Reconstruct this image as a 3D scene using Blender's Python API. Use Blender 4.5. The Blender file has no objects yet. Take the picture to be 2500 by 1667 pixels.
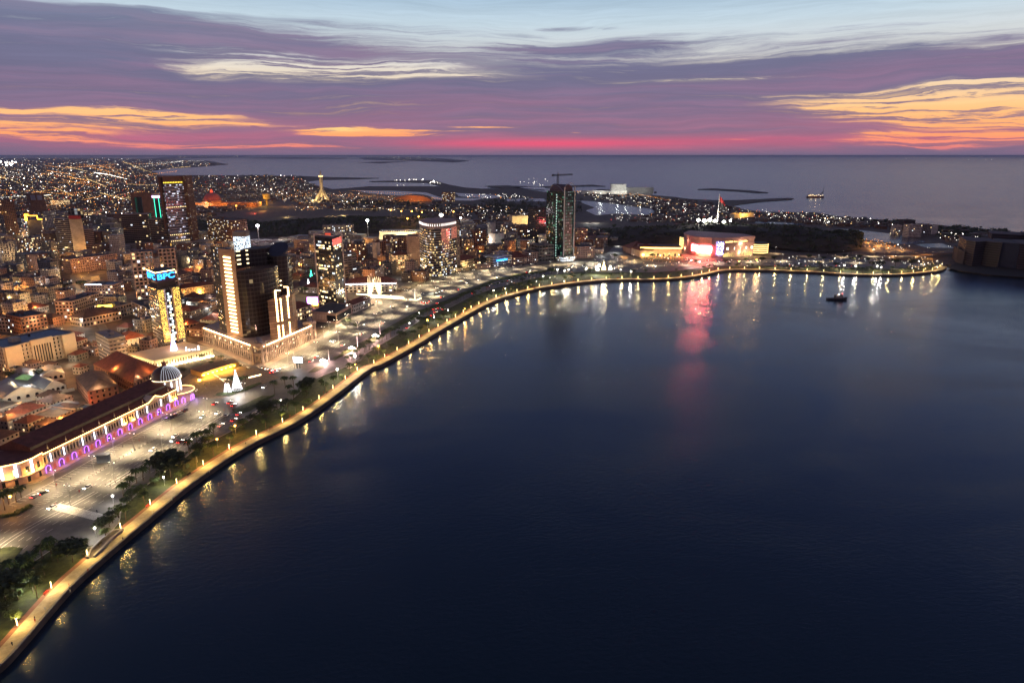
import bpy, math, random
import numpy as np
from mathutils import Vector, Matrix
random.seed(7)
R = math.radians
SC = bpy.context.scene
COL = SC.collection
CAMH = 180.0
G = 2.5                      # level of the land
TH = math.atan((833.5 - 379.0) / 1667.0)
CT, ST = math.cos(TH), math.sin(TH)

# ---- where a point seen in the survey photograph stands on the ground
def P(px, py, z=G):
    x = (px - 1250.0) / 1667.0
    y = -(py - 833.5) / 1667.0
    dy, dz = CT + y * ST, -ST + y * CT
    t = (CAMH - z) / (-dz)
    return Vector((x * t, dy * t, z))
def hgt(p, py):
    k = (833.5 - py) / 1667.0
    return CAMH + p.y * (k * CT - ST) / (CT + k * ST) - p.z
def proj(p):
    w = p.z - CAMH
    f = p.y * CT - w * ST
    return 1250 + 1667 * p.x / f, 833.5 - 1667 * (p.y * ST + w * CT) / f

def lin(c):
    return tuple(((v / 255.0) / 12.92 if v <= 10 else ((v / 255.0 + 0.055) / 1.055) ** 2.4) for v in c[:3]) + (1.0,)

# ---------------------------------------------------------------- materials
def newmat(name):
    m = bpy.data.materials.new(name); m.use_nodes = True
    m.node_tree.nodes.clear()
    o = m.node_tree.nodes.new('ShaderNodeOutputMaterial')
    return m, m.node_tree, o
MC = {}
def mat(name, col, rough=0.8, metal=0.0, var=0.25, scale=0.25, spec=0.3, bump=0.0):
    """a worn surface: base colour broken up by two scales of noise"""
    if name in MC: return MC[name]
    m, nt, o = newmat(name)
    N = nt.nodes; L = nt.links
    b = N.new('ShaderNodeBsdfPrincipled'); b.inputs['Roughness'].default_value = rough
    b.inputs['Metallic'].default_value = metal; b.inputs['Specular IOR Level'].default_value = spec
    g = N.new('ShaderNodeNewGeometry')
    n1 = N.new('ShaderNodeTexNoise'); n1.inputs['Scale'].default_value = scale; n1.inputs['Detail'].default_value = 5
    n1.inputs['Roughness'].default_value = 0.7
    L.new(g.outputs['Position'], n1.inputs['Vector'])
    rmp = N.new('ShaderNodeMapRange'); rmp.inputs['From Min'].default_value = 0.3; rmp.inputs['From Max'].default_value = 0.7
    rmp.inputs['To Min'].default_value = 1 - var; rmp.inputs['To Max'].default_value = 1 + var
    L.new(n1.outputs['Fac'], rmp.inputs['Value'])
    mx = N.new('ShaderNodeVectorMath'); mx.operation = 'SCALE'; mx.inputs[0].default_value = col[:3]
    L.new(rmp.outputs['Result'], mx.inputs['Scale']); L.new(mx.outputs[0], b.inputs['Base Color'])
    if bump:
        bp = N.new('ShaderNodeBump'); bp.inputs['Strength'].default_value = bump; L.new(n1.outputs['Fac'], bp.inputs['Height']); L.new(bp.outputs[0], b.inputs['Normal'])
    L.new(b.outputs[0], o.inputs['Surface'])
    MC[name] = m
    return m
def emis(name, col, s, sample=True):
    if name in MC: return MC[name]
    m, nt, o = newmat(name)
    e = nt.nodes.new('ShaderNodeEmission'); e.inputs['Color'].default_value = (*col[:3], 1); e.inputs['Strength'].default_value = s
    nt.links.new(e.outputs[0], o.inputs['Surface'])
    if not sample: m.cycles.emission_sampling = 'NONE'
    MC[name] = m
    return m
def facade(name, wall, litp=0.12, cell=(3.2, 3.2), win=(0.62, 0.5), glow=(1.0, 0.72, 0.36), s=1.6, glass=(0.02, 0.022, 0.03), rough=0.8):
    """wall with windows laid out in metres over its UVs; some rooms have their lights on"""
    if name in MC: return MC[name]
    m, nt, o = newmat(name); N = nt.nodes; L = nt.links
    def nd(t, **k):
        x = N.new(t)
        for a, v in k.items(): setattr(x, a, v)
        return x
    uv = nd('ShaderNodeUVMap')
    dv = nd('ShaderNodeVectorMath', operation='DIVIDE'); dv.inputs[1].default_value = (cell[0], cell[1], 1); L.new(uv.outputs[0], dv.inputs[0])
    fr = nd('ShaderNodeVectorMath', operation='FRACTION'); L.new(dv.outputs[0], fr.inputs[0])
    fl = nd('ShaderNodeVectorMath', operation='FLOOR'); L.new(dv.outputs[0], fl.inputs[0])
    oi = nd('ShaderNodeObjectInfo')
    sc = nd('ShaderNodeMath', operation='MULTIPLY'); sc.inputs[1].default_value = 91.7; L.new(oi.outputs['Random'], sc.inputs[0])
    wn = nd('ShaderNodeTexWhiteNoise', noise_dimensions='4D'); L.new(fl.outputs[0], wn.inputs['Vector']); L.new(sc.outputs[0], wn.inputs['W'])
    sp = nd('ShaderNodeSeparateXYZ'); L.new(fr.outputs[0], sp.inputs[0])
    def inside(out, w):
        a = nd('ShaderNodeMath', operation='SUBTRACT'); a.inputs[1].default_value = 0.5; L.new(out, a.inputs[0])
        b = nd('ShaderNodeMath', operation='ABSOLUTE'); L.new(a.outputs[0], b.inputs[0])
        c = nd('ShaderNodeMath', operation='LESS_THAN'); c.inputs[1].default_value = w / 2; L.new(b.outputs[0], c.inputs[0]); return c.outputs[0]
    mm = nd('ShaderNodeMath', operation='MULTIPLY'); L.new(inside(sp.outputs[0], win[0]), mm.inputs[0]); L.new(inside(sp.outputs[1], win[1]), mm.inputs[1])
    lit = nd('ShaderNodeMath', operation='LESS_THAN'); lit.inputs[1].default_value = litp; L.new(wn.outputs['Value'], lit.inputs[0])
    lm = nd('ShaderNodeMath', operation='MULTIPLY'); L.new(lit.outputs[0], lm.inputs[0]); L.new(mm.outputs[0], lm.inputs[1])
    st = nd('ShaderNodeMath', operation='MULTIPLY'); L.new(lm.outputs[0], st.inputs[0])
    sv = nd('ShaderNodeMapRange'); sv.inputs['To Min'].default_value = s * 0.3; sv.inputs['To Max'].default_value = s * 1.5
    sc2 = nd('ShaderNodeSeparateColor'); L.new(wn.outputs['Color'], sc2.inputs[0]); L.new(sc2.outputs[1], sv.inputs['Value']); L.new(sv.outputs[0], st.inputs[1])
    gc = nd('ShaderNodeMix', data_type='RGBA'); gc.inputs[6].default_value = (*glow, 1); gc.inputs[7].default_value = (0.85, 0.92, 1.0, 1)
    cg = nd('ShaderNodeMath', operation='GREATER_THAN'); cg.inputs[1].default_value = 0.72; L.new(sc2.outputs[2], cg.inputs[0]); L.new(cg.outputs[0], gc.inputs[0])
    g = nd('ShaderNodeNewGeometry')
    n1 = nd('ShaderNodeTexNoise'); n1.inputs['Scale'].default_value = 0.3; n1.inputs['Detail'].default_value = 5; L.new(g.outputs['Position'], n1.inputs['Vector'])
    rm = nd('ShaderNodeMapRange'); rm.inputs['From Min'].default_value = .3; rm.inputs['From Max'].default_value = .7; rm.inputs['To Min'].default_value = .65; rm.inputs['To Max'].default_value = 1.2
    L.new(n1.outputs['Fac'], rm.inputs['Value'])
    wc = nd('ShaderNodeVectorMath', operation='SCALE'); wc.inputs[0].default_value = wall[:3]; L.new(rm.outputs[0], wc.inputs['Scale'])
    mc = nd('ShaderNodeMix', data_type='RGBA'); L.new(mm.outputs[0], mc.inputs[0]); L.new(wc.outputs[0], mc.inputs[6]); mc.inputs[7].default_value = (*glass, 1)
    rr = nd('ShaderNodeMix', data_type='FLOAT'); L.new(mm.outputs[0], rr.inputs[0]); rr.inputs[2].default_value = rough; rr.inputs[3].default_value = 0.12
    b = nd('ShaderNodeBsdfPrincipled'); L.new(mc.outputs[2], b.inputs['Base Color']); L.new(rr.outputs[0], b.inputs['Roughness'])
    L.new(gc.outputs[2], b.inputs['Emission Color']); L.new(st.outputs[0], b.inputs['Emission Strength'])
    L.new(b.outputs[0], o.inputs['Surface'])
    m.cycles.emission_sampling = 'NONE'
    MC[name] = m
    return m

# ---------------------------------------------------------------- mesh builder
class MB:
    def __init__(s): s.v = []; s.f = []; s.m = []; s.uv = []
    def face(s, pts, m=0, uv=None):
        i = len(s.v); s.v += [tuple(p) for p in pts]; s.f.append(tuple(range(i, i + len(pts)))); s.m.append(m)
        s.uv.append(uv or [(0.0, 0.0)] * len(pts)); return s
    def prism(s, poly, z0, z1, m=0, mt=None, top=True, bot=False, u0=0.0):
        n = len(poly); u = u0
        a = sum(poly[i][0] * poly[(i + 1) % n][1] - poly[(i + 1) % n][0] * poly[i][1] for i in range(n))
        if a < 0: poly = poly[::-1]
        for i in range(n):
            p, q = poly[i], poly[(i + 1) % n]; l = math.hypot(q[0] - p[0], q[1] - p[1])
            s.face([(p[0], p[1], z0), (q[0], q[1], z0), (q[0], q[1], z1), (p[0], p[1], z1)], m, [(u, 0), (u + l, 0), (u + l, z1 - z0), (u, z1 - z0)]); u += l
        if top: s.face([(p[0], p[1], z1) for p in poly], m if mt is None else mt)
        if bot: s.face([(p[0], p[1], z0) for p in poly[::-1]], m if mt is None else mt)
        return s
    def box(s, c, w, d, h, ang=0.0, m=0, mt=None, bot=False):
        """c = centre of the base"""
        ca, sa = math.cos(ang), math.sin(ang)
        poly = [(c[0] + x * ca - y * sa, c[1] + x * sa + y * ca) for x, y in ((-w / 2, -d / 2), (w / 2, -d / 2), (w / 2, d / 2), (-w / 2, d / 2))]
        return s.prism(poly, c[2], c[2] + h, m, mt, True, bot)
    def tube(s, p0, p1, r0, r1=None, n=6, m=0, cap=True):
        r1 = r0 if r1 is None else r1
        p0, p1 = Vector(p0), Vector(p1); d = (p1 - p0)
        if d.length < 1e-6: return s
        d.normalize(); a = d.orthogonal().normalized(); b = d.cross(a)
        A = [p0 + (a * math.cos(t) + b * math.sin(t)) * r0 for t in [2 * math.pi * k / n for k in range(n)]]
        B = [p1 + (a * math.cos(t) + b * math.sin(t)) * r1 for t in [2 * math.pi * k / n for k in range(n)]]
        for k in range(n):
            j = (k + 1) % n; s.face([A[k], A[j], B[j], B[k]], m)
        if cap: s.face(B, m); s.face(A[::-1], m)
        return s
    def lathe(s, c, prof, n=16, m=0):
        """prof = [(radius, z)...] upward from c"""
        for (r0, z0), (r1, z1) in zip(prof, prof[1:]):
            for k in range(n):
                t, u = 2 * math.pi * k / n, 2 * math.pi * (k + 1) / n
                q = [(c[0] + r0 * math.cos(t), c[1] + r0 * math.sin(t), c[2] + z0), (c[0] + r0 * math.cos(u), c[1] + r0 * math.sin(u), c[2] + z0),
                     (c[0] + r1 * math.cos(u), c[1] + r1 * math.sin(u), c[2] + z1), (c[0] + r1 * math.cos(t), c[1] + r1 * math.sin(t), c[2] + z1)]
                if r1 < 1e-4: q = q[:3]
                elif r0 < 1e-4: q = [q[0], q[2], q[3]]
                s.face(q, m)
        return s
    def mesh(s, name, mats, off=(0, 0, 0), smooth=False):
        me = bpy.data.meshes.new(name)
        v = np.array(s.v, dtype=np.float64).reshape(-1, 3) - np.array(off)
        me.from_pydata(v.tolist(), [], s.f)
        for x in mats: me.materials.append(x)
        if len(mats) > 1: me.polygons.foreach_set('material_index', s.m)
        ul = me.uv_layers.new(name='UVMap')
        ul.data.foreach_set('uv', [c for fu in s.uv for q in fu for c in q])
        if smooth: me.polygons.foreach_set('use_smooth', [True] * len(s.f))
        me.update()
        return me
    def build(s, name, mats, parent=None, smooth=False):
        if not isinstance(mats, (list, tuple)): mats = [mats]
        off = (0, 0, 0) if parent is None else wpos(parent)
        o = bpy.data.objects.new(name, s.mesh(name, mats, off, smooth)); COL.objects.link(o)
        if parent is not None: o.parent = parent
        return o
def wpos(o):
    p = Vector((0, 0, 0))
    while o is not None: p += o.location; o = o.parent
    return p
def mobj(name, me, parent=None, loc=(0, 0, 0), rz=0, sc=None):
    o = bpy.data.objects.new(name, me); COL.objects.link(o); o.location = loc; o.rotation_euler = (0, 0, rz)
    if sc: o.scale = sc
    if parent is not None: o.parent = parent
    return o
def tag(o, label=None, cat=None, group=None, kind=None):
    if label: o['label'] = label
    if cat: o['category'] = cat
    if group: o['group'] = group
    if kind: o['kind'] = kind
    return o
def thing(name, label, cat, loc, rz=0, group=None):
    o = bpy.data.objects.new(name, None); COL.objects.link(o); o.location = loc; o.rotation_euler = (0, 0, rz)
    o.empty_display_size = 1
    return tag(o, label, cat, group)
KIDS = {}
def copy_tree(src, loc=None, rz=None, label=None, group=None, kids=None):
    kids = kids or src['_k'] if False else kids
    r = src.copy(); COL.objects.link(r)
    for ch in KIDS.get(src.name, []):
        c = ch.copy(); COL.objects.link(c); c.parent = r
        for g in KIDS.get(ch.name, []):
            d = g.copy(); COL.objects.link(d); d.parent = c
    if loc is not None: r.location = loc
    if rz is not None: r.rotation_euler = (0, 0, rz)
    if label: r['label'] = label
    if group: r['group'] = group
    return r
def index_kids(src):
    for o in bpy.data.objects:
        pass
    def walk(o):
        ks = [c for c in COL.objects if c.parent is o]
        KIDS[o.name] = ks
        for k in ks: walk(k)
    walk(src)
def lamp(name, loc, power, col=(1, 0.75, 0.4), r=0.3, parent=None, spot=None):
    k = (round(power), tuple(round(c, 2) for c in col), r, spot)
    l = LD.get(k)
    if l is None:
        l = bpy.data.lights.new('lamp_and_fill_light', 'SPOT' if spot else 'POINT'); l.energy = power; l.color = col; l.shadow_soft_size = r
        if spot: l.spot_size = R(spot); l.spot_blend = 0.6
        LD[k] = l
    o = bpy.data.objects.new(name, l); COL.objects.link(o); o.location = loc
    if parent is not None: o.parent = parent; o.location = Vector(loc) - wpos(parent)
    return o
LD = {}
def struct(name, mb, m):
    return tag(mb.build(name, m), kind='structure')
def poly_px(pts, z=G): return [tuple(P(x, y, z)[:2]) for x, y in pts]

# ---------------------------------------------------------------- camera
cam = bpy.data.cameras.new('camera'); cam.lens = 24.0; cam.sensor_width = 36.0; cam.clip_start = 1.0; cam.clip_end = 600000.0
co = bpy.data.objects.new('camera', cam); COL.objects.link(co); co.location = (0, 0, CAMH); co.rotation_euler = (math.pi / 2 - TH, 0, 0)
SC.camera = co
SC.view_settings.view_transform = 'Standard'; SC.view_settings.look = 'None'; SC.view_settings.exposure = 0; SC.view_settings.gamma = 1
SC.cycles.use_denoising = True; SC.cycles.use_adaptive_sampling = True; SC.cycles.adaptive_threshold = 0.02
SC.cycles.max_bounces = 4; SC.cycles.diffuse_bounces = 1; SC.cycles.glossy_bounces = 2; SC.cycles.volume_bounces = 1; SC.cycles.sample_clamp_indirect = 4.0
SC.cycles.use_light_tree = True
SC.cycles.caustics_reflective = True
# ---------------------------------------------------------------- sky after sunset
W = bpy.data.worlds.new('World'); SC.world = W; W.use_nodes = True
nt = W.node_tree; nt.nodes.clear(); N = nt.nodes; L = nt.links
def M(op, a, b=None, c=None, clamp=False):
    n = N.new('ShaderNodeMath'); n.operation = op; n.use_clamp = clamp
    for i, v in enumerate((a, b, c)):
        if v is None: continue
        if isinstance(v, (int, float)): n.inputs[i].default_value = v
        else: L.new(v, n.inputs[i])
    return n.outputs[0]
def ramp(fac, stops, interp='LINEAR'):
    n = N.new('ShaderNodeValToRGB'); n.color_ramp.interpolation = interp
    e = n.color_ramp.elements
    while len(e) > 1: e.remove(e[-1])
    e[0].position = stops[0][0]; e[0].color = lin(stops[0][1])
    for p, c in stops[1:]:
        x = e.new(p); x.color = lin(c)
    L.new(fac, n.inputs[0]); return n.outputs[0]
def mixc(f, a, b, mode='MIX'):
    n = N.new('ShaderNodeMix'); n.data_type = 'RGBA'; n.blend_type = mode
    for i, v in ((0, f), (6, a), (7, b)):
        if isinstance(v, (int, float)): n.inputs[i].default_value = v
        elif isinstance(v, tuple): n.inputs[i].default_value = v
        else: L.new(v, n.inputs[i])
    return n.outputs[2]
tc = N.new('ShaderNodeTexCoord'); sp = N.new('ShaderNodeSeparateXYZ'); L.new(tc.outputs['Generated'], sp.inputs[0])
X, Y, Z = sp.outputs
az = M('MULTIPLY', M('ARCTAN2', X, Y), 57.2958)
el = M('MULTIPLY', M('ARCSINE', Z), 57.2958)
def cmb(x, y, z=0.0):
    n = N.new('ShaderNodeCombineXYZ')
    for i, v in enumerate((x, y, z)):
        if isinstance(v, (int, float)): n.inputs[i].default_value = v
        else: L.new(v, n.inputs[i])
    return n.outputs[0]
def noise(vec, scale, detail=4, rough=0.55, dist=0.0):
    n = N.new('ShaderNodeTexNoise'); n.inputs['Scale'].default_value = scale; n.inputs['Detail'].default_value = detail
    n.inputs['Roughness'].default_value = rough; n.inputs['Distortion'].default_value = dist; L.new(vec, n.inputs['Vector']); return n.outputs['Fac']
# drifting streaks: distort the angles first
wv = noise(cmb(M('MULTIPLY', az, 0.045), M('MULTIPLY', el, 0.16)), 1.0, 3)
wv2 = noise(cmb(M('MULTIPLY', az, 0.12), M('MULTIPLY', el, 0.75), 7.3), 1.0, 5, 0.6)
elw = M('ADD', el, M('ADD', M('MULTIPLY', M('SUBTRACT', wv, 0.5), 2.6), M('MULTIPLY', M('SUBTRACT', wv2, 0.5), 0.9)))
azw = M('ADD', az, M('MULTIPLY', M('SUBTRACT', wv2, 0.5), 9.0))
def PA(px, py):
    d = P(px, min(py, 378.0), 0) - Vector((0, 0, CAMH)) if py > 380 else None
    x = (px - 1250.0) / 1667.0; y = -(py - 833.5) / 1667.0
    v = Vector((x, CT + y * ST, -ST + y * CT)).normalized()
    return math.degrees(math.atan2(v.x, v.y)), math.degrees(math.asin(v.z))
def blob(px, py, wx, wy, amp=1.0, warp=1.0, tilt=0.0):
    a0, e0 = PA(px, py); wa, we = wx / 32.0, wy / 32.0
    dx = M('MULTIPLY_ADD', azw if warp else az, 1 / wa, -a0 / wa)
    e = M('MULTIPLY_ADD', elw if warp > 0.5 else el, 1 / we, -e0 / we)
    q = M('MULTIPLY_ADD', e, e, M('MULTIPLY', dx, dx))
    return M('MULTIPLY', M('EXPONENT', M('MULTIPLY', q, -1.0)), amp)
def total(bl):
    s = bl[0]
    for b in bl[1:]: s = M('ADD', s, b)
    return s
e01 = M('DIVIDE', el, 16.0, clamp=True)
# clear air behind the clouds
clear = ramp(e01, [(0.0, (150, 110, 135)), (0.03, (240, 130, 120)), (0.09, (250, 160, 105)), (0.20, (246, 190, 130)), (0.33, (226, 205, 175)),
                   (0.45, (208, 208, 206)), (0.60, (186, 203, 214)), (0.71, (160, 184, 204)), (0.84, (112, 132, 186)), (1.0, (78, 96, 154))])
# lit and shaded cloud
cloudA = ramp(e01, [(0.0, (116, 104, 130)), (0.04, (134, 104, 128)), (0.12, (130, 106, 132)), (0.22, (121, 107, 134)), (0.36, (110, 107, 134)), (0.5, (110, 112, 140)), (0.7, (122, 132, 154)), (1.0, (80, 95, 125))])
cloudP = ramp(e01, [(0.0, (150, 100, 126)), (0.05, (188, 100, 124)), (0.12, (156, 106, 130)), (0.25, (140, 108, 134)), (0.38, (132, 110, 138)), (0.55, (132, 122, 146)), (1.0, (100, 112, 140))])
st1 = noise(cmb(M('MULTIPLY', azw, 0.03), M('MULTIPLY', elw, 0.42), 3.1), 1.0, 5, 0.6)
st2 = noise(cmb(M('MULTIPLY', az, 0.05), M('MULTIPLY', elw, 1.5), 11.0), 1.0, 6, 0.6)
pk = M('ADD', M('MULTIPLY', M('SUBTRACT', st1, 0.42), 4.0), M('MULTIPLY', M('SUBTRACT', st2, 0.5), 2.0), clamp=True)
cloud = mixc(pk, cloudA, cloudP)
# cover: full low down, open to the upper right
edge = M('SUBTRACT', 7.9, M('MULTIPLY', M('ADD', az, 4.0), 0.035))
cov = M('MULTIPLY', M('SUBTRACT', edge, elw), 0.8)
st3 = noise(cmb(M('MULTIPLY', azw, 0.16), M('MULTIPLY', elw, 4.2), 5.0), 1.0, 6, 0.62, 0.4)
wisp = M('ADD', M('MULTIPLY', M('SUBTRACT', st2, 0.5), 4.6), M('MULTIPLY', M('SUBTRACT', st3, 0.5), 3.6))
cov = M('ADD', cov, total([
    blob(120, 190, 520, 110, 3.2), blob(60, 60, 330, 40, 2.0), blob(520, 130, 500, 24, 1.5), blob(820, 60, 330, 16, 1.2), blob(640, 95, 300, 12, 0.8),
    blob(1420, 72, 75, 7, 2.2, 0.3), blob(1300, 78, 60, 8, 0.9), blob(1450, 118, 230, 16, 2.5), blob(2350, 160, 330, 36, 2.4), blob(1800, 165, 420, 25, 1.4), blob(1600, 88, 240, 4, 0.5, 1, 0.05),
    blob(1850, 100, 260, 5, 0.6), blob(2200, 95, 160, 6, 0.5)]))
cov = M('ADD', M('MAXIMUM', M('MINIMUM', cov, 2.1), -3.1), wisp)
brk = M('ADD', 0.42, M('ADD', M('MULTIPLY', M('SUBTRACT', st3, 0.46), 4.6), M('MULTIPLY', M('SUBTRACT', st2, 0.5), 4.2)))
cov = M('SUBTRACT', cov, M('MULTIPLY', M('MAXIMUM', brk, 0.1), M('MINIMUM', 4.9, M('MULTIPLY', 0.66, total([
    blob(810, 174, 300, 20, 9.5), blob(1050, 187, 190, 5, 3.0), blob(700, 140, 260, 10, 2.2), blob(560, 125, 330, 9, 1.6), blob(320, 15, 300, 13, 3.2), blob(760, 30, 400, 14, 3.0), blob(250, 90, 330, 10, 1.1),
    blob(1780, 193, 170, 4.5, 6.5, 0.3), blob(2450, 232, 350, 21, 12.0), blob(2490, 266, 300, 30, 12.0), blob(2200, 219, 260, 5, 5.0),
    blob(2390, 334, 240, 13, 10.0), blob(2180, 350, 170, 5, 4.0), blob(2100, 326, 60, 2.2, 3.5, 0.3),
    blob(60, 302, 260, 15, 7.5), blob(120, 262, 240, 7, 7.0), blob(430, 290, 150, 9, 10.0), blob(330, 273, 190, 7, 6.5), blob(40, 332, 160, 9, 6.5), blob(440, 348, 230, 6, 7.0), blob(600, 355, 150, 5, 6.0),
    blob(800, 318, 95, 8.5, 15.0, 0.3), blob(880, 328, 140, 5, 12.0, 0.3), blob(960, 319, 210, 2.6, 6.0, 0.3), blob(1190, 311, 110, 2.2, 6.5, 0.3), blob(810, 357, 130, 4, 5.0), blob(1395, 325, 25, 2, 4.0, 0.3), blob(1790, 341, 45, 2.2, 5.0, 0.3), blob(1000, 360, 200, 3, 2.5)])))))
cv = M('MULTIPLY', M('ADD', cov, 1.1), 0.36, clamp=True)
cvs = N.new('ShaderNodeMapRange'); cvs.interpolation_type = 'SMOOTHSTEP'; L.new(cv, cvs.inputs['Value'])
sky = mixc(cvs.outputs[0], clear, cloud)
shd = N.new('ShaderNodeVectorMath'); shd.operation = 'SCALE'; L.new(sky, shd.inputs[0]); L.new(M('ADD', 1.15, M('ADD', M('MULTIPLY', M('SUBTRACT', st3, 0.5), 0.30), M('MULTIPLY', M('SUBTRACT', st2, 0.5), 0.35))), shd.inputs['Scale'])
sky = shd.outputs[0]
# red afterglow along the horizon and golden rim in the gap where the sun went down
glow = M('ADD', blob(1300, 352, 280, 10, 0.7, 0), blob(1560, 347, 560, 13, 0.45, 0), clamp=True)
sky = mixc(glow, sky, lin((238, 94, 126)))
gold = M('ADD', blob(830, 316, 60, 5, 0.75, 0), blob(430, 291, 70, 4, 0.35, 0), clamp=True)
sky = mixc(M('MULTIPLY', gold, M('SUBTRACT', 1.0, cvs.outputs[0])), sky, lin((255, 236, 150)))
hz = M('MULTIPLY', M('EXPONENT', M('MULTIPLY', M('MAXIMUM', el, 0.0), -2.6)), 0.85)
sky = mixc(hz, sky, lin((118, 104, 132)))
# the sky darkens overhead; behind the camera it is brightened to light the facing walls
up = N.new('ShaderNodeMapRange'); up.inputs['From Min'].default_value = 11.0; up.inputs['From Max'].default_value = 50.0; up.interpolation_type = 'SMOOTHSTEP'
L.new(el, up.inputs['Value'])
sky = mixc(up.outputs[0], sky, lin((56, 76, 98)))
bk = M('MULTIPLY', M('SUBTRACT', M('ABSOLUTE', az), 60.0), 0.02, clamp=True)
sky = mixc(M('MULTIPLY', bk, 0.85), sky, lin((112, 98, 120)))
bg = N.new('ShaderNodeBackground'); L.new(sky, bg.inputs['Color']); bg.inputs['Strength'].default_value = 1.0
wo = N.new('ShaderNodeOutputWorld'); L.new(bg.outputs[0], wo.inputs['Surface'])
W.cycles.sampling_method = 'MANUAL'; W.cycles.sample_map_resolution = 512
# last light of the sun, already under the horizon haze
sl = bpy.data.lights.new('sun', 'SUN'); sl.energy = 0.03; sl.angle = R(12); sl.color = (1.0, 0.5, 0.4)
so = bpy.data.objects.new('sun', sl); COL.objects.link(so); so.rotation_euler = (R(86), 0, R(100)); so.location = (0, 3000, 400)

# ---------------------------------------------------------------- water
m, nt2, o = newmat('sea_water'); N2 = nt2.nodes; L2 = nt2.links
b = N2.new('ShaderNodeBsdfPrincipled'); b.inputs['Base Color'].default_value = (0.004, 0.008, 0.014, 1); b.inputs['IOR'].default_value = 1.33
b.inputs['Specular IOR Level'].default_value = 0.5; b.inputs['Specular Tint'].default_value = (.80, .91, 1, 1)
g = N2.new('ShaderNodeNewGeometry')
def nz(scale, vecscale=(1, 1, 1), detail=4, rough=.5, dist=0):
    mp = N2.new('ShaderNodeMapping'); mp.inputs['Scale'].default_value = vecscale; L2.new(g.outputs['Position'], mp.inputs[0])
    if len(vecscale) == 3: mp.inputs['Rotation'].default_value = (0, 0, R(-25))
    t = N2.new('ShaderNodeTexNoise'); t.inputs['Scale'].default_value = scale; t.inputs['Detail'].default_value = detail; t.inputs['Roughness'].default_value = rough; t.inputs['Distortion'].default_value = dist
    L2.new(mp.outputs[0], t.inputs['Vector']); return t.outputs['Fac']
calm = nz(0.0045, (1, 1.5, 1), 6, .6, 1.6)
rr = N2.new('ShaderNodeMapRange'); rr.interpolation_type = 'SMOOTHSTEP'; rr.inputs['From Min'].default_value = .36; rr.inputs['From Max'].default_value = .66
rr.inputs['To Min'].default_value = .18; rr.inputs['To Max'].default_value = .245
L2.new(calm, rr.inputs['Value'])
sx = N2.new('ShaderNodeSeparateXYZ'); L2.new(g.outputs['Position'], sx.inputs[0])
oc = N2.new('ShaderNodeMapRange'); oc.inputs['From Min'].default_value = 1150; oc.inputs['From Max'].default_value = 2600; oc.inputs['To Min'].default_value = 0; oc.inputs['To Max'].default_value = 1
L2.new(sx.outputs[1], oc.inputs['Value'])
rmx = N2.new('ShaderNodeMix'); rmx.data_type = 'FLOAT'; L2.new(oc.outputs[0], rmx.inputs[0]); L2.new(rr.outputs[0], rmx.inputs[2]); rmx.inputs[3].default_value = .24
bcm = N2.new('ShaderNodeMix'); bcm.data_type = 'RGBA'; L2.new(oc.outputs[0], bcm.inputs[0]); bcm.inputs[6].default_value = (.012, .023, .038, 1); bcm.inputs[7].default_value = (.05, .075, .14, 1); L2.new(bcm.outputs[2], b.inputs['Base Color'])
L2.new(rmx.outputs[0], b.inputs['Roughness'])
w1 = nz(0.26, (1, 1.9, 1), 5, .7)
bs = N2.new('ShaderNodeMapRange'); bs.inputs['From Min'].default_value = .36; bs.inputs['From Max'].default_value = .66; bs.inputs['To Min'].default_value = 0.5; bs.inputs['To Max'].default_value = 1.0
L2.new(calm, bs.inputs['Value'])
bp = N2.new('ShaderNodeBump'); bd = N2.new('ShaderNodeMapRange'); bd.inputs['From Min'].default_value = 1150; bd.inputs['From Max'].default_value = 2600; bd.inputs['To Min'].default_value = .27; bd.inputs['To Max'].default_value = 1.1; L2.new(sx.outputs[1], bd.inputs['Value']); L2.new(bd.outputs[0], bp.inputs['Distance']); L2.new(w1, bp.inputs['Height'])
c2 = nz(0.0020, (1, 1.9, 1), 3, .5, 2.2)
def m2(op, a, b_):
    n = N2.new('ShaderNodeMath'); n.operation = op
    for i, v in enumerate((a, b_)):
        if v is None: continue
        if isinstance(v, (int, float)): n.inputs[i].default_value = v
        else: L2.new(v, n.inputs[i])
    return n.outputs[0]
c3 = N2.new('ShaderNodeMapRange'); c3.interpolation_type = 'SMOOTHSTEP'; c3.inputs['From Min'].default_value = .38; c3.inputs['From Max'].default_value = .62; c3.inputs['To Min'].default_value = .8; L2.new(c2, c3.inputs['Value'])
L2.new(m2('MULTIPLY', bs.outputs[0], c3.outputs[0]), bp.inputs['Strength'])
L2.new(bp.outputs[0], b.inputs['Normal']); L2.new(b.outputs[0], o.inputs['Surface'])
WATER = m
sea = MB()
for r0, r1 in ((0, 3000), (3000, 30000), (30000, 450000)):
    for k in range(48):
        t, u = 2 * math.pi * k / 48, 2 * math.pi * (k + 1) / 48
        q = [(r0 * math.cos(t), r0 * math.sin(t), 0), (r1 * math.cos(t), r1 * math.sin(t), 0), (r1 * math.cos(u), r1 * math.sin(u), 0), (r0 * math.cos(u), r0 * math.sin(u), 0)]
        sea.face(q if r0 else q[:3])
struct('sea_water', sea, WATER)
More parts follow.
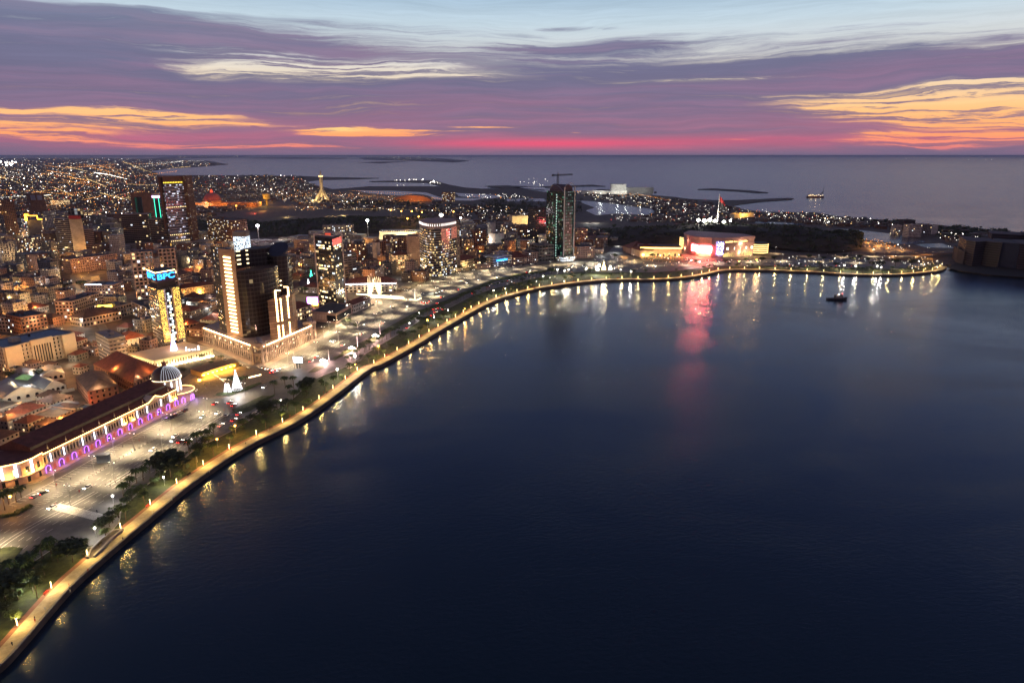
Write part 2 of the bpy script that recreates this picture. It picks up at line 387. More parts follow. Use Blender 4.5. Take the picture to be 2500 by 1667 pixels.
# ---------------------------------------------------------------- land
SHORE = [(-120, 1735), (0, 1644), (60, 1582), (171, 1452), (250, 1378), (319, 1318), (383, 1264), (472, 1190), (600, 1103), (757, 1020), (900, 911),
         (936, 895), (1025, 844), (1108, 794), (1200, 743), (1273, 719), (1345, 703.5), (1447, 690.5), (1520, 687), (1597, 687), (1670, 682), (1718, 675),
         (1754, 667), (1791, 663), (1888, 664), (2000, 669), (2078, 674), (2180, 675), (2256, 670), (2299, 663.6), (2312, 655)]
TIP = [(2306, 648), (2322, 650), (2340, 662), (2420, 672), (2500, 678), (2750, 700)]
FAR = [(2900, 600), (2500, 570), (2394, 563), (2289, 551), (2202, 544), (2118, 536), (2052, 531), (1988, 520), (1948, 520), (1863, 519), (1815, 513),
       (1786, 503), (1815, 499), (1863, 493), (1932, 488.5), (1938, 486), (1924, 484.5), (1863, 487), (1803, 490), (1742, 490), (1682, 487), (1645, 482), (1609, 479),
       (1570, 476), (1556, 467), (1464, 463), (1440, 468), (1330, 470), (1278, 462), (1239, 460), (1180, 462), (1136, 459), (1097, 452), (1059, 441), (957, 442), (901, 443.5),
       (910, 445), (957, 445), (1040, 447), (1080, 456), (901, 456), (842, 461), (812, 463), (773, 454), (748, 444), (778, 440), (880, 438), (926, 435.5), (817, 433.5), (743, 431), (600, 429),
       (393, 428), (365, 419), (408, 412), (485, 408), (556, 402), (510, 393), (430, 389.5), (250, 386), (-600, 386), (-900, 1000), (-500, 1735)]
def smooth(pts, n=6):
    out = []
    for i in range(len(pts) - 1):
        p0 = pts[max(i - 1, 0)]; p1 = pts[i]; p2 = pts[i + 1]; p3 = pts[min(i + 2, len(pts) - 1)]
        for k in range(n):
            t = k / n
            out.append(tuple(0.5 * ((2 * p1[j]) + (-p0[j] + p2[j]) * t + (2 * p0[j] - 5 * p1[j] + 4 * p2[j] - p3[j]) * t * t + (-p0[j] + 3 * p1[j] - 3 * p2[j] + p3[j]) * t ** 3) for j in range(2)))
    out.append(tuple(pts[-1])); return out
shore_w = smooth([tuple(P(x, y, 0)[:2]) for x, y in SHORE], 8)     # world, metres
land_out = shore_w + [tuple(P(x, y, 0)[:2]) for x, y in TIP] + [tuple(P(x, y, 0)[:2]) for x, y in FAR]
def sheet(name, poly, z, m, z0=None, kind='structure'):
    """flat area, tessellated so that concave outlines fill correctly"""
    from mathutils.geometry import tessellate_polygon
    mb = MB(); pts = [Vector((p[0], p[1], z)) for p in poly]
    for t in tessellate_polygon([pts]):
        q = [pts[i] for i in t]
        if (q[1] - q[0]).cross(q[2] - q[0]).z < 0: q = q[::-1]
        mb.face(q)
    if z0 is not None:
        n = len(pts)
        a = sum(pts[i].x * pts[(i + 1) % n].y - pts[(i + 1) % n].x * pts[i].y for i in range(n))
        if a < 0: pts = pts[::-1]
        for i in range(n):
            p, q = pts[i], pts[(i + 1) % n]; mb.face([(p.x, p.y, z0), (q.x, q.y, z0), q, p])
    return tag(mb.build(name, m), kind=kind)
m_land = mat('town_ground', (0.095, 0.072, 0.056), var=0.6, scale=0.08)
m_earth = mat('sand_bar', (0.10, 0.085, 0.075), var=0.35, scale=0.01)
m_asph = mat('asphalt', (0.125, 0.118, 0.105), rough=0.6, var=0.42, scale=0.06)
m_pave = mat('paving', (0.44, 0.35, 0.22), var=0.36, scale=0.22)
m_path = mat('red_path', (0.28, 0.13, 0.08), var=0.2, scale=0.4)
m_grass = mat('grass', (0.048, 0.058, 0.016), var=0.6, scale=0.35)
m_kerb = mat('kerb_stone', (0.34, 0.32, 0.29), var=0.2)
m_line = mat('road_paint', (0.62, 0.60, 0.54), var=0.35, scale=0.6)
m_conc = mat('concrete', (0.22, 0.20, 0.18), var=0.25)
sheet('ground', land_out, G, m_land, -3)
# ---------------------------------------------------------------- streets and promenade
def offs(pts, d):
    out = []
    for i, p in enumerate(pts):
        a = pts[max(i - 1, 0)]; b = pts[min(i + 1, len(pts) - 1)]
        dx, dy = b[0] - a[0], b[1] - a[1]; l = math.hypot(dx, dy) or 1
        dd = d(i) if callable(d) else d
        out.append((p[0] - dy / l * dd, p[1] + dx / l * dd))
    return out
def strip(mb, A, B, z, m=0, h=0.0):
    for i in range(len(A) - 1):
        mb.face([(*A[i], z), (*B[i], z), (*B[i + 1], z), (*A[i + 1], z)][::-1], m)
        if h:
            for Q in (A, B):
                mb.face([(*Q[i], z - h), (*Q[i + 1], z - h), (*Q[i + 1], z), (*Q[i], z)], m)
    return mb
def resample(pts, step, off=0.0):
    """points every step metres: (x, y, heading)"""
    out = []; need = off
    for a, b in zip(pts, pts[1:]):
        l = math.hypot(b[0] - a[0], b[1] - a[1])
        while need <= l:
            t = need / l; out.append((a[0] + (b[0] - a[0]) * t, a[1] + (b[1] - a[1]) * t, math.atan2(b[1] - a[1], b[0] - a[0]))); need += step
        need -= l
    return out
nS = len(shore_w)
wid = lambda w0, w1: (lambda i: w0 + (w1 - w0) * min(1, i / (nS * 0.6)))
sh0 = offs(shore_w, 0.2); sh1 = offs(shore_w, 1.2); sh2 = offs(shore_w, wid(6.8, 9)); sh3 = offs(shore_w, wid(8.8, 11.5)); sh4 = offs(shore_w, wid(16, 22))
mb = MB(); strip(mb, sh0, sh1, G + 0.45, 0, 0.45); struct('sea_wall_kerb', mb, m_conc)
mb = MB(); strip(mb, sh1, sh2, G + 0.012); struct('promenade_paving', mb, m_pave)
mb = MB(); strip(mb, sh2, sh3, G + 0.016); struct('red_path', mb, m_path)
L_PX = [(-90, 1500), (0, 1420), (60, 1385), (110, 1352), (150, 1330), (205, 1338), (240, 1325), (290, 1275), (300, 1238), (383, 1164), (444, 1123), (480, 1095), (561, 1054), (620, 1020),
        (700, 985), (770, 925), (850, 893), (885, 868), (940, 835), (1000, 800), (1040, 772), (1100, 750), (1150, 724), (1200, 706), (1260, 690), (1330, 674), (1420, 663), (1500, 664),
        (1600, 664), (1680, 658), (1760, 650), (1900, 648), (2050, 652), (2180, 657), (2250, 652)]
L_W = [tuple(P(x, y)[:2]) for x, y in L_PX]
sheet('park_lawn', sh3[6:] + L_W[::-1], G + 0.03, m_grass)
U_PX = [(-90, 1215), (0, 1188), (90, 1172), (110, 1158), (281, 1068), (434, 992), (440, 940), (520, 868), (500, 834), (620, 886), (651, 886), (770, 828), (858, 768), (905, 745),
        (960, 722), (1010, 702), (1057, 682), (1117, 665), (1165, 658), (1317, 641), (1447, 634), (1560, 640), (1660, 641), (1780, 637), (1900, 632), (2040, 631), (2100, 624),
        (2250, 620), (2338, 611), (2338, 617), (2250, 627), (2120, 633), (2200, 641), (2250, 645)]
sheet('boulevard_road', poly_px(U_PX) + L_W[::-1], G + 0.02, m_asph)
# grass medians and verges
for q in ([(-70, 1400), (0, 1338), (30, 1334), (57, 1338), (40, 1358), (-20, 1418)], [(566, 1000), (578, 1012), (612, 1003), (640, 985), (668, 966), (640, 966), (600, 985)],
          [(752, 910), (770, 908), (792, 897), (788, 892), (770, 895)],
          [(815, 880), (850, 862), (915, 832), (960, 806), (1020, 770), (1095, 740), (1155, 710), (1212, 687), (1298, 668), (1370, 659), (1370, 656), (1290, 664), (1205, 682), (1148, 705), (1086, 734), (1010, 764), (945, 800), (900, 826), (840, 855)],
          [(843, 858), (878, 856), (880, 848), (862, 846)], [(897, 827), (935, 826), (940, 818), (915, 816)]):
    sheet('grass_median', poly_px(q), G + 0.14, m_grass, G)
sheet('garden_bed', poly_px([(525, 966), (560, 967), (600, 953), (640, 936), (632, 934), (590, 948), (556, 955), (530, 960)]), G + 0.25, m_grass, G)
# road lines, laid out along the guide rows surveyed from the road
def rowW(pts): return smooth([tuple(P(x, y)[:2]) for x, y in pts], 5)
ln = MB()
def line(pts, w=0.25, dash=None, z=G + 0.028):
    if dash is None:
        strip(ln, offs(pts, -w / 2), offs(pts, w / 2), z)
    else:
        for x, y, h in resample(pts, dash[0] + dash[1]):
            c, s = math.cos(h), math.sin(h); l = dash[0] / 2
            ln.face([(x + a * c * l - b * s * w / 2, y + a * s * l + b * c * w / 2, z) for a, b in ((-1, -1), (1, -1), (1, 1), (-1, 1))])
rowA = rowW([(20, 1232), (143, 1168), (220, 1124), (300, 1079), (400, 1026), (459, 998)])
rowB = rowW([(194, 1182), (290, 1122), (345, 1092), (408, 1057), (470, 1026), (520, 1004)])
rowC = rowW([(260, 1187), (383, 1113), (450, 1072), (530, 1024), (556, 1008)])
line(rowA, 0.35)
for x, y, h in resample(offs(rowA, -0.4), 2.9):       # parking bays
    n = h - math.pi / 2; q = []
    c, s = math.cos(n), math.sin(n)
    a = (x, y); b = (x + c * 5, y + s * 5); w = 0.12
    ln.face([(a[0] - s * -w, a[1] - c * w, G + .028), (b[0] - s * -w, b[1] - c * w, G + .028), (b[0] + s * -w, b[1] + c * w, G + .028), (a[0] + s * -w, a[1] + c * w, G + .028)])
rowD = offs(rowA, -13)
for x, y, h in resample(rowD, 2.9):
    n = h - math.pi * .3; c, s = math.cos(n), math.sin(n); b = (x + c * 5, y + s * 5); w = .12
    ln.face([(x + s * w, y - c * w, G + .028), (b[0] + s * w, b[1] - c * w, G + .028), (b[0] - s * w, b[1] + c * w, G + .028), (x - s * w, y + c * w, G + .028)])
for k in (-1.2, 1.2): line(offs(rowC, k), 0.3)
for k in (4.5, 8, 11.5): line(offs(rowC, k), 0.2, (3, 4))
for k in (-4.8, -8.4, -12): line(offs(rowC, k), 0.2, (3, 4))
rowE = rowW([(-60, 1382), (20, 1320), (100, 1272), (180, 1230), (235, 1200)])
for k in (-1.2, 1.2): line(offs(rowE, k), 0.3)
for k in (4.5, 8, 11.5, 15, -4.8, -8.4, -12): line(offs(rowE, k), 0.22, (3.5, 4))
# zebra crossing over the boulevard
za, zb = P(135, 1235), P(240, 1262)
for i in range(34):
    t = i / 33; p = za.lerp(zb, t); h = math.atan2(rowE[-1][1] - rowE[-6][1], rowE[-1][0] - rowE[-6][0]); c, s = math.cos(h), math.sin(h); w = .28; l = 3
    ln.face([(p.x - c * l + s * w, p.y - s * l - c * w, G + .028), (p.x + c * l + s * w, p.y + s * l - c * w, G + .028), (p.x + c * l - s * w, p.y + s * l + c * w, G + .028), (p.x - c * l - s * w, p.y - s * l + c * w, G + .028)])
rowF = rowW([(668, 905), (735, 882), (800, 850), (870, 815), (950, 775), (1010, 748), (1070, 722), (1130, 700), (1200, 680), (1290, 663), (1380, 653), (1470, 650)])
for k in (-1, 1): line(offs(rowF, k), 0.3)
for k in (4.5, 8, 11.5, -4.5, -8): line(offs(rowF, k), 0.22, (3.5, 5))
for k in (24, 33, 47):
    for x, y, h in resample(offs(rowF, k), 3.0, 40 if k > 30 else 60):
        if y > 1120: break
        n = h + math.pi / 2; c, s = math.cos(n), math.sin(n); b = (x + c * 5, y + s * 5); w = .1
        ln.face([(x + s * w, y - c * w, G + .028), (b[0] + s * w, b[1] - c * w, G + .028), (b[0] - s * w, b[1] + c * w, G + .028), (x - s * w, y + c * w, G + .028)])
struct('road_markings', ln, m_line)
# kerbs
kb = MB()
for pts in (L_W,): 
    a = smooth(pts, 3); strip(kb, offs(a, -.2), offs(a, .2), G + 0.15, 0, .15)
for q in ([(0, 1195), (90, 1178), (120, 1163), (285, 1072), (440, 996), (462, 980)], [(622, 891), (652, 890), (772, 832), (858, 772)], [(1010, 706), (1117, 669), (1165, 662), (1317, 645), (1447, 638)]):
    a = rowW(q); strip(kb, offs(a, -.2), offs(a, .2), G + 0.15, 0, .15)
struct('kerb', kb, m_kerb)
# footways in front of the buildings
m_side = mat('footway', (0.26, 0.19, 0.15), var=0.25, scale=0.4)
sheet('footway', poly_px([(0, 1180), (90, 1160), (285, 1062), (434, 985), (462, 975), (462, 980), (440, 995), (285, 1071), (120, 1162), (90, 1177), (0, 1194)]), G + 0.15, m_side)
sheet('footway', poly_px([(480, 836), (500, 828), (620, 884), (651, 884), (772, 826), (790, 822), (772, 833), (655, 894), (618, 894)]), G + 0.15, m_side)
# the square with the sunken market entrance
sheet('square_paving', poly_px([(441, 928), (456, 950), (482, 967), (520, 973), (541, 972), (590, 957), (638, 938), (682, 922), (660, 912), (570, 880), (535, 868), (519, 872)]), G + 0.13, mat('square_stone', (0.27, 0.19, 0.12), var=.3, scale=.5), G)
# side streets of the town, seen from the lit strips between the roofs
for q in ([(163, 700), (180, 720), (215, 760), (240, 800), (262, 850), (300, 870), (285, 840), (262, 800), (240, 760), (222, 730), (185, 690)],
          [(40, 640), (48, 600), (52, 560), (56, 530), (62, 512), (68, 480), (74, 480), (70, 512), (66, 545), (66, 575), (70, 610), (72, 640)],
          [(200, 535), (215, 548), (238, 553), (240, 549), (222, 538), (205, 528)],
          [(250, 424), (275, 432), (312, 441), (314, 440), (280, 430), (256, 422)],
          [(170, 672), (243, 668), (246, 690), (248, 720), (232, 715), (205, 690), (175, 690)],
          [(940, 712), (1010, 700), (1020, 690), (1000, 688), (960, 694), (930, 700)],
          [(2092, 586), (2140, 592), (2212, 610), (2230, 616), (2130, 618), (2112, 604)],
          [(1360, 640), (1480, 620), (1500, 600), (1530, 600), (1520, 620), (1600, 640)],
          [(952, 527), (1030, 534), (1060, 536), (1150, 540), (1150, 542), (1050, 539), (1020, 538), (950, 530)]):
    sheet('side_street', poly_px(q), G + 0.06, m_asph)
# water behind the spit and lagoons lying inside the land outline
def lagoon(q): 
    sheet('lagoon_water', poly_px(q, G + .3), G + 0.3, WATER)
lagoon([(1403, 489), (1450, 492), (1520, 501), (1600, 512), (1640, 522), (1600, 524), (1555, 524), (1500, 522), (1455, 526), (1430, 514), (1452, 507), (1425, 497)])
lagoon([(1234, 486), (1334, 485), (1334, 492), (1240, 492)])
lagoon([(868, 465), (960, 466), (1040, 470), (1075, 482), (1180, 485), (1155, 490), (1080, 489), (1030, 484), (980, 478), (900, 472)])
lagoon([(1110, 471), (1200, 476), (1234, 479), (1200, 485), (1125, 480)])
lagoon([(2045, 558), (2100, 562), (2170, 570), (2215, 578), (2260, 590), (2210, 597), (2150, 590), (2090, 583), (2066, 570)])
lagoon([(2230, 596), (2300, 594), (2330, 606), (2260, 604)])
lagoon([(1830, 540), (1900, 543), (1960, 546), (1955, 549), (1900, 548), (1836, 544)])
lagoon([(1180, 454), (1240, 452), (1280, 460), (1330, 464), (1330, 457), (1300, 452)])
# sand bars and islands out at sea
def isle(q, z=3.0): sheet('island', poly_px(q, 0), z, m_earth, -1)
isle([(1703, 463.5), (1740, 461), (1770, 463), (1830, 466), (1876, 471.5), (1850, 472), (1800, 468), (1740, 464.5)])
isle([(1308, 456.5), (1380, 454.5), (1447, 452), (1478, 456), (1430, 455.5), (1380, 457.5), (1330, 459)])
isle([(1190, 457), (1260, 455), (1316, 457), (1250, 459.5), (1200, 459)])
isle([(875, 385.5), (930, 382.5), (1010, 384), (1080, 388), (1145, 393.5), (1110, 397), (1040, 394), (960, 392), (890, 390)], 14)
isle([(878, 397), (930, 395), (1000, 394.5), (960, 397), (930, 399.5), (900, 398)])
isle([(600, 385.8), (690, 384.5), (860, 386.5), (840, 388), (700, 388), (620, 387)], 8)
isle([(2095, 535), (2112, 532.5), (2118, 535), (2104, 537)], 4)
isle([(360, 389), (420, 382), (600, 381), (600, 385), (480, 387)], 5)
isle([(1597, 470), (1603, 470), (1603, 471.4), (1597, 471.4)], 5)
# ---------------------------------------------------------------- building kit
beige = (0.36, 0.29, 0.24); grey = (0.20, 0.19, 0.185); pink = (0.38, 0.26, 0.22); brown = (0.20, 0.10, 0.07); white = (0.50, 0.47, 0.43)
darkc = (0.05, 0.042, 0.045); cream = (0.50, 0.43, 0.32); bluec = (0.13, 0.16, 0.20); greenc = (0.13, 0.17, 0.13)
WALLS = {'beige': beige, 'grey': grey, 'pink': pink, 'brown': brown, 'white': white, 'dark': darkc, 'cream': cream, 'blue-grey': bluec, 'green': greenc}
def wallm(c): return mat('wall_' + c, WALLS[c], rough=.85, var=.28, scale=.15)
m_tile = mat('roof_tiles', (0.15, 0.048, 0.032), var=.4, scale=.3, bump=.3)
m_rust = mat('roof_rust', (0.085, 0.05, 0.042), var=.5, scale=.25)
m_metal = mat('roof_metal', (0.085, 0.10, 0.135), rough=.45, metal=.3, var=.3)
m_flat = mat('roof_flat', (0.07, 0.062, 0.062), var=.5, scale=.15)
m_white = mat('white_paint', (0.6, 0.58, 0.55), var=.12)
m_pole = mat('pole_steel', (0.35, 0.34, 0.33), rough=.5, metal=.4)
m_dark = mat('dark_steel', (0.03, 0.03, 0.033), rough=.5)
def glassm(name, col, rough=.08):
    if name in MC: return MC[name]
    m = mat(name, col, rough=rough, var=.15, scale=.05, spec=.8); return m
m_glass = glassm('window_glass', (0.018, 0.018, 0.024))
EW = emis('lit_warm', (1.0, 0.66, 0.30), 1.7, False); EY = emis('lit_yellow', (1.0, 0.78, 0.42), 2.6, False); EC = emis('lit_cool', (0.82, 0.92, 1.0), 1.9, False); ED = emis('lit_dim', (0.9, 0.55, 0.3), .5, False)
def boxmesh(name, m):
    b = MB(); b.box((0, 0, 0), 1, .12, 1); return b.mesh(name, [m])
WIN = {k: boxmesh('window', v) for k, v in (('d', m_glass), ('w', EW), ('y', EY), ('c', EC), ('m', ED))}
def pick(litp, cool=.25):
    if random.random() > litp: return 'd'
    r = random.random()
    return 'c' if r < cool else 'm' if r < cool + .25 else 'y' if r < cool + .5 else 'w'
def inpoly(x, y, poly):
    c = False; n = len(poly); j = n - 1
    for i in range(n):
        if (poly[i][1] > y) != (poly[j][1] > y) and x < (poly[j][0] - poly[i][0]) * (y - poly[i][1]) / (poly[j][1] - poly[i][1]) + poly[i][0]: c = not c
        j = i
    return c
def quad(A, B, depth, z=G):
    a, b = P(*A, z), P(*B, z); u = (b - a).normalized(); n = Vector((-u.y, u.x, 0))
    if n.dot(a) < 0: n = -n
    c, d = b + n * depth, a + n * depth
    return [(v.x, v.y) for v in (a, b, c, d)]
def para(pts, z=G):
    """three surveyed corners; the hidden fourth closes the parallelogram"""
    a, b, c = (P(*q, z) for q in pts); d = a + c - b
    return [(v.x, v.y) for v in (a, b, c, d)]
def grow(poly, k):
    cx = sum(p[0] for p in poly) / len(poly); cy = sum(p[1] for p in poly) / len(poly)
    out = []
    for x, y in poly:
        l = math.hypot(x - cx, y - cy); out.append((x + (x - cx) / l * k, y + (y - cy) / l * k))
    return out
def ccw(poly):
    n = len(poly); a = sum(poly[i][0] * poly[(i + 1) % n][1] - poly[(i + 1) % n][0] * poly[i][1] for i in range(n))
    return poly if a > 0 else poly[::-1]
def faces_seen(poly):
    out = []; poly = ccw(poly); n = len(poly)
    for i in range(n):
        p, q = poly[i], poly[(i + 1) % n]; l = math.hypot(q[0] - p[0], q[1] - p[1])
        if l < 2: continue
        nx, ny = (q[1] - p[1]) / l, -(q[0] - p[0]) / l
        mx, my = (p[0] + q[0]) / 2, (p[1] + q[1]) / 2
        if (nx * -mx + ny * -my) / math.hypot(mx, my) > 0.06: out.append((p, q, l, nx, ny))
    return out
FOOT = []      # taken ground
MARKS = []     # landmarks used to tell things apart
REG = []       # generic things that still need a label
def auto(o, desc, px, py): REG.append((o, desc, px, py))
def hip(mb, poly, z, h, over=.6, m=0):
    q = grow(poly, over); a, b, c, d = [Vector((x, y, z)) for x, y in q[:4]]
    if (b - a).length < (c - b).length: a, b, c, d = b, c, d, a
    w = (c - b).length / 2; u = (b - a).normalized(); L2_ = (b - a).length; k = min(w, L2_ / 2 - .1)
    r1 = (a + d) / 2 + u * k + Vector((0, 0, h)); r2 = (b + c) / 2 - u * k + Vector((0, 0, h))
    mb.face([a, b, r2, r1], m); mb.face([c, d, r1, r2], m); mb.face([b, c, r2], m); mb.face([d, a, r1], m)
    mb.face([d, c, b, a], m)
    return mb
def building(name, label, cat, poly, h, wall='beige', style='win', z=G, roof=None, litp=.12, fl=3.4, bay=3.4, ww=.55, wh=.5, roofk=None, group=None, parapet=.9,
             maxw=100, facemat=None, band='white', bandh=1.2, extras=True, base=0.0, skip=(), cool=.25, register=True):
    poly = ccw(poly)
    cx = sum(p[0] for p in poly) / len(poly); cy = sum(p[1] for p in poly) / len(poly)
    root = thing(name, label, cat, (cx, cy, z), group=group)
    if register: FOOT.append(poly)
    wm = facemat or wallm(wall)
    hiproof = roofk in ('tile', 'rust')
    mb = MB(); mb.prism(poly, z, z + h + (0 if hiproof else parapet), 0, top=False)
    if not hiproof:
        inn = grow(poly, -.5)
        n = len(poly)
        for i in range(n):
            j = (i + 1) % n; zt = z + h + parapet
            mb.face([(*poly[i], zt), (*poly[j], zt), (*inn[j], zt), (*inn[i], zt)]); mb.face([(*inn[i], zt), (*inn[j], zt), (*inn[j], z + h), (*inn[i], z + h)])
    mb.build('wall', wm, root)
    if hiproof and len(poly) == 4:
        r = hip(MB(), poly, z + h, min(math.dist(poly[0], poly[1]), math.dist(poly[1], poly[2])) * .28).build('roof', m_tile if roofk == 'tile' else m_rust, root)
    else:
        r = MB(); r.face([(*p, z + h) for p in grow(poly, -.45)]); r = r.build('roof', roof or m_flat, root)
        if extras and h > 8:
            for k in range(random.choice((1, 2, 2))):
                a = random.uniform(-.25, .25); b = random.uniform(-.25, .25)
                p, q, s = Vector((*poly[0], 0)), Vector((*poly[1], 0)), Vector((*poly[-1], 0))
                c = Vector((cx, cy, 0)) + (q - p) * a + (s - p) * b
                ang = math.atan2(q.y - p.y, q.x - p.x); sz = min((q - p).length, (s - p).length)
                MB().box((c.x, c.y, z + h), sz * random.uniform(.15, .3), sz * random.uniform(.15, .25), random.uniform(1.8, 3.4), ang).build('plant_room', wallm(random.choice(('grey', 'beige', wall))), r)
    if not hiproof and 5 < h < 40 and len(poly) == 4 and extras:
        for k in range(random.choice((1, 2, 3))):
            c = lerp2(lerp2(poly[0], poly[1], random.uniform(.15, .85)), lerp2(poly[3], poly[2], random.uniform(.15, .85)), random.uniform(.15, .85)); MB().lathe((c[0], c[1], z + h), [(0, 0), (.9, 0), (.9, 1.6), (.5, 2.0), (0, 2.1)], 8).build('water_tank', wallm('blue-grey') if k else wallm('dark'), r)
    nwin = 0; over = {k: MB() for k in 'dwycm'}
    seen = faces_seen(poly)
    if style in ('win', 'mix'):
        for fi, (p, q, l, nx, ny) in enumerate(seen):
            if fi in skip: continue
            nb = max(1, int(l / bay)); nf = max(1, int((h - base) / fl)); ang = math.atan2(q[1] - p[1], q[0] - p[0])
            bw = l / nb; fh = (h - base) / nf
            for f in range(nf):
                for k in range(nb):
                    t = (k + .5) / nb; x = p[0] + (q[0] - p[0]) * t + nx * .02; y = p[1] + (q[1] - p[1]) * t + ny * .02; zz = z + base + fh * (f + .28)
                    s = pick(litp, cool)
                    if nwin < maxw:
                        mobj('window', WIN[s], root, (x - cx, y - cy, zz - z), ang, (bw * ww, 1, fh * wh)); nwin += 1
                    else: over[s].box((x, y, zz), bw * ww, .12, fh * wh, ang)
    for k, b in over.items():
        if b.f: tag(b.build('window', WIN[k].materials[0], root), kind='stuff')
    if style == 'band':
        nf = max(1, int((h - base) / fl)); fh = (h - base) / nf; g = grow(poly, .35)
        for f in range(nf + 1):
            b = MB(); b.prism(g, z + base + fh * f - bandh / 2, z + base + fh * f + bandh / 2, 0, bot=True); b.build('floor_edge', wallm(band), root)
    return root
def B(name, label, cat, x0, y0, x1, y1, ytop, depth, wall='beige', style='win', **k):
    q = quad((x0, y0), (x1, y1), depth); a = P(x0, y0)
    return building(name, label, cat, q, hgt(a, ytop), wall, style, **k)
def lightbar(name, a, b, r, m, parent, n=5): return MB().tube(a, b, r, r, n).build(name, m, parent)
SPOTS = []   # (pos, power, colour, radius)
def pl(pos, power, col=(1, .7, .35), r=.4): SPOTS.append((tuple(pos), power * 2.8, col, r))
# ---------------------------------------------------------------- the landmark buildings
e_gold = emis('led_gold', (1.0, 0.68, 0.25), 6.0); e_strip = emis('led_warm_white', (1.0, 0.72, 0.38), 9.0); e_purple = emis('led_purple', (0.35, 0.12, 1.0), 6.0)
e_white = emis('led_white', (0.8, 0.85, 1.0), 7.0); e_pinkl = emis('led_pink', (1.0, 0.25, 0.3), 3.0); e_blue = emis('led_blue', (0.03, 0.32, 1.0), 5.0, False); e_green = emis('led_green', (0.05, 0.9, 0.55), 3.0)
e_orange = emis('lamp_orange', (1.0, 0.42, 0.06), 14.0, False); e_lampw = emis('lamp_white', (0.95, 0.97, 1.0), 25.0, False); e_lampy = emis('lamp_yellow', (1.0, 0.72, 0.3), 18.0, False); e_red = emis('lamp_red', (1.0, 0.05, 0.03), 8.0, False)
def dots(name, col, s, cell=(.8, 1.6), p=.5, base=(0.05, 0.045, 0.05)):
    """a curtain of small lights over a dark wall"""
    m, nt, o = newmat(name); N = nt.nodes; L = nt.links
    uv = N.new('ShaderNodeUVMap'); d = N.new('ShaderNodeVectorMath'); d.operation = 'DIVIDE'; d.inputs[1].default_value = (*cell, 1); L.new(uv.outputs[0], d.inputs[0])
    f = N.new('ShaderNodeVectorMath'); f.operation = 'FLOOR'; L.new(d.outputs[0], f.inputs[0])
    w = N.new('ShaderNodeTexWhiteNoise'); L.new(f.outputs[0], w.inputs['Vector'])
    g = N.new('ShaderNodeMath'); g.operation = 'LESS_THAN'; g.inputs[1].default_value = p; L.new(w.outputs['Value'], g.inputs[0])
    k = N.new('ShaderNodeMath'); k.operation = 'MULTIPLY'; k.inputs[1].default_value = s; L.new(g.outputs[0], k.inputs[0])
    b = N.new('ShaderNodeBsdfPrincipled'); b.inputs['Base Color'].default_value = (*base, 1); b.inputs['Emission Color'].default_value = (*col, 1); L.new(k.outputs[0], b.inputs['Emission Strength'])
    L.new(b.outputs[0], o.inputs['Surface']); m.cycles.emission_sampling = 'NONE'; return m
def V2(p, z): return Vector((p[0], p[1], z))
def lerp2(a, b, t): return (a[0] + (b[0] - a[0]) * t, a[1] + (b[1] - a[1]) * t)

# --- dark curved tower on a colonnaded podium
po = [P(498, 833), P(636, 888), P(766, 827)]; po.append(po[0] + po[2] - po[1]); pod = [(p.x, p.y) for p in po]
FOOT.append(grow(pod, 4))
T = thing('office_tower', 'dark curved glass tower with a lit white window column above a colonnaded podium', 'tower', (po[1].x, po[1].y, G))
m_colwall = facade('podium_wall', (0.30, 0.22, 0.18), .04, (2.6, 6.5), (.5, .7), s=.8)
m_col = mat('podium_stone', (0.42, 0.32, 0.26), var=.2, scale=.3)
PH = 14.0
MB().prism(pod, G, G + PH, 0, top=False).build('podium_wall', m_colwall, T)
r = MB(); r.face([(*p, G + PH) for p in ccw(pod)]); pr = r.build('podium_roof', mat('terrace_dark', (0.10, 0.075, 0.06), var=.4, scale=.2), T)
MB().prism(grow(pod, .9), G + PH - 1.6, G + PH + .4, 0, bot=True).build('cornice', m_col, T)
for a, b, nn, t0, t1 in ((pod[1], pod[0], 26, .07, .985), (pod[1], pod[2], 27, .07, .93)):
    l = math.dist(a, b); ux, uy = (b[0] - a[0]) / l, (b[1] - a[1]) / l; n_ = (uy, -ux)
    if n_[0] * -a[0] + n_[1] * -a[1] < 0: n_ = (-n_[0], -n_[1])
    cm = None
    for k in range(nn):
        t = t0 + (t1 - t0) * k / (nn - 1); x, y = a[0] + (b[0] - a[0]) * t + n_[0] * .9, a[1] + (b[1] - a[1]) * t + n_[1] * .9
        c = MB(); c.box((x, y, G), 1.1, 1.1, .8, math.atan2(uy, ux)); c.tube((x, y, G + .8), (x, y, G + PH - 2.6), .42, .36, 8); c.box((x, y, G + PH - 2.6), 1.0, 1.0, 1.0, math.atan2(uy, ux)); c.build('column', m_col, T)
    A_ = Vector((a[0] + (b[0] - a[0]) * .055 + n_[0] * 1.3, a[1] + (b[1] - a[1]) * .055 + n_[1] * 1.3, G + PH + .75)); B_ = Vector((a[0] + (b[0] - a[0]) * .95 + n_[0] * 1.3, a[1] + (b[1] - a[1]) * .95 + n_[1] * 1.3, G + PH + .75))
    MB().tube(A_, B_, .30, .30, 5).build('light_strip', emis('led_podium', (1.0, 0.62, 0.27), 24.0), T)
    for k in range(9):
        q = A_.lerp(B_, (k + .5) / 9); pl((q.x + n_[0] * 5, q.y + n_[1] * 5, G + 6), 900, (1, .66, .34), .6)
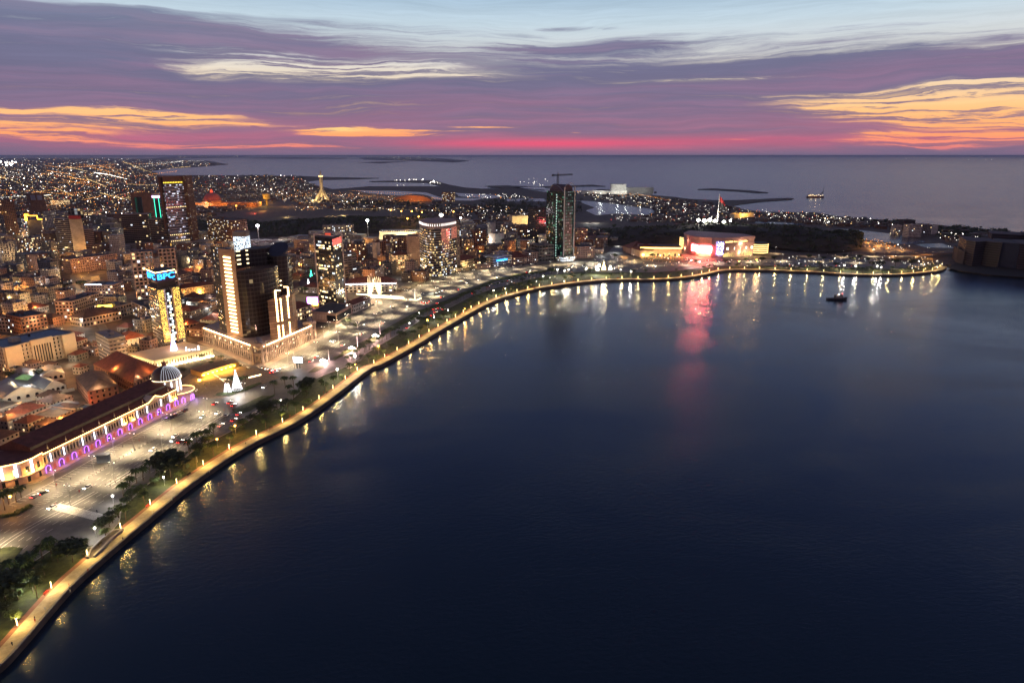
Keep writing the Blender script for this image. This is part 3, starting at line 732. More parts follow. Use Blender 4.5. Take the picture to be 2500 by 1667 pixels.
def pavilion(c, w, h, ang, parent):
    pv = MB()
    for sx in (-1, 1):
        for sy in (-1, 1):
            for o_ in (0, 1.6):
                x, y = sx * (w / 2 - .6 - o_), sy * (w / 2 - .6); pv.box((c[0] + x * math.cos(ang) - y * math.sin(ang), c[1] + x * math.sin(ang) + y * math.cos(ang), G), 1.1, 1.1, h - 3, ang)
    pv.box((c[0], c[1], G + h - 3), w + .6, w + .6, 2.2, ang); pv.box((c[0], c[1], G + h - .8), w - .5, w - .5, .8, ang); pv.box((c[0], c[1], G + h * .45), w - .8, w - .8, 1.0, ang)
    p = pv.build('pavilion', m_col, parent)
    MB().lathe((c[0], c[1], G + h), [(w * .36, 0), (w * .36, 1.2), (w * .33, 2.2), (w * .25, 3.4), (w * .12, 4.4), (0.12, 4.8), (0.1, 6.5), (0, 6.5)], 14).build('cupola', mat('lead_roof', (0.12, 0.11, 0.14), rough=.5, var=.2), p)
ang = math.atan2(pod[2][1] - pod[1][1], pod[2][0] - pod[1][0])
pavilion(lerp2(pod[1], pod[3], .02), 10, 19, ang + .2, T); pavilion(lerp2(pod[2], pod[0], .03), 9, 18.5, ang, T)
Z0 = G + PH
fp = lambda *q: [(P(x, y, Z0).x, P(x, y, Z0).y) for x, y in q]
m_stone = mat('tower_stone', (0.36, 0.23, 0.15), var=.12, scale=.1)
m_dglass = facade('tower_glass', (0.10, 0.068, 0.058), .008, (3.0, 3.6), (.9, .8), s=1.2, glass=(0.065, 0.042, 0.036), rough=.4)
sl_ = [P(537, 804, Z0), P(555, 815, Z0), P(594, 825, Z0)]; sl_.append(sl_[0] + sl_[2] - sl_[1]); slab = [(p.x, p.y) for p in sl_]
HS = hgt(P(555, 815, Z0), 606)
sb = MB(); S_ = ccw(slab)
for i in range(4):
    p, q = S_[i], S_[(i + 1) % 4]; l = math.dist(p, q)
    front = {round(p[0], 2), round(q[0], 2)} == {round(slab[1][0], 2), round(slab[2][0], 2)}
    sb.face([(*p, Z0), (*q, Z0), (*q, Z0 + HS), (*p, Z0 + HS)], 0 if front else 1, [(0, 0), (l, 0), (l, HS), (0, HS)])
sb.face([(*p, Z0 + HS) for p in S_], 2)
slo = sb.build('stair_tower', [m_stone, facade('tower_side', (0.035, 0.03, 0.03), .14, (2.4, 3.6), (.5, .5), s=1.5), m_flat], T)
a, b = slab[1], slab[2]; u = Vector((b[0] - a[0], b[1] - a[1], 0)).normalized(); nrm = Vector((u.y, -u.x, 0))
if nrm.dot(Vector((a[0], a[1], 0))) > 0: nrm = -nrm
wS = math.dist(a, b); e_col = emis('lit_column', (1.0, 0.64, 0.28), 8.0)
for k in range(21):
    zz = Z0 + HS * (.045 + .90 * k / 21); c = Vector((*lerp2(a, b, .52), 0)) + nrm * .35
    MB().box((c.x, c.y, zz), wS * .42, .7, 1.25, math.atan2(u.y, u.x)).build('window', e_col, slo)
    if k % 3 == 0: pl((c.x + nrm.x * 3.5, c.y + nrm.y * 3.5, zz + 1), 420, (1, .60, .28), .8)
# curved main body and the recessed upper block
arc = []
c0, c1, c2 = P(594, 826, Z0), P(656, 826, Z0), P(710, 793, Z0)
for k in range(13):
    t = k / 12; q = c0 * (1 - t) ** 2 + c1 * 2 * t * (1 - t) + c2 * t * t; arc.append((q.x, q.y))
back = [(c2.x - 4, c2.y + 30), (c0.x + 8, c0.y + 42)]
HB = hgt(c0, 664)
m_sm = facade('smoked_glass', (0.050, 0.033, 0.029), .010, (3.4, 3.9), (.93, .84), s=.8, glass=(0.026, 0.017, 0.016), rough=.4)
MB().prism(arc + back, Z0, Z0 + HB, 0, 1).build('main_block', [m_sm, m_rust], T)
q0, q1 = P(596, 812, Z0), P(668, 800, Z0)
ub = [(q0.x, q0.y), (q1.x, q1.y), (q1.x + 3, q1.y + 26), (q0.x + 6, q0.y + 30)]
u0 = MB().prism(ub, Z0 + HB, Z0 + HS - 3, 0, 1).build('upper_block', [m_sm, m_flat], T)
aa, bb = Vector((*ub[0], 0)), Vector((*ub[1], 0)); an = math.atan2(bb.y - aa.y, bb.x - aa.x)
for k in range(4):
    for t, w in ((.08, 3.6), (.36, 2.2)):
        c = aa.lerp(bb, t); mobj('window', WIN['y'], u0, (c.x - T.location.x, c.y - T.location.y - .15, Z0 + HB + 3 + k * 4 - T.location.z), an, (w, 2, 1.3))
# round shaft at the right with its tilted roof disc
rc = P(692, 800, Z0); HR = hgt(rc, 626)
rs = MB(); n = 20; ring = [(rc.x + 8.5 * math.cos(2 * math.pi * k / n), rc.y + 8.5 * math.sin(2 * math.pi * k / n) + 6) for k in range(n)]
rs.prism(ring, Z0, Z0 + HR, 0, 1); ro = rs.build('round_shaft', [m_sm, m_flat], T)
ds = MB(); cc = Vector((rc.x, rc.y + 6, Z0 + HR + 6)); nn_ = Vector((-.1, -.62, .78)).normalized(); ax = nn_.orthogonal().normalized(); ay = nn_.cross(ax)
for th, dz in ((0, .5), (1, -.5)): ds.face([cc + (ax * math.cos(t) + ay * math.sin(t)) * 9.5 + nn_ * dz for t in ([2 * math.pi * k / 24 for k in range(24)] if not th else [-2 * math.pi * k / 24 for k in range(24)])])
for k in range(24):
    t, w = 2 * math.pi * k / 24, 2 * math.pi * (k + 1) / 24; A1, B1 = cc + (ax * math.cos(t) + ay * math.sin(t)) * 9.5, cc + (ax * math.cos(w) + ay * math.sin(w)) * 9.5
    ds.face([A1 - nn_ * .5, B1 - nn_ * .5, B1 + nn_ * .5, A1 + nn_ * .5])
ds.build('roof_disc', mat('disc_metal', (0.03, 0.035, 0.07), rough=.4), ro)
for k, zz in enumerate((.56, .50)):
    MB().tube((rc.x - 9, rc.y - 3.6, Z0 + HR * zz + 6), (rc.x + 3, rc.y - 3, Z0 + HR * zz + 8), .35).build('light_strip', e_strip, ro)
# lower block with lit frames
lf = [P(662, 830, Z0), P(692, 826, Z0), P(720, 812, Z0)]; lo = [(p.x, p.y) for p in lf] + [(lf[2].x - 2, lf[2].y + 16), (lf[0].x + 2, lf[0].y + 14)]
HL = hgt(lf[0], 735)
lw = MB().prism(lo, Z0, Z0 + HL, 0, 1).build('lower_block', [mat('bronze_panel', (0.13, 0.07, 0.045), rough=.4), m_flat], T)
for k in range(8):
    MB().prism(grow(lo, .5), Z0 + HL * k / 7 - .2, Z0 + HL * k / 7 + .3, 0, bot=True).build('floor_edge', mat('bronze_trim', (0.30, 0.19, 0.13)), lw)
for i, (a, b) in enumerate(((lf[0], lf[1]), (lf[1], lf[2]))):
    for t in ((.72,) if i == 0 else (.05, .62)):
        q = a.lerp(b, t) + Vector((0, -.9, 0))
        for k in range(12):
            if k in (4,): continue
            MB().box((q.x, q.y, Z0 + 1 + HL * 1.02 * k / 12), 1.6, .5, HL / 14).build('window', e_col, lw)
    q = a.lerp(b, .5); pl((q.x - 2, q.y - 8, Z0 + 12), 500, (1, .6, .3), 1)
up_ = [lf[0].lerp(lf[1], .7), lf[1].lerp(lf[2], .75)]
for q in up_: MB().box((q.x, q.y - .6, Z0 + HL), 1.4, .6, 9).build('window', e_col, lw)
MB().tube((up_[0].x, up_[0].y - .6, Z0 + HL + 9), (up_[0].x + 5, up_[0].y - .6, Z0 + HL + 9), .5).build('light_strip', e_col, lw)
MB().tube((up_[1].x, up_[1].y - .6, Z0 + HL + 9), (up_[1].x - 4, up_[1].y - .6, Z0 + HL + 9), .5).build('light_strip', e_col, lw)

# --- tower with blue letters
sh_ = [P(378, 842), P(403, 857), P(456, 842)]; sh_.append(sh_[0] + sh_[2] - sh_[1]); S = [(p.x, p.y) for p in sh_]; FOOT.append(grow(S, 2))
HT = hgt(sh_[1], 707); T = thing('letter_tower', 'slim tower with blue rooftop letters BPC and gold light curtains down its front', 'tower', (sh_[1].x, sh_[1].y, G))
m_lf = facade('ribbed_grey', (0.20, 0.19, 0.20), .07, (2.4, 3.5), (.85, .45), s=.9)
mbt = MB(); mbt.prism(S, G, G + HT, 0, 1); mbt.build('shaft', [m_lf, m_flat], T)
a, b = Vector((*S[1], 0)), Vector((*S[2], 0)); u = (b - a).normalized(); nr = Vector((u.y, -u.x, 0)); nr = nr if nr.dot(a) < 0 else -nr; w = (b - a).length
def panel(name, t0, t1, z0, z1, m, par, off=.15, a=a, b=b, nr=nr):
    p, q = a.lerp(b, t0) + nr * off, a.lerp(b, t1) + nr * off; l = (q - p).length
    return MB().prism([(p.x, p.y), (q.x, q.y), (q.x + nr.x * .3, q.y + nr.y * .3), (p.x + nr.x * .3, p.y + nr.y * .3)][::-1], z0, z1, 0).build(name, m, par)
m_cur = dots('gold_curtain', (1.0, .62, .12), 2.6, (.42, .55), .42)
for t0, t1 in ((.02, .27), (.68, .97)): panel('light_curtain', t0, t1, G + 8, G + HT - 1, m_cur, T)
panel('stair_glazing', .36, .58, G + 6, G + HT - 2, m_glass, T); panel('pilaster', .29, .34, G + 6, G + HT - 1, dots('violet_lights', (.75, .6, .8), .8, (.5, .7), .4, (.2, .15, .15)), T); panel('pilaster', .6, .66, G + 6, G + HT - 1, wallm('pink'), T)
for k in range(16):
    z = G + 8 + (HT - 12) * k / 16; p = a.lerp(b, .44 if k % 2 else .5) + nr * .5
    MB().box((p.x, p.y, z), 2.0 + (k % 3), .4, 2.0, math.atan2(u.y, u.x)).build('window', EC if k % 4 else EY, T)
nk = grow(S, -3.5); HN = 5.5
MB().prism(nk, G + HT, G + HT + HN, 0).build('neck', wallm('dark'), T)
sg = grow(S, -2.2); sg = [(x + (S[0][0] - S[3][0]) * 0 , y) for x, y in sg]
HG = hgt(P(403, 857), 668) - HT - HN
so_ = MB().prism(sg, G + HT + HN, G + HT + HN + HG, 0, 1).build('sign_box', [mat('sign_panel', (0.06, 0.035, 0.07), rough=.4), m_flat], T)
sgc = sg
for i, j in ((0, 1), (1, 2)):
    p, q = V2(sgc[i], G + HT + HN + HG + .2), V2(sgc[j], G + HT + HN + HG + .2)
    MB().tube(p, q, .35, .35, 5).build('light_strip', emis('led_sign_rim', (1.0, .75, .3), 10.0), so_)
    d = (q - p); l = d.length; dn = d.normalized(); n3 = Vector((dn.y, -dn.x, 0)); n3 = n3 if n3.dot(p) < 0 else -n3
    cu = bpy.data.curves.new('sign_lettering', 'FONT'); cu.body = 'BPC'; cu.align_x = 'CENTER'; cu.align_y = 'CENTER'; cu.size = HG * .78 if i else HG * .78; cu.extrude = .15; cu.offset = .12
    o_ = bpy.data.objects.new('sign_source', cu); COL.objects.link(o_); bpy.context.view_layer.update()
    me_ = bpy.data.meshes.new_from_object(o_.evaluated_get(bpy.context.evaluated_depsgraph_get())); bpy.data.objects.remove(o_); me_.materials.clear(); me_.materials.append(e_blue)
    wid_ = max(v.co.x for v in me_.vertices) - min(v.co.x for v in me_.vertices)
    o_ = bpy.data.objects.new('sign_lettering', me_); COL.objects.link(o_)
    c = (p + q) / 2 - Vector((0, 0, HG * .5)) + n3 * .35
    o_.parent = so_; o_.location = c - wpos(so_); o_.rotation_euler = (math.pi / 2, 0, math.atan2(-n3.x, n3.y) + math.pi); o_.scale = (l * .86 / wid_, 1, 1)
# lit podium of that tower
pp = [P(313, 883), P(379, 900), P(521, 869)]; pp.append(pp[0] + pp[2] - pp[1]); PP = [(p.x, p.y) for p in pp]; FOOT.append(grow(PP, 2))
HP = 7.0; PT = thing('bank_podium', 'low white banking hall flooded with warm light around the blue-lettered tower', 'building', (pp[1].x, pp[1].y, G))
m_cr = mat('podium_cream', (0.62, 0.52, 0.36), var=.1)
b_ = MB(); b_.prism(PP, G, G + HP, 0, 1); b_.build('wall', [m_cr, mat('podium_deck', (0.15, 0.10, 0.07), var=.4)], PT)
MB().prism(grow(PP, .7), G + HP - .6, G + HP + .5, 0, bot=True).build('cornice', m_cr, PT)
for (a, b), nw in (((pp[0], pp[1]), 12), ((pp[1], pp[2]), 22)):
    d = (b - a).normalized(); n3 = Vector((d.y, -d.x, 0)); n3 = n3 if n3.dot(a) < 0 else -n3
    for k in range(nw):
        p = a.lerp(b, (k + .5) / nw) + n3 * .1; MB().box((p.x, p.y, G + 1.6), .8 if nw > 15 else 1.1, .2, 3.2, math.atan2(d.y, d.x)).build('window', m_glass, PT)
    MB().tube(a + n3 * 1.2 + Vector((0, 0, .3)), b + n3 * 1.2 + Vector((0, 0, .3)), .22).build('light_strip', emis('led_flood', (1.0, .74, .36), 34.0), PT)
    for k in range(8):
        p = a.lerp(b, (k + .5) / 8) + n3 * 3.2; pl((p.x, p.y, G + 1.2), 900, (1, .76, .40), .5)
# small white figures and the blue tree on the terrace
lt = thing('light_sculpture', 'small white glowing ornaments on the terrace edge of the banking hall', 'light sculpture', (P(470, 856, G + HP).x, P(470, 856, G + HP).y, G + HP + .5))
for i, (dx, h) in enumerate(((-5, 3.2), (-2.5, 1.2), (0, 1.0), (2.2, 1.4), (5, 4.0))):
    q = lt.location + Vector((dx, dx * .25, 0)); MB().lathe((q.x, q.y, q.z), [(0.5, 0), (.6, h * .3), (.3, h * .6), (.55, h * .85), (0, h)], 8).build('lit_ornament', e_white, lt)
def cone_tree(px, py, ytop, rpx, m, label, z=G, star=None, wires=True):
    p = P(px, py, z); h = hgt(p, ytop); d = p.length if False else math.hypot(p.x, p.y); r = rpx / 1667 * d * 1.0
    t = thing('light_cone_tree', label, 'light tree', (p.x, p.y, z))
    mb = MB()
    for k in range(20):
        a0 = 2 * math.pi * k / 20; mb.tube((p.x + r * math.cos(a0), p.y + r * math.sin(a0), z + .3), (p.x, p.y, z + h), .09 * max(1, d / 600), .06, 4, cap=False)
    for f in range(7):
        rr_ = r * (1 - f / 7); zz = z + .3 + h * f / 7
        for k in range(12):
            a0, a1 = 2 * math.pi * k / 12, 2 * math.pi * (k + 1) / 12; mb.tube((p.x + rr_ * math.cos(a0), p.y + rr_ * math.sin(a0), zz), (p.x + rr_ * math.cos(a1), p.y + rr_ * math.sin(a1), zz), .16 * max(1, d / 600), None, 4, cap=False)
    mb.build('light_net', m, t)
    MB().tube((p.x, p.y, z), (p.x, p.y, z + h), .25, .12).build('mast', m_pole, t)
    s = MB(); s.lathe((p.x, p.y, z + h), [(0, -.8), (.8, 0), (0, .9)], 6); s.build('star', star or m, t)
    return t
cone_tree(425, 855, 818, 7, emis('led_bluewhite', (.45, .45, 1.0), 7), 'blue-white light tree on the terrace in front of the gold-curtained tower', z=G + HP + .4)

# --- glass tower with white frame
gt = [P(780, 751), P(823, 760), P(845, 746)]; gt.append(gt[0] + gt[2] - gt[1]); Gq = [(p.x, p.y) for p in gt]; FOOT.append(grow(Gq, 3))
HGt = hgt(gt[0], 577); T = thing('glass_tower', 'black glass tower in a thin white frame with a red screen near its top', 'tower', (gt[1].x, gt[1].y, G))
m_gt = facade('office_glass', (0.03, 0.028, 0.03), .20, (3.2, 3.9), (.84, .55), s=1.3, glass=(0.012, 0.012, 0.015), rough=.2)
MB().prism(Gq, G, G + HGt, 0, 1).build('curtain_wall', [m_gt, m_flat], T)
for f in (.16, .235, .56, .60, .845, .875):   # whole storeys alight
    for (i, j) in ((0, 1), (1, 2)):
        if f in (.16, .56) and i: continue
        p, q = V2(Gq[i], G + HGt * f), V2(Gq[j], G + HGt * f); t0, t1 = (.1, .9) if f > .8 else (.15, .7) if i == 0 else (.2, .8)
        a2, b2 = p.lerp(q, t0), p.lerp(q, t1); d = (b2 - a2).normalized(); n3 = Vector((d.y, -d.x, 0)); n3 = n3 if n3.dot(p) < 0 else -n3
        nseg = 7
        for k in range(nseg):
            if random.random() < .25: continue
            c = a2.lerp(b2, (k + .5) / nseg) + n3 * .12; mobj('window', WIN[random.choice('yycw')], T, (c.x - T.location.x, c.y - T.location.y, c.z - T.location.z), math.atan2(d.y, d.x), ((b2 - a2).length / nseg * .85, 2, 1.7))
m_fr = mat('white_frame', (0.62, 0.48, 0.42), var=.08)
fr = MB()
for p in (Gq[0], Gq[2]): fr.box((p[0], p[1], G), 1.6, 1.6, HGt + 3)
for i, j in ((0, 1), (1, 2), (2, 3), (3, 0)): fr.tube(V2(Gq[i], G + HGt + 2.6), V2(Gq[j], G + HGt + 2.6), .8, .8, 4)
fr.build('frame', m_fr, T)
p, q = V2(Gq[1], 0), V2(Gq[2], 0); d = (q - p).normalized(); n3 = Vector((d.y, -d.x, 0)); n3 = n3 if n3.dot(p) < 0 else -n3
pw = [(p + n3 * .3), p.lerp(q, .93) + n3 * .3]
MB().prism([(pw[0].x, pw[0].y), (pw[1].x, pw[1].y), (pw[1].x - n3.x * .3, pw[1].y - n3.y * .3), (pw[0].x - n3.x * .3, pw[0].y - n3.y * .3)], G + HGt * .90, G + HGt * .985).build('led_screen', dots('red_screen', (1.0, .16, .12), 1.3, (1.1, 1.1), .8, (.1, .02, .02)), T)
MB().box(((Gq[1][0] + Gq[3][0]) / 2, (Gq[1][1] + Gq[3][1]) / 2, G + HGt), 6, 4, 3).build('plant_room', emis('red_glow', (1, .12, .06), .8), T)
gp = [P(763, 784), P(822, 790), P(861, 766)]; gp.append(gp[0] + gp[2] - gp[1]); q4 = [(p.x, p.y) for p in gp]; FOOT.append(grow(q4, 2))
PT = building('tower_podium', 'low pink stone podium with slotted wall under the white-framed glass tower', 'building', q4, 10.5, 'pink', 'none', register=False, extras=False)
for (i, j, t0, t1, z0, z1, m) in ((0, 1, .05, .55, 3, 9, m_fr), (0, 1, .62, .98, 2, 8.5, m_glass), (1, 2, .02, .9, 2, 8.5, m_glass)):
    p, q = V2(q4[i], 0), V2(q4[j], 0); d = (q - p).normalized(); n3 = Vector((d.y, -d.x, 0)); n3 = n3 if n3.dot(p) < 0 else -n3
    if m is m_fr:
        for k in range(9):
            c = p.lerp(q, t0 + (t1 - t0) * k / 8) + n3 * .3; MB().box((c.x, c.y, G + z0), .9, .5, z1 - z0, math.atan2(d.y, d.x)).build('fin', m, PT)
    else:
        A2, B2 = p.lerp(q, t0) + n3 * .2, p.lerp(q, t1) + n3 * .2
        MB().prism([(A2.x, A2.y), (B2.x, B2.y), (B2.x - n3.x * .4, B2.y - n3.y * .4), (A2.x - n3.x * .4, A2.y - n3.y * .4)], G + z0, G + z1).build('glazing', m, PT)

# --- round-cornered glass tower
rp = [P(1027, 662), P(1036, 670), P(1048, 674.5), P(1062, 676), P(1080, 674.5), P(1100, 669.5), P(1117, 663)]
R4 = [(p.x, p.y) for p in rp]; R4 += [(R4[-1][0] - 6, R4[-1][1] + 34), (R4[0][0] + 10, R4[0][1] + 42)]; FOOT.append(grow(R4, 3))
HR_ = hgt(rp[0], 551); T = thing('office_tower', 'round-cornered office tower ringed by pale floor lines with a bright toothed crown', 'tower', (rp[3].x, rp[3].y, G))
m_rt = facade('bank_glass', (0.05, 0.045, 0.045), .40, (2.6, 3.9), (.82, .5), s=1.5, glow=(1, .74, .33), glass=(0.02, 0.02, 0.025), rough=.2)
MB().prism(R4, G, G + HR_, 0, 1).build('curtain_wall', [m_rt, m_flat], T)
nfl = 18
for f in range(nfl + 1): MB().prism(grow(R4, .5), G + 4 + (HR_ - 4) * f / nfl - .35, G + 4 + (HR_ - 4) * f / nfl + .35, 0, bot=True).build('floor_edge', mat('floor_line', (.45, .36, .3)), T)
cr = grow(R4, -.6); MB().prism(cr, G + HR_ + .35, G + HR_ + 8.5, 0, 1).build('crown', [wallm('pink'), wallm('pink')], T)
for i in range(len(cr) - 3):
    a, b = V2(cr[i], 0), V2(cr[i + 1], 0); l = (b - a).length
    d = (b - a).normalized(); n3 = Vector((d.y, -d.x, 0)); n3 = n3 if n3.dot(a) < 0 else -n3
    for k in range(max(1, int(l / 3))):
        c = a.lerp(b, (k + .5) / max(1, int(l / 3))) + n3 * .2; MB().box((c.x, c.y, G + HR_ + 3.6), .9, .4, 3.6, math.atan2(d.y, d.x)).build('window', emis('crown_light', (.95, .9, .85), 2.0, False), T)
a, b = rp[4], rp[5]; d = (rp[6] - rp[4]).normalized(); n3 = Vector((d.y, -d.x, 0)); n3 = n3 if n3.dot(a) < 0 else -n3
a2, b2 = rp[4] + n3 * 1.0, rp[6].lerp(rp[5], .15) + n3 * 2.0
MB().prism([(a2.x, a2.y), (b2.x, b2.y), (b2.x - n3.x, b2.y - n3.y), (a2.x - n3.x, a2.y - n3.y)], G + HR_ * .76, G + HR_ - .5).build('led_screen', dots('tower_screen', (.9, .28, .18), .55, (1.0, 1.0), .75, (.14, .06, .05)), T)
e2 = rp[6]; MB().box((e2.x + .5, e2.y + 2, G), 7, 7, HR_ + 2, .2).build('corner_wall', facade('punched', (.34, .25, .2), .2, (3.2, 3.9), (.3, .4), s=1), T)
for k in range(5): pl((rp[2].lerp(rp[6], k / 4).x, rp[2].lerp(rp[6], k / 4).y - 7, G + 4), 700, (1, .72, .35), .6)

# --- green glass tower with arches
gw = [P(1333, 629), P(1374, 637), P(1402, 633)]; gw.append(gw[0] + gw[2] - gw[1]); Q = [(p.x, p.y) for p in gw]; FOOT.append(grow(Q, 3))
HQ = hgt(gw[1], 469); T = thing('green_tower', 'tallest tower, dark green glass with white posts ending in roof arches', 'tower', (gw[1].x, gw[1].y, G))
m_gg = facade('green_glass', (0.008, 0.035, 0.03), .10, (2.6, 3.8), (.8, .7), glow=(.3, .9, .6), s=.28, glass=(0.006, 0.030, 0.024), rough=.2)
m_gr = facade('green_grid', (0.012, 0.03, 0.028), .72, (4.6, 5.2), (.55, .35), glow=(.30, .62, .50), s=.38, glass=(0.01, 0.03, 0.025), rough=.3)
mbq = MB(); qq = ccw(Q)
for i in range(4):
    p, q = qq[i], qq[(i + 1) % 4]; l = math.dist(p, q); fr_ = {round(p[0], 1), round(q[0], 1)} == {round(Q[1][0], 1), round(Q[2][0], 1)}
    mbq.face([(*p, G), (*q, G), (*q, G + HQ), (*p, G + HQ)], 1 if fr_ else 0, [(0, 0), (l, 0), (l, HQ), (0, HQ)])
mbq.face([(*p, G + HQ) for p in qq], 2); mbq.build('curtain_wall', [m_gg, m_gr, m_flat], T)
a, b = gw[1], gw[2]; d = (b - a).normalized(); n3 = Vector((d.y, -d.x, 0)); n3 = n3 if n3.dot(a) < 0 else -n3
for t in (.0, .86):
    c = a.lerp(b, t) + n3 * 1.2; MB().box((c.x, c.y, G), 1.5, 1.5, HQ + 8, math.atan2(d.y, d.x)).build('post', m_white, T)
for f in range(30): 
    p, q = a + n3 * .4 + Vector((0, 0, HQ * f / 30)), b + n3 * .4 + Vector((0, 0, HQ * f / 30)); MB().tube(p, q, .3, .3, 4).build('floor_edge', mat('green_trim', (.05, .10, .09)), T)
for k in range(24):
    c = gw[0].lerp(gw[1], .58) + Vector((0, -.6, 6 + HQ * .93 * k / 24)); MB().box((c.x, c.y, c.z), 1.1, .6, 2.2).build('window', emis('stair_light', (.6, 1, .9), 1.0, False), T)
def arch(a, b, z, h, name, par, r=.7, n=12):
    mb = MB(); pts = [a.lerp(b, k / n) + Vector((0, 0, z + h * math.sin(math.pi * k / n))) for k in range(n + 1)]
    for p, q in zip(pts, pts[1:]): mb.tube(p, q, r, r, 6)
    return mb.build(name, m_pole, par)
f0 = Vector((0, 0, -G))
arch(a + n3 * 1.2 + f0, a.lerp(b, .86) + n3 * 1.2 + f0, G + HQ + 8, 7, 'roof_arch', T, .45)
arch(gw[0] + f0, gw[0].lerp(gw[1], .98) + f0, G + HQ, 11, 'roof_arch', T, .4)
cen = (gw[1] + gw[3]) / 2
vt = MB(); L_ = (gw[2] - gw[1]).length
for k in range(10):
    t0, t1 = math.pi * k / 10, math.pi * (k + 1) / 10
    e0, e1 = gw[0].lerp(gw[3], .15) - cen, gw[0].lerp(gw[3], .85) - cen
    def pt(t, s): return cen + (e0.lerp(e1, s)) * 0.0 + (gw[1].lerp(gw[0], .5) - cen) * (1 - 2 * s) * .0 + (gw[2] - gw[1]) * .5 * math.cos(t) * .8 + (gw[0] - gw[1]) * (s - .5) * .8 + Vector((0, 0, HQ + 12 * math.sin(t)))
    vt.face([pt(t0, 0), pt(t1, 0), pt(t1, 1), pt(t0, 1)])
for s in (0, 1): vt.face([pt(math.pi * k / 10, s) for k in range(11)])
vt.build('roof_vault', mat('vault_bronze', (.10, .06, .06), rough=.5), T)
T2 = building('shop_podium', 'white shop podium with bright ground floor below the green tower', 'building', quad((1375, 640), (1404, 637), 16), 8, 'white', 'win', litp=.9, cool=.8, register=False, extras=False, fl=4)
# tower crane on the roof
cb = cen + Vector((-6, 4, HQ)); CRN = thing('tower_crane', 'tower crane standing on the roof of the green tower', 'crane', (cb.x, cb.y, cb.z))
def lattice(mb, a, b, w, n, r=.12):
    a, b = Vector(a), Vector(b); d = (b - a).normalized(); x = d.orthogonal().normalized() * w / 2; y = d.cross(x)
    cs = [x + y, x - y, -x - y, -x + y]
    for c in cs: mb.tube(a + c, b + c, r, r, 4, cap=False)
    for k in range(n):
        p, q = a.lerp(b, k / n), a.lerp(b, (k + 1) / n)
        for i in range(4): mb.tube(p + cs[i], q + cs[(i + 1) % 4], r * .7, None, 3, cap=False)
    return mb
lattice(MB(), cb, cb + Vector((0, 0, 28)), 2.6, 8, .35).build('mast', m_dark, CRN)
t_ = cb + Vector((0, 0, 27)); lattice(MB(), t_, t_ + Vector((26, 4, 1)), 1.8, 10, .28).build('jib', m_dark, CRN); lattice(MB(), t_, t_ + Vector((-10, -1.5, 0)), 1.8, 4, .28).build('counter_jib', m_dark, CRN)
MB().box((t_.x - 9, t_.y - 1.4, t_.z - 2), 3.5, 2, 3).build('counterweight', m_dark, CRN); MB().tube(t_, t_ + Vector((0, 0, 6)), .8, .2, 4).build('cab_head', m_dark, CRN)
MARKS += [('dark curved tower', 640, 730), ('blue-lettered tower', 415, 770), ('white-framed glass tower', 810, 660), ('round-cornered tower', 1068, 610), ('green glass tower', 1370, 550)]
# ---------------------------------------------------------------- long arcaded palace with the ribbed dome
s_, e_ = P(110, 1156), P(436, 987); d = (e_ - s_).normalized(); n3 = Vector((-d.y, d.x, 0)); n3 = n3 if n3.dot(s_) > 0 else -n3; LP = (e_ - s_).length; ang = math.atan2(d.y, d.x)
HPA = 12.0; DP = 34
T = thing('arcaded_palace', 'long pink palace with purple-lit ground floor arches and a huge dark red roof', 'palace', (s_.x, s_.y, G))
m_pal = mat('palace_wall', (0.44, 0.27, 0.22), var=.2, scale=.4); m_pal2 = mat('palace_column', (0.50, 0.40, 0.33), var=.15)
body = [(s_.x, s_.y), (e_.x, e_.y), ((e_ + n3 * DP).x, (e_ + n3 * DP).y), ((s_ + n3 * DP).x, (s_ + n3 * DP).y)]; FOOT.append(grow(body, 3))
b = MB(); b.prism(body, G, G + HPA, 0, top=False); b.build('wall', m_pal, T)
rf = MB(); o = Vector((0, 0, G + HPA))
A0, A1, B0, B1 = s_ + n3 * 1.2, e_ + n3 * 1.2, s_ + n3 * DP, e_ + n3 * DP
up1 = Vector((0, 0, 1.6)); A2, A3 = s_ + n3 * 7, e_ + n3 * 7
z = lambda v, h: Vector((v.x, v.y, G + HPA + h))
rf.face([z(s_, 0), z(e_, 0), z(A3, 1.8), z(A2, 1.8)]); rf.face([z(A2, 1.8), z(A3, 1.8), z(A3, 3.6), z(A2, 3.6)], 1)
R0, R1 = s_ + n3 * DP * .58, e_ + n3 * DP * .58
rf.face([z(A2, 3.6), z(A3, 3.6), z(R1, 6.8), z(R0, 6.8)]); rf.face([z(R0, 6.8), z(R1, 6.8), z(B1, -.2), z(B0, -.2)]); rf.face([z(s_, 0), z(A2, 1.8), z(A2, 3.6), z(R0, 6.8), z(B0, -.2)]); rf.face([z(B1, -.2), z(R1, 6.8), z(A3, 3.6), z(A3, 1.8), z(e_, 0)])
ro = rf.build('roof', [m_tile, mat('clerestory', (.10, .08, .075), var=.3)], T)
nb = 25; led = emis('led_cornice', (1.0, .66, .18), 9.0)
def at(t, out=0.0, zz=0.0): q = s_.lerp(e_, t) - n3 * out; return Vector((q.x, q.y, G + zz))
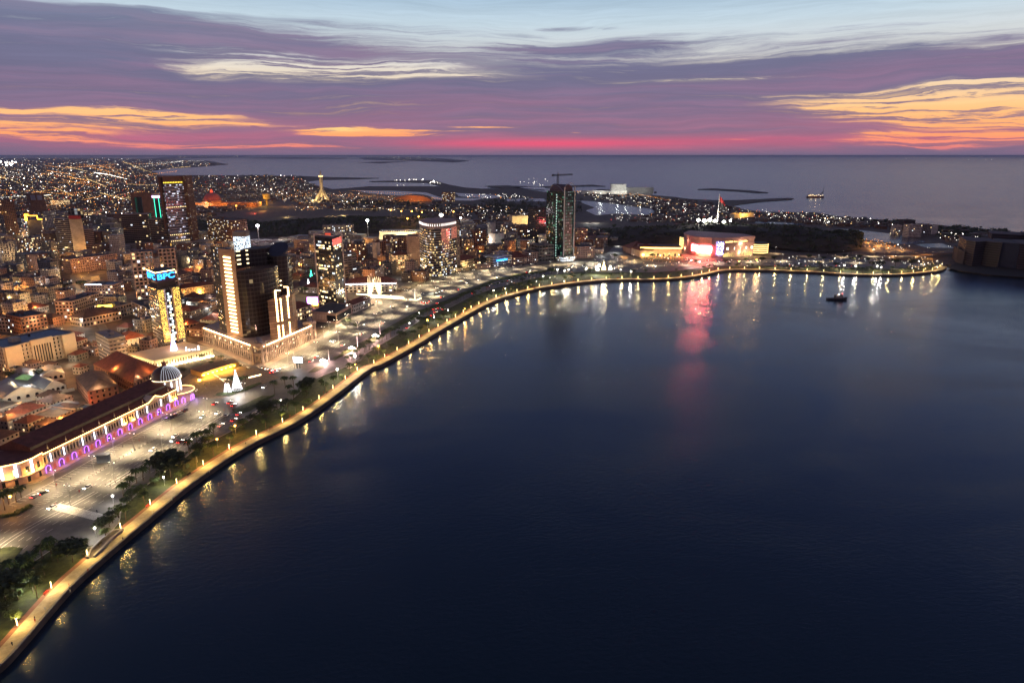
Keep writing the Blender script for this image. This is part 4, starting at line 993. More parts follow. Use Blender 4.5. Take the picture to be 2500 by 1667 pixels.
for i in range(nb):
    t = (i + .5) / nb; w = 3.1
    # arch opening: dark reveal, lit outline
    big = i % 2 == 0
    a = MB(); pts = [(-w / 2, 0), (-w / 2, 2.6)] + [(-w / 2 * math.cos(math.pi * k / 8), 2.6 + w / 2 * math.sin(math.pi * k / 8)) for k in range(1, 8)] + [(w / 2, 2.6), (w / 2, 0)]
    if not big: pts = [(x * .62, zz * .82) for x, zz in pts]
    a.face([at(t + x / LP, .08, zz + .1) for x, zz in pts]); a = a.build('arch', emis('arch_pink', (1.0, .20, .16), .55) if not big else mat('arch_recess', (.20, .10, .12)), T)
    if big:
        m_ = MB()
        for p, q in zip(pts, pts[1:]): m_.tube(at(t + p[0] / LP, .35, p[1]), at(t + q[0] / LP, .35, q[1]), .12, None, 4)
        m_.build('light_strip', e_purple, a)
        q = at(t, 2.6, 1.0); pl(q, 120, (.55, .25, 1), .4)
    else: q = at(t, 2.4, 1.6); pl(q, 130, (1, .3, .2), .4)
    c = MB()
    for tt in (i / nb, (i + .5) / nb):
        c.tube(at(tt, .5, 5.6), at(tt, .5, HPA - 1.2), .38, .33, 6)
        c.box(at(tt, .5, 5.2), .9, .9, .5, ang)
    c.build('column', m_pal2, T)
    for tt in (.25, .75): MB().box(at((i + tt) / nb, .06, 6.6), 1.5, .15, 3.0, ang).build('window', m_glass, T)
    if i in (1, 3, 6, 8, 10, 13, 16, 18, 21, 23):
        MB().tube(at(i / nb, .95, 5.8), at(i / nb, .95, HPA - 1.2), .28, .28, 5).build('light_strip', e_white, T)
MB().box(at(.5, .25, 5.0), LP, .9, .45, ang).build('string_course', m_pal2, T)
MB().tube(at(0, .7, HPA + .1), at(.74, .7, HPA + .1), .22).build('light_strip', led, T); MB().tube(at(.86, .7, HPA + .1), at(1, .7, HPA + .1), .22).build('light_strip', led, T)
pd = MB(); q0, q1, q2 = at(.74, .5, HPA), at(.80, .5, HPA + 3.0), at(.86, .5, HPA); pd.face([q0, q2, q1]); pd.face([q0 + n3, q1 + n3, q2 + n3]); pd.face([q0, q1, q1 + n3 * 7, q0 + n3 * 7]); pd.face([q1, q2, q2 + n3 * 7, q1 + n3 * 7]); pd.build('pediment', [m_pal2], T)
MB().tube(q0 - n3 * .3, q1 - n3 * .3, .22).tube(q1 - n3 * .3, q2 - n3 * .3, .22).build('light_strip', led, T)
for i in range(9): 
    c = z(R0.lerp(R1, (i + .5) / 9), 6.6); c = Vector((at((i + .5) / 9).x, at((i + .5) / 9).y, G + HPA)) + n3 * 2; MB().lathe(c, [(.5, 0), (.5, 1.2), (.15, 1.8), (0, 4.2)], 5).build('finial', m_pal2, ro)
for t in (.535, .60, .93, .965): 
    q = at(t, 1.4, 5.7); MB().box(q, 2.2, .8, .9, ang).build('flood_light', emis('balcony_flood', (1.0, .5, .08), 16.0), T); pl((q.x, q.y, q.z + 1.6), 420, (1, .52, .12), .5)
for k in range(14): q = at((k + .5) / 14, 3.5, HPA + .5); pl(q, 130, (1, .7, .3), .5)
# left corner block
cb_ = [P(-60, 1193), P(-5, 1196), P(58, 1182), P(88, 1170), P(111, 1156)]; cq = [(p.x, p.y) for p in cb_]; cq += [(cq[-1][0] + n3.x * 22, cq[-1][1] + n3.y * 22), (cq[0][0] + n3.x * 22, cq[0][1] + n3.y * 22)]; FOOT.append(grow(cq, 2))
C = thing('corner_house', 'orange-lit corner house with white light bars at the left end of the arcaded palace', 'building', (cb_[1].x, cb_[1].y, G))
MB().prism(cq, G, G + 13, 0, 1).build('wall', [m_pal, m_tile], C)
for i in range(4):
    a, b = cb_[i], cb_[i + 1]; dd = (b - a).normalized(); nn = Vector((dd.y, -dd.x, 0)); nn = nn if nn.dot(a) < 0 else -nn; l = (b - a).length; an2 = math.atan2(dd.y, dd.x)
    o1 = nn * .4; MB().tube(a + o1 + Vector((0, 0, 13.1)), b + o1 + Vector((0, 0, 13.1)), .25).build('light_strip', led, C)
    MB().box(((a + b) / 2 + nn * .5).to_tuple()[:2] + (G + 4.6,), l, 1.2, .5, an2).build('balcony', m_pal2, C)
    for k in range(max(1, int(l / 4))):
        c = a.lerp(b, (k + .5) / max(1, int(l / 4))) + nn * .1
        MB().box((c.x, c.y, G + .3), 1.6, .2, 3.2, an2).build('window', m_glass, C); MB().box((c.x, c.y, G + 6), 1.8, .2, 3.5, an2).build('window', EY if i < 2 else m_glass, C)
    c = (a + b) / 2 + nn * 2.0; pl((c.x, c.y, G + 6.2), 1100, (1, .5, .10), .6)
for p in (cb_[1].lerp(cb_[2], .85), cb_[2].lerp(cb_[3], .98), cb_[1].lerp(cb_[2], .3)):
    c = p + Vector((0, -.8, 0)); MB().box((c.x, c.y, G + 5.4), 1.0, .5, 7.2).build('light_strip', e_white, C)
# rotunda and dome
dc = P(413, 977); D = thing('domed_rotunda', 'round corner rotunda under a ribbed dome half outlined in white lights', 'rotunda', (dc.x, dc.y, G))
FOOT.append([(dc.x + 13 * math.cos(t), dc.y + 13 * math.sin(t)) for t in (0, 1, 2, 3, 4, 5)])
fr_ = P(440, 974); MB().lathe((fr_.x, fr_.y, G), [(10, 0), (10, 6.5), (10.6, 6.5), (10.6, 7.3), (9.5, 7.3), (9.5, 7.0), (0, 7.0)], 28).build('porch', m_pal, D)
lr = MB(); lr2 = MB()
for k in range(28):
    t, u = 2 * math.pi * k / 28, 2 * math.pi * (k + 1) / 28; lr.tube((fr_.x + 10.7 * math.cos(t), fr_.y + 10.7 * math.sin(t), G + 7.4), (fr_.x + 10.7 * math.cos(u), fr_.y + 10.7 * math.sin(u), G + 7.4), .16, None, 4)
    if k % 3 == 0 and math.sin(t) < .4:
        a_ = MB(); 
        for o1, o2 in (((-1.1, 0), (-1.1, 3)), ((-1.1, 3), (0, 4.2)), ((0, 4.2), (1.1, 3)), ((1.1, 3), (1.1, 0))):
            f = lambda o: (fr_.x + 10.2 * math.cos(t + o[0] / 10), fr_.y + 10.2 * math.sin(t + o[0] / 10), G + o[1]); a_.tube(f(o1), f(o2), .16, None, 4)
        a_.build('light_strip', e_purple, D); pl((fr_.x + 13 * math.cos(t), fr_.y + 13 * math.sin(t), G + 1.5), 200, (.6, .3, 1), .4)
lr.build('light_strip', led, D)
ZD = 18.0
MB().lathe((dc.x, dc.y, G), [(9.6, 0), (9.6, ZD - 1), (10.4, ZD - 1), (10.4, ZD)], 28).build('drum', m_pal2, D)
m_dm = mat('dome_lead', (0.055, 0.035, 0.035), rough=.5, var=.3)
prof = [(10 * math.cos(a) , 9.2 * math.sin(a)) for a in [math.pi / 2 * k / 8 for k in range(9)]]
dm = MB().lathe((dc.x, dc.y, G + ZD), prof, 28).build('dome', m_dm, D, smooth=True)
MB().lathe((dc.x, dc.y, G + ZD + 8.9), [(1.6, 0), (1.6, 2), (2.1, 2.2), (.4, 3.4), (0.1, 5), (0, 5)], 8).build('lantern', mat('lantern_red', (.25, .09, .06)), dm)
for k in range(14):
    t = R(-82 + k * 10.5); mb = MB()
    for (r0, z0), (r1, z1) in zip(prof[:-1], prof[1:-1] + [(.8, 9.15)]): mb.tube((dc.x + (r0 + .12) * math.cos(t), dc.y + (r0 + .12) * math.sin(t), G + ZD + z0), (dc.x + (r1 + .12) * math.cos(t), dc.y + (r1 + .12) * math.sin(t), G + ZD + z1), .10, None, 4, cap=False)
    mb.build('light_rib', emis('rib_light', (.85, .88, 1), 1.1), dm)
rg = MB()
for k in range(28):
    t, u = 2 * math.pi * k / 28, 2 * math.pi * (k + 1) / 28; rg.tube((dc.x + 10.5 * math.cos(t), dc.y + 10.5 * math.sin(t), G + ZD + .1), (dc.x + 10.5 * math.cos(u), dc.y + 10.5 * math.sin(u), G + ZD + .1), .15, None, 4)
rg.build('light_ring', emis('ring_light', (1, .75, .45), 6), dm)
for t in (-70, -45, -20, 5): MB().tube((dc.x + 9.9 * math.cos(R(t)), dc.y + 9.9 * math.sin(R(t)), G + 8.5), (dc.x + 9.9 * math.cos(R(t)), dc.y + 9.9 * math.sin(R(t)), G + ZD - 1.5), .28).build('light_strip', e_white, D)
for k in range(4): pl((dc.x + 14 * math.cos(R(-80 + 35 * k)), dc.y + 14 * math.sin(R(-80 + 35 * k)), G + 11), 300, (1, .75, .5), .5)
pl((dc.x - 6, dc.y + 13, G + 14), 900, (1, .55, .15), .5)
MARKS += [('arcaded palace', 270, 1060), ('ribbed dome', 405, 905)]

# ---------------------------------------------------------------- square: market entrance, light trees, figures
ME = thing('market_entrance', 'sunken market entrance with a flat dark roof and orange-lit wall on the square', 'pavilion', P(497, 921))
tri = [P(464, 912), P(497, 923), P(582, 896), P(572, 887)]; zt = G + 4.2
mb = MB(); mb.prism([(p.x, p.y) for p in tri], zt, zt + .7, 0, bot=True); mb.build('roof', mat('canopy_roof', (0.17, 0.10, 0.07), var=.3), ME)
w = MB(); w.prism([(tri[1].x, tri[1].y), (tri[2].x, tri[2].y), (tri[2].x - .3, tri[2].y + 3), (tri[1].x - .3, tri[1].y + 3)], G, zt, 0); w.build('wall', mat('ochre_wall', (.55, .33, .10), var=.15), ME)
MB().prism([(P(x, y).x, P(x, y).y) for x, y in ((466, 913), (495, 923), (497, 921), (470, 911))], G, G + 4.1).build('side_wall', mat('ochre_wall', (.55, .33, .10)), ME)
for k in range(8):
    q = tri[1].lerp(tri[2], (k + .3) / 8) + Vector((-.3, -1.4, 0)); MB().box((q.x, q.y, G + 2.2), 1.3 if k % 2 else 2.2, .5, .8).build('lamp', emis('market_lamp', (1.0, .52, .07), 20), ME); pl((q.x, q.y - 3.5, G + 3.6), 1300, (1, .50, .08), .4)
q = P(487, 930); MB().box((q.x, q.y, G), 2, 1.2, 1.5).build('lamp', emis('market_lamp', (1.0, .52, .07), 20), ME); pl((q.x, q.y - 1.5, G + 3), 500, (1, .5, .08), .4)
MARKS.append(('market entrance', 530, 915))
MB_ = MB(); a, b = P(604, 924), P(637, 916); MB_.tube(a + Vector((0, 0, .6)), b + Vector((0, 0, .6)), .35); tag(MB_.build('light_wall', e_strip), 'low straight wall outlined in warm white light on the square', 'light wall')
for (x0, y0, x1, y1) in ((540, 926, 563, 928), (536, 924, 547, 932), (520, 914, 533, 921)):
    a, b = P(x0, y0), P(x1, y1); tag(MB().box(((a.x + b.x) / 2, (a.y + b.y) / 2, G + .1), (b - a).length, .5, .5, math.atan2(b.y - a.y, b.x - a.x)).build('bench', emis('bench_glow', (1, .72, .4), 2.5)), 'low glowing bench by the market entrance', 'bench', 'glowing benches by the market entrance')
t1 = cone_tree(579, 951, 904, 12, emis('led_tree', (.95, .93, 1.0), 2.6), 'big white light cone on the square before the market entrance'); pl(P(579, 955, G + 4), 2600, (.95, .93, 1), 1)
MARKS.append(('white light cone', 579, 930))
fg = thing('light_arch', 'white glowing pair of figures shaped like an arch beside the big light cone', 'light sculpture', P(556, 958))
mb = MB(); c = P(556, 958)
for dx in (-2.6, -1, 1, 2.6): mb.tube((c.x + dx, c.y, G), (c.x + dx * .55, c.y, G + 6), .5, .4, 5)
mb.tube((c.x - 1.6, c.y, G + 6), (c.x + 1.6, c.y, G + 6), .6, .6, 5); mb.lathe((c.x - 1, c.y, G + 6.2), [(0, 0), (.8, .8), (0, 1.6)], 6); mb.lathe((c.x + 1, c.y, G + 6.2), [(0, 0), (.8, .8), (0, 1.6)], 6); mb.build('lit_figures', emis('led_tree', (1, 1, 1), 2.6), fg); pl((c.x, c.y - 3, G + 4), 900, (.95, .93, 1), .8)
# video board
vb = thing('video_board', 'bright white video board on two legs at the boulevard crossing', 'video board', P(729, 899)); c = P(729, 899)
for dx in (-1.2, 1.2): MB().box((c.x + dx, c.y, G), .7, .7, 5.2).build('leg', m_dark, vb)
MB().box((c.x, c.y, G + 5), 9.2, 1.0, 5.6, -.25).build('frame', m_dark, vb); MB().box((c.x + .1, c.y - .62, G + 5.3), 8.6, .2, 5.0, -.25).build('screen', emis('screen_white', (.82, .88, 1.0), 6), vb); pl((c.x, c.y - 5, G + 6), 700, (.85, .9, 1), 1.5)
MARKS.append(('video board', 730, 882))
# container kiosks on the boulevard
for i, (x, y, w_, lb) in enumerate(((254, 1126, 6.5, 'dark grey kiosk cube on the parking strip before the palace'), (1044, 722, 16, 'long dark shed beside the boulevard left of the wide car park'))):
    c = P(x, y); k = thing('kiosk', lb, 'kiosk', c); MB().box(c, w_, 4.5, 4.4, .35).build('body', wallm('blue-grey'), k); MB().box((c.x, c.y, c.z + 4.4), w_ + .6, 5.1, .3, .35).build('roof', m_metal, k); MB().box((c.x - .8, c.y - 2.5, c.z + .5), w_ * .5, .15, 2.6, .35).build('shutter', m_dark, k)

# ---------------------------------------------------------------- shopping centre on the bay
ml = [P(1668, 614), P(1684, 622), P(1706, 627), P(1735, 629), P(1764, 629), P(1800, 627), P(1838, 624)]; mq = [(p.x, p.y) for p in ml]; mq += [(mq[-1][0] - 10, mq[-1][1] + 36), (mq[0][0] + 20, mq[0][1] + 40)]; FOOT.append(grow(mq, 6))
HM = hgt(ml[3], 586); M_ = thing('shopping_centre', 'big curved shopping centre glowing red and white above the bay', 'shopping centre', ml[3])
MB().prism(mq, G, G + HM, 0, 1).build('wall', [mat('mall_wall', (.42, .26, .24), var=.15), m_flat], M_)
MB().prism(grow(mq, 1.2), G + HM, G + HM + 4, 0, 1, bot=True).build('parapet', mat('mall_fascia', (.45, .28, .27)), M_)
MB().prism(grow(mq, 1.2), G + HM * .72, G + HM * .80, 0, bot=True).build('fascia', mat('mall_fascia', (.45, .28, .27)), M_)
for i, (t0, t1) in ((1, (.15, 1)), (2, (0, 1))):
    a, b = ml[i].lerp(ml[i + 1], t0), ml[i].lerp(ml[i + 1], t1); sc = MB(); sc.prism([(a.x - .5, a.y - 2), (b.x - .5, b.y - 2), (b.x, b.y - .8), (a.x, a.y - .8)], G + HM * .30, G + HM * .62); sc.build('led_screen', emis('mall_screen', (1.0, .07, .09), 210.0), M_)
    sc = MB(); sc.prism([(a.x - .5, a.y - 2.3), (b.x - .5, b.y - 2.3), (b.x, b.y - 2.05), (a.x, a.y - 2.05)], G + HM * .36, G + HM * .56); sc.build('led_screen', emis('mall_screen_core', (1.0, .45, .30), 45.0), M_)
a, b = ml[3].lerp(ml[4], .42), ml[4]; MB().prism([(a.x, a.y - 2), (b.x, b.y - 2), (b.x, b.y - .5), (a.x, a.y - .5)], G + HM * .15, G + HM * .92).build('led_screen', dots('blue_screen', (.45, .42, 1.0), 5, (1.6, 2.0), .6, (.1, .1, .2)), M_)
a, b = ml[4], ml[6]
for k in range(26):
    if k in (9, 17): continue
    c = a.lerp(b, .06 + .72 * k / 26) + Vector((0, -1.6, HM * .84)); MB().box((c.x, c.y, c.z), 1.5, .3, random.uniform(1.6, 2.8)).build('lit_letter', emis('gold_letter', (1, .6, .2), 3, False), M_)
for k in range(5):
    c = a.lerp(b, .13 + .2 * k) + Vector((0, -.8, HM * .42)); MB().box((c.x, c.y, c.z), 4.6, .5, 4.6).build('window', emis('lit_window', (1, .85, .6), 3.2, False), M_)
for k in range(16):
    c = a.lerp(b, .04 + .94 * k / 16) + Vector((0, -.8, 1.0)); MB().box((c.x, c.y, c.z), 3.6, .5, 6.0 + (k % 3)).build('shop_window', emis('shop_light', (1, .72, .25), 3.5 if k % 4 else 1.2, False), M_)
for k in range(7): c = ml[0].lerp(ml[2], k / 6); pl((c.x, c.y - 9, G + 8), 8000, (1, .42, .22), 2)
for k in range(8): c = ml[2].lerp(ml[6], k / 7); pl((c.x, c.y - 12, G + 8), 9000 if k < 4 else 3500, (1, .27, .12) if k < 4 else (1, .7, .35), 2)
def ringed(px, py, r, ytop, lab, nf=6):
    c = P(px, py); h = hgt(c, ytop); t = thing('glass_drum', lab, 'tower', c)
    ring = [(c.x + r * math.cos(2 * math.pi * k / 20), c.y + r * math.sin(2 * math.pi * k / 20)) for k in range(20)]
    MB().prism(ring, G, G + h, 0, 1).build('core', [m_glass, m_flat], t)
    for f in range(nf):
        z0 = G + 3 + (h - 3) * f / nf; g1 = [(c.x + (r + .7) * math.cos(2 * math.pi * k / 20), c.y + (r + .7) * math.sin(2 * math.pi * k / 20)) for k in range(20)]
        MB().prism(g1, z0, z0 + 1.9, 0, bot=True).build('light_band', emis('drum_light', (1, .66, .22), 2.6, False), t)
    FOOT.append(ring)
ringed(1678, 606, 15, 578, 'glass drum with yellow-lit floors at the left end of the shopping centre', 7); ringed(1850, 620, 17, 592, 'glass drum with yellow-lit floors at the right end of the shopping centre', 5)
for (x, y) in ((1684, 568), (1702, 569), (1709, 570), (1717, 571), (1728, 572), (1826, 580), (1833, 581), (1839, 582)):
    pass
for k in range(5): c = ml[0].lerp(ml[6], k / 4); pl((c.x, c.y - 30, G + 24), 6000, (1, .38, .22) if k < 3 else (1, .6, .35), 3)  # fill lights added in front, without fixtures, to brighten the walls
lb_ = [P(1560, 626), P(1664, 627)]; W1 = B('market_hall', 'long low hall with a glowing yellow eaves line left of the red-lit shopping centre', 'building', 1562, 626, 1664, 627, 604, 45, 'pink', 'none', extras=False)
a, b = P(1562, 626), P(1664, 627); hh = hgt(a, 605)
MB().tube(a + Vector((0, -1, hh)), b + Vector((0, -1, hh)), 1.0).build('light_strip', emis('eaves_gold', (1, .62, .15), 7), W1)
for k in range(22): c = a.lerp(b, (k + .5) / 22) + Vector((0, -.7, 1)); MB().box((c.x, c.y, c.z), 2.4, .4, 4.5).build('shop_window', emis('shop_light', (1, .72, .25), 3.5) if k % 3 else m_glass, W1)
for k in range(9): c = a.lerp(b, (k + .5) / 9); pl((c.x, c.y - 9, G + 4), 2200, (1, .60, .2), 1)
W2 = B('gabled_hall', 'yellow-lit gabled hall at the far left of the shopping centre', 'building', 1541, 622, 1561, 628, 606, 40, 'beige', 'none', roofk='tile'); pl(P(1550, 631, G + 3), 3500, (1, .68, .25), 1); pl(P(1520, 622, G + 3), 2500, (1, .5, .15), 1)
W3 = B('gabled_hall', 'brown lit gabled hall behind the far left end of the shopping centre', 'building', 1520, 612, 1540, 620, 600, 40, 'brown', 'none', roofk='tile'); pl(P(1528, 622, G + 4), 1800, (1, .45, .12), 1)
MARKS += [('shopping centre', 1750, 605), ('yellow-eaved hall', 1610, 615)]
# ---------------------------------------------------------------- surveyed town blocks
# (label, x0, y0, x1, y1, top, depth, wall, style, extra)
TB = [
 ('cream civic building with projecting wings and a blue-black roof', 18, 909, 190, 866, 851, 34, 'cream', 'win', dict(litp=.05, cool=.1, roof=m_metal, ww=.3, wh=.6, bay=3.2)),
 ('eight-storey grey apartment block with a dark blue flat roof', 275, 895, 315, 887, 829, 34, 'beige', 'band', dict(roof=m_metal, band='beige', facemat=facade('apart_a', (.22, .18, .15), .10, (3.0, 3.3), (.6, .5)))),
 ('banded office block with a blank pink end wall and a neon roof edge', 281, 738, 307, 728, 697, 34, 'pink', 'win', dict(litp=.1, roof=m_metal, maxw=60)),
 ('long pale block with white stair lights and rows of dark windows', 184, 786, 252, 762, 737, 20, 'pink', 'win', dict(litp=.12, roof=m_flat)),
 ('long grey-pink office block with closely spaced windows', 176, 668, 290, 652, 634, 22, 'pink', 'win', dict(litp=.08, ww=.4, wh=.35, fl=3.6)),
 ('nearer of two twin towers gridded with square windows, left of the blue sign', 337, 742, 389, 737, 618, 24, 'pink', 'win', dict(litp=.22, bay=4.2, fl=4.4, ww=.62, wh=.62, maxw=100)),
 ('farther twin gridded tower with square windows, right of its twin', 402, 733, 441, 730, 609, 22, 'pink', 'win', dict(litp=.06, bay=4.2, fl=4.4, ww=.62, wh=.62, maxw=90)),
 ('dark ribbed office tower with thin pale floor lines, left half of the pair', 308, 612, 372, 610, 525, 34, 'dark', 'band', dict(band='pink', bandh=.5, facemat=facade('dark_ribbed', (.035, .028, .03), .05, (3.5, 3.6), (.8, .6), glass=(.015, .013, .015)))),
 ('dark ribbed office tower with thin pale floor lines, right half of the pair', 374, 612, 416, 609, 537, 30, 'dark', 'band', dict(band='pink', bandh=.5, facemat=facade('dark_ribbed', (.035, .028, .03), .05))),
 ('tall portal-shaped brown office building behind the ribbed pair', 334, 588, 384, 586, 473, 26, 'brown', 'none', dict()),
 ('beige blank-sided slab tower with a red advert on its roof', 183, 626, 214, 624, 535, 22, 'cream', 'none', dict(extras=False)),
 ('curved ribbed block attached to the beige blank slab', 146, 624, 181, 626, 534, 24, 'beige', 'band', dict(band='beige', bandh=1.4, facemat=facade('shade_ribs', (.05, .045, .04), .05, (3.2, 3.4), (.7, .5)))),
 ('banded apartment block right of the beige blank slab', 211, 622, 236, 619, 562, 20, 'pink', 'band', dict(band='pink', bandh=1.5, facemat=facade('shade_ribs', (.05, .045, .04), .08))),
 ('blue-grey office block with a few yellow windows', 246, 604, 276, 602, 553, 22, 'blue-grey', 'win', dict(litp=.1, maxw=60)),
 ('small red-lit block with glowing storeys behind the town', 268, 553, 299, 551, 527, 20, 'brown', 'win', dict(litp=.4, maxw=40)),
 ('dark brown tower with two pale roof panels', 80, 526, 115, 524, 474, 26, 'brown', 'win', dict(litp=.02, ww=.3, maxw=60)),
 ('dark brown block at the far left beyond the bright avenue', 9, 574, 48, 571, 490, 30, 'brown', 'win', dict(litp=.04, maxw=80)),
 ('grey block at the left frame edge beside the bright avenue', -22, 588, 19, 584, 529, 24, 'grey', 'win', dict(litp=.08, maxw=60)),
 ('windowless grey block with an orange neon frame on its roof', 74, 577, 105, 575, 539, 20, 'grey', 'none', dict(extras=False)),
 ('pale block with two white end fins beside the neon-topped block', 108, 566, 137, 563, 533, 18, 'white', 'win', dict(litp=.05, ww=.5, wh=.7, maxw=20)),
 ('pinkish apartment block beside the car-filled avenue', 70, 622, 108, 616, 583, 22, 'pink', 'win', dict(litp=.3, maxw=50)),
 ('grey apartment block with balconies behind the pinkish one', 108, 613, 126, 611, 586, 20, 'grey', 'band', dict(band='grey', facemat=facade('shade_ribs', (.05, .045, .04), .05))),
 ('tan hotel block with a white corner fin at the left edge', 8, 644, 42, 642, 592, 30, 'beige', 'win', dict(litp=.06, ww=.35, maxw=100)),
 ('ochre-lit low office with yellow storeys among far houses', 130, 505, 172, 503, 490, 24, 'beige', 'win', dict(litp=.9, cool=0, maxw=24)),
 ('small yellow-lit stepped building', 206, 530, 248, 528, 519, 20, 'brown', 'win', dict(litp=.8, cool=0, maxw=24)),
 ('broad low beige block behind the gridded office', 511, 592, 575, 602, 532, 30, 'brown', 'win', dict(litp=.28, ww=.5, wh=.4, maxw=100)),
 ('brown mid-rise behind the white-framed tower', 850, 640, 878, 642, 596, 20, 'brown', 'win', dict(litp=.2, maxw=50)),
 ('grey block with yellow window strips right of the white-framed tower', 841, 682, 872, 676, 622, 24, 'grey', 'win', dict(litp=.14, bay=8, ww=.8, wh=.35, maxw=40)),
 ('long flat-topped apartment building on the slope with sunlit-looking windows', 789, 578, 865, 576, 552, 26, 'beige', 'win', dict(litp=.25, maxw=60)),
 ('brick-red slab with blank white end wall', 922, 640, 944, 638, 592, 18, 'brown', 'win', dict(litp=.12, maxw=60)),
 ('white end wall of the brick-red slab', 911, 640, 921, 641, 593, 16, 'white', 'none', dict(extras=False)),
 ('tall plain pink slab with a column of dark openings', 998, 652, 1026, 651, 578, 26, 'pink', 'win', dict(litp=.02, ww=.15, wh=.2, bay=2.4, maxw=90)),
 ('brown apartment block behind the plain pink slab', 961, 628, 997, 626, 580, 24, 'brown', 'win', dict(litp=.15, maxw=60)),
 ('ornate yellow-lit old mansion with tall arched front', 962, 656, 998, 654, 624, 20, 'cream', 'win', dict(litp=.5, cool=0, maxw=30, roofk='tile')),
 ('orange-lit low house with purple doorway', 882, 660, 922, 662, 646, 24, 'beige', 'none', dict(roofk='rust')),
 ('orange-brown apartment tower behind the boulevard row', 1157, 618, 1187, 616, 565, 22, 'brown', 'win', dict(litp=.14, maxw=90)),
 ('slim blue-grey block with white window strips', 1115, 612, 1127, 611, 555, 18, 'blue-grey', 'win', dict(litp=.4, cool=1, bay=6, ww=.7, maxw=30)),
 ('narrow brown block with a dark side', 1122, 616, 1132, 616, 588, 16, 'brown', 'win', dict(litp=.05, maxw=20)),
 ('grey apartment block in shade with few lights', 1133, 620, 1157, 619, 585, 20, 'grey', 'win', dict(litp=.12, maxw=40)),
 ('tall white blank slab attached to a grey block', 1200, 585, 1210, 584, 546, 14, 'white', 'none', dict(extras=False)),
 ('grey block attached behind the tall white slab', 1211, 584, 1231, 582, 545, 20, 'grey', 'win', dict(litp=.1, maxw=50)),
 ('white blank-fronted block below the tall slab', 1209, 602, 1231, 600, 572, 24, 'white', 'none', dict()),
 ('long pale apartment row full of lit windows', 1232, 592, 1268, 590, 551, 22, 'beige', 'win', dict(litp=.30, maxw=90)),
 ('red-brown apartment row beside the long pale one', 1269, 592, 1290, 590, 554, 20, 'brown', 'win', dict(litp=.15, maxw=50)),
 ('green-grey block with dark roof', 1224, 612, 1239, 614, 585, 26, 'green', 'win', dict(litp=.06, maxw=40)),
 ('peach-lit narrow block with dark roof', 1240, 617, 1259, 616, 590, 20, 'pink', 'win', dict(litp=.05, ww=.3, maxw=30)),
 ('dark mid-rise with scattered lights behind the peach-lit block', 1260, 607, 1306, 606, 587, 24, 'grey', 'win', dict(litp=.15, maxw=60)),
 ('pink block with two stacked dark balconies left of the green tower', 1310, 598, 1332, 597, 562, 22, 'pink', 'win', dict(litp=.12, maxw=40)),
 ('black slab tower standing behind the green tower', 1304, 600, 1332, 598, 509, 26, 'dark', 'win', dict(litp=.06, maxw=60)),
 ('open concrete frame block with six empty storeys', 1316, 641, 1352, 638, 601, 26, 'grey', 'win', dict(litp=.0, bay=5, fl=5, ww=.86, wh=.72, maxw=60)),
 ('pair of pink apartment slabs right of the green tower, nearer half', 1415, 598, 1434, 597, 560, 20, 'pink', 'win', dict(litp=.08, maxw=40)),
 ('pair of pink apartment slabs right of the green tower, farther half', 1402, 596, 1414, 596, 559, 20, 'beige', 'win', dict(litp=.08, maxw=30)),
 ('pink hotel with rows of small dark windows on the boulevard', 1408, 631, 1451, 629, 604, 30, 'pink', 'win', dict(litp=.10, ww=.4, wh=.4, maxw=70)),
 ('white banded bank with a small blue lit sign', 1203, 652, 1249, 646, 629, 26, 'white', 'band', dict(band='white', facemat=facade('bank_band', (.12, .11, .12), .12, (3, 3.4), (.9, .5)), bandh=1.5)),
 ('raised back part of the white banded bank', 1216, 640, 1249, 637, 618, 20, 'white', 'band', dict(band='white', facemat=facade('bank_band', (.12, .11, .12), .12))),
 ('pink arcaded row house with a dark red roof', 1249, 646, 1290, 643, 630, 24, 'pink', 'win', dict(litp=.15, roofk='tile', maxw=50)),
 ('pink block with small rooms on top, right of the red-roofed row', 1291, 643, 1314, 641, 618, 24, 'pink', 'win', dict(litp=.08, maxw=50)),
 ('low yellow house with red roof beside the round-cornered tower', 1122, 657, 1164, 648, 638, 24, 'cream', 'win', dict(litp=.08, roofk='tile', maxw=20)),
 ('dark banded block with lit loggias on the boulevard', 1165, 652, 1190, 649, 632, 22, 'dark', 'win', dict(litp=.2, ww=.8, maxw=30)),
 ('brown-roofed low row lit by a string of orange lamps', 1166, 657, 1199, 653, 647, 8, 'pink', 'win', dict(litp=.8, cool=0, fl=5, bay=5, ww=.25, wh=.2, maxw=12)),
 ('red-lit low building right of the pink slabs', 1435, 592, 1459, 590, 576, 20, 'pink', 'none', dict(roofk='rust')),
 ('long white-corniced customs house with a red roof', 843, 715, 968, 712, 694, 26, 'beige', 'win', dict(litp=.12, roofk='tile', bay=5, maxw=50)),
 ('two-storey arcade with brick-red roof beside the dark curved tower', 722, 786, 764, 772, 757, 20, 'cream', 'win', dict(litp=.6, cool=0, roofk='tile', maxw=40)),
 ('low white shed with red roof right of the white-framed tower', 864, 764, 906, 747, 744, 14, 'white', 'win', dict(litp=.05, roofk='tile', maxw=20)),
 ('pink old house with dark windows beside the gold-curtained tower', 456, 815, 490, 808, 793, 18, 'pink', 'win', dict(litp=.1, roofk='tile', maxw=24)),
 ('long orange-lit yellow house behind the gold-curtained tower', 445, 728, 524, 716, 705, 16, 'cream', 'win', dict(litp=.02, ww=.25, wh=.3, roofk='tile', maxw=40)),
 ('orange-lit house front with small windows, farther up', 468, 664, 506, 660, 650, 16, 'cream', 'win', dict(litp=.02, ww=.3, wh=.3, roofk='rust', maxw=24)),
 ('beige three-storey house with hipped rust roof', 444, 702, 470, 694, 672, 20, 'beige', 'win', dict(litp=.03, roofk='rust', maxw=20)),
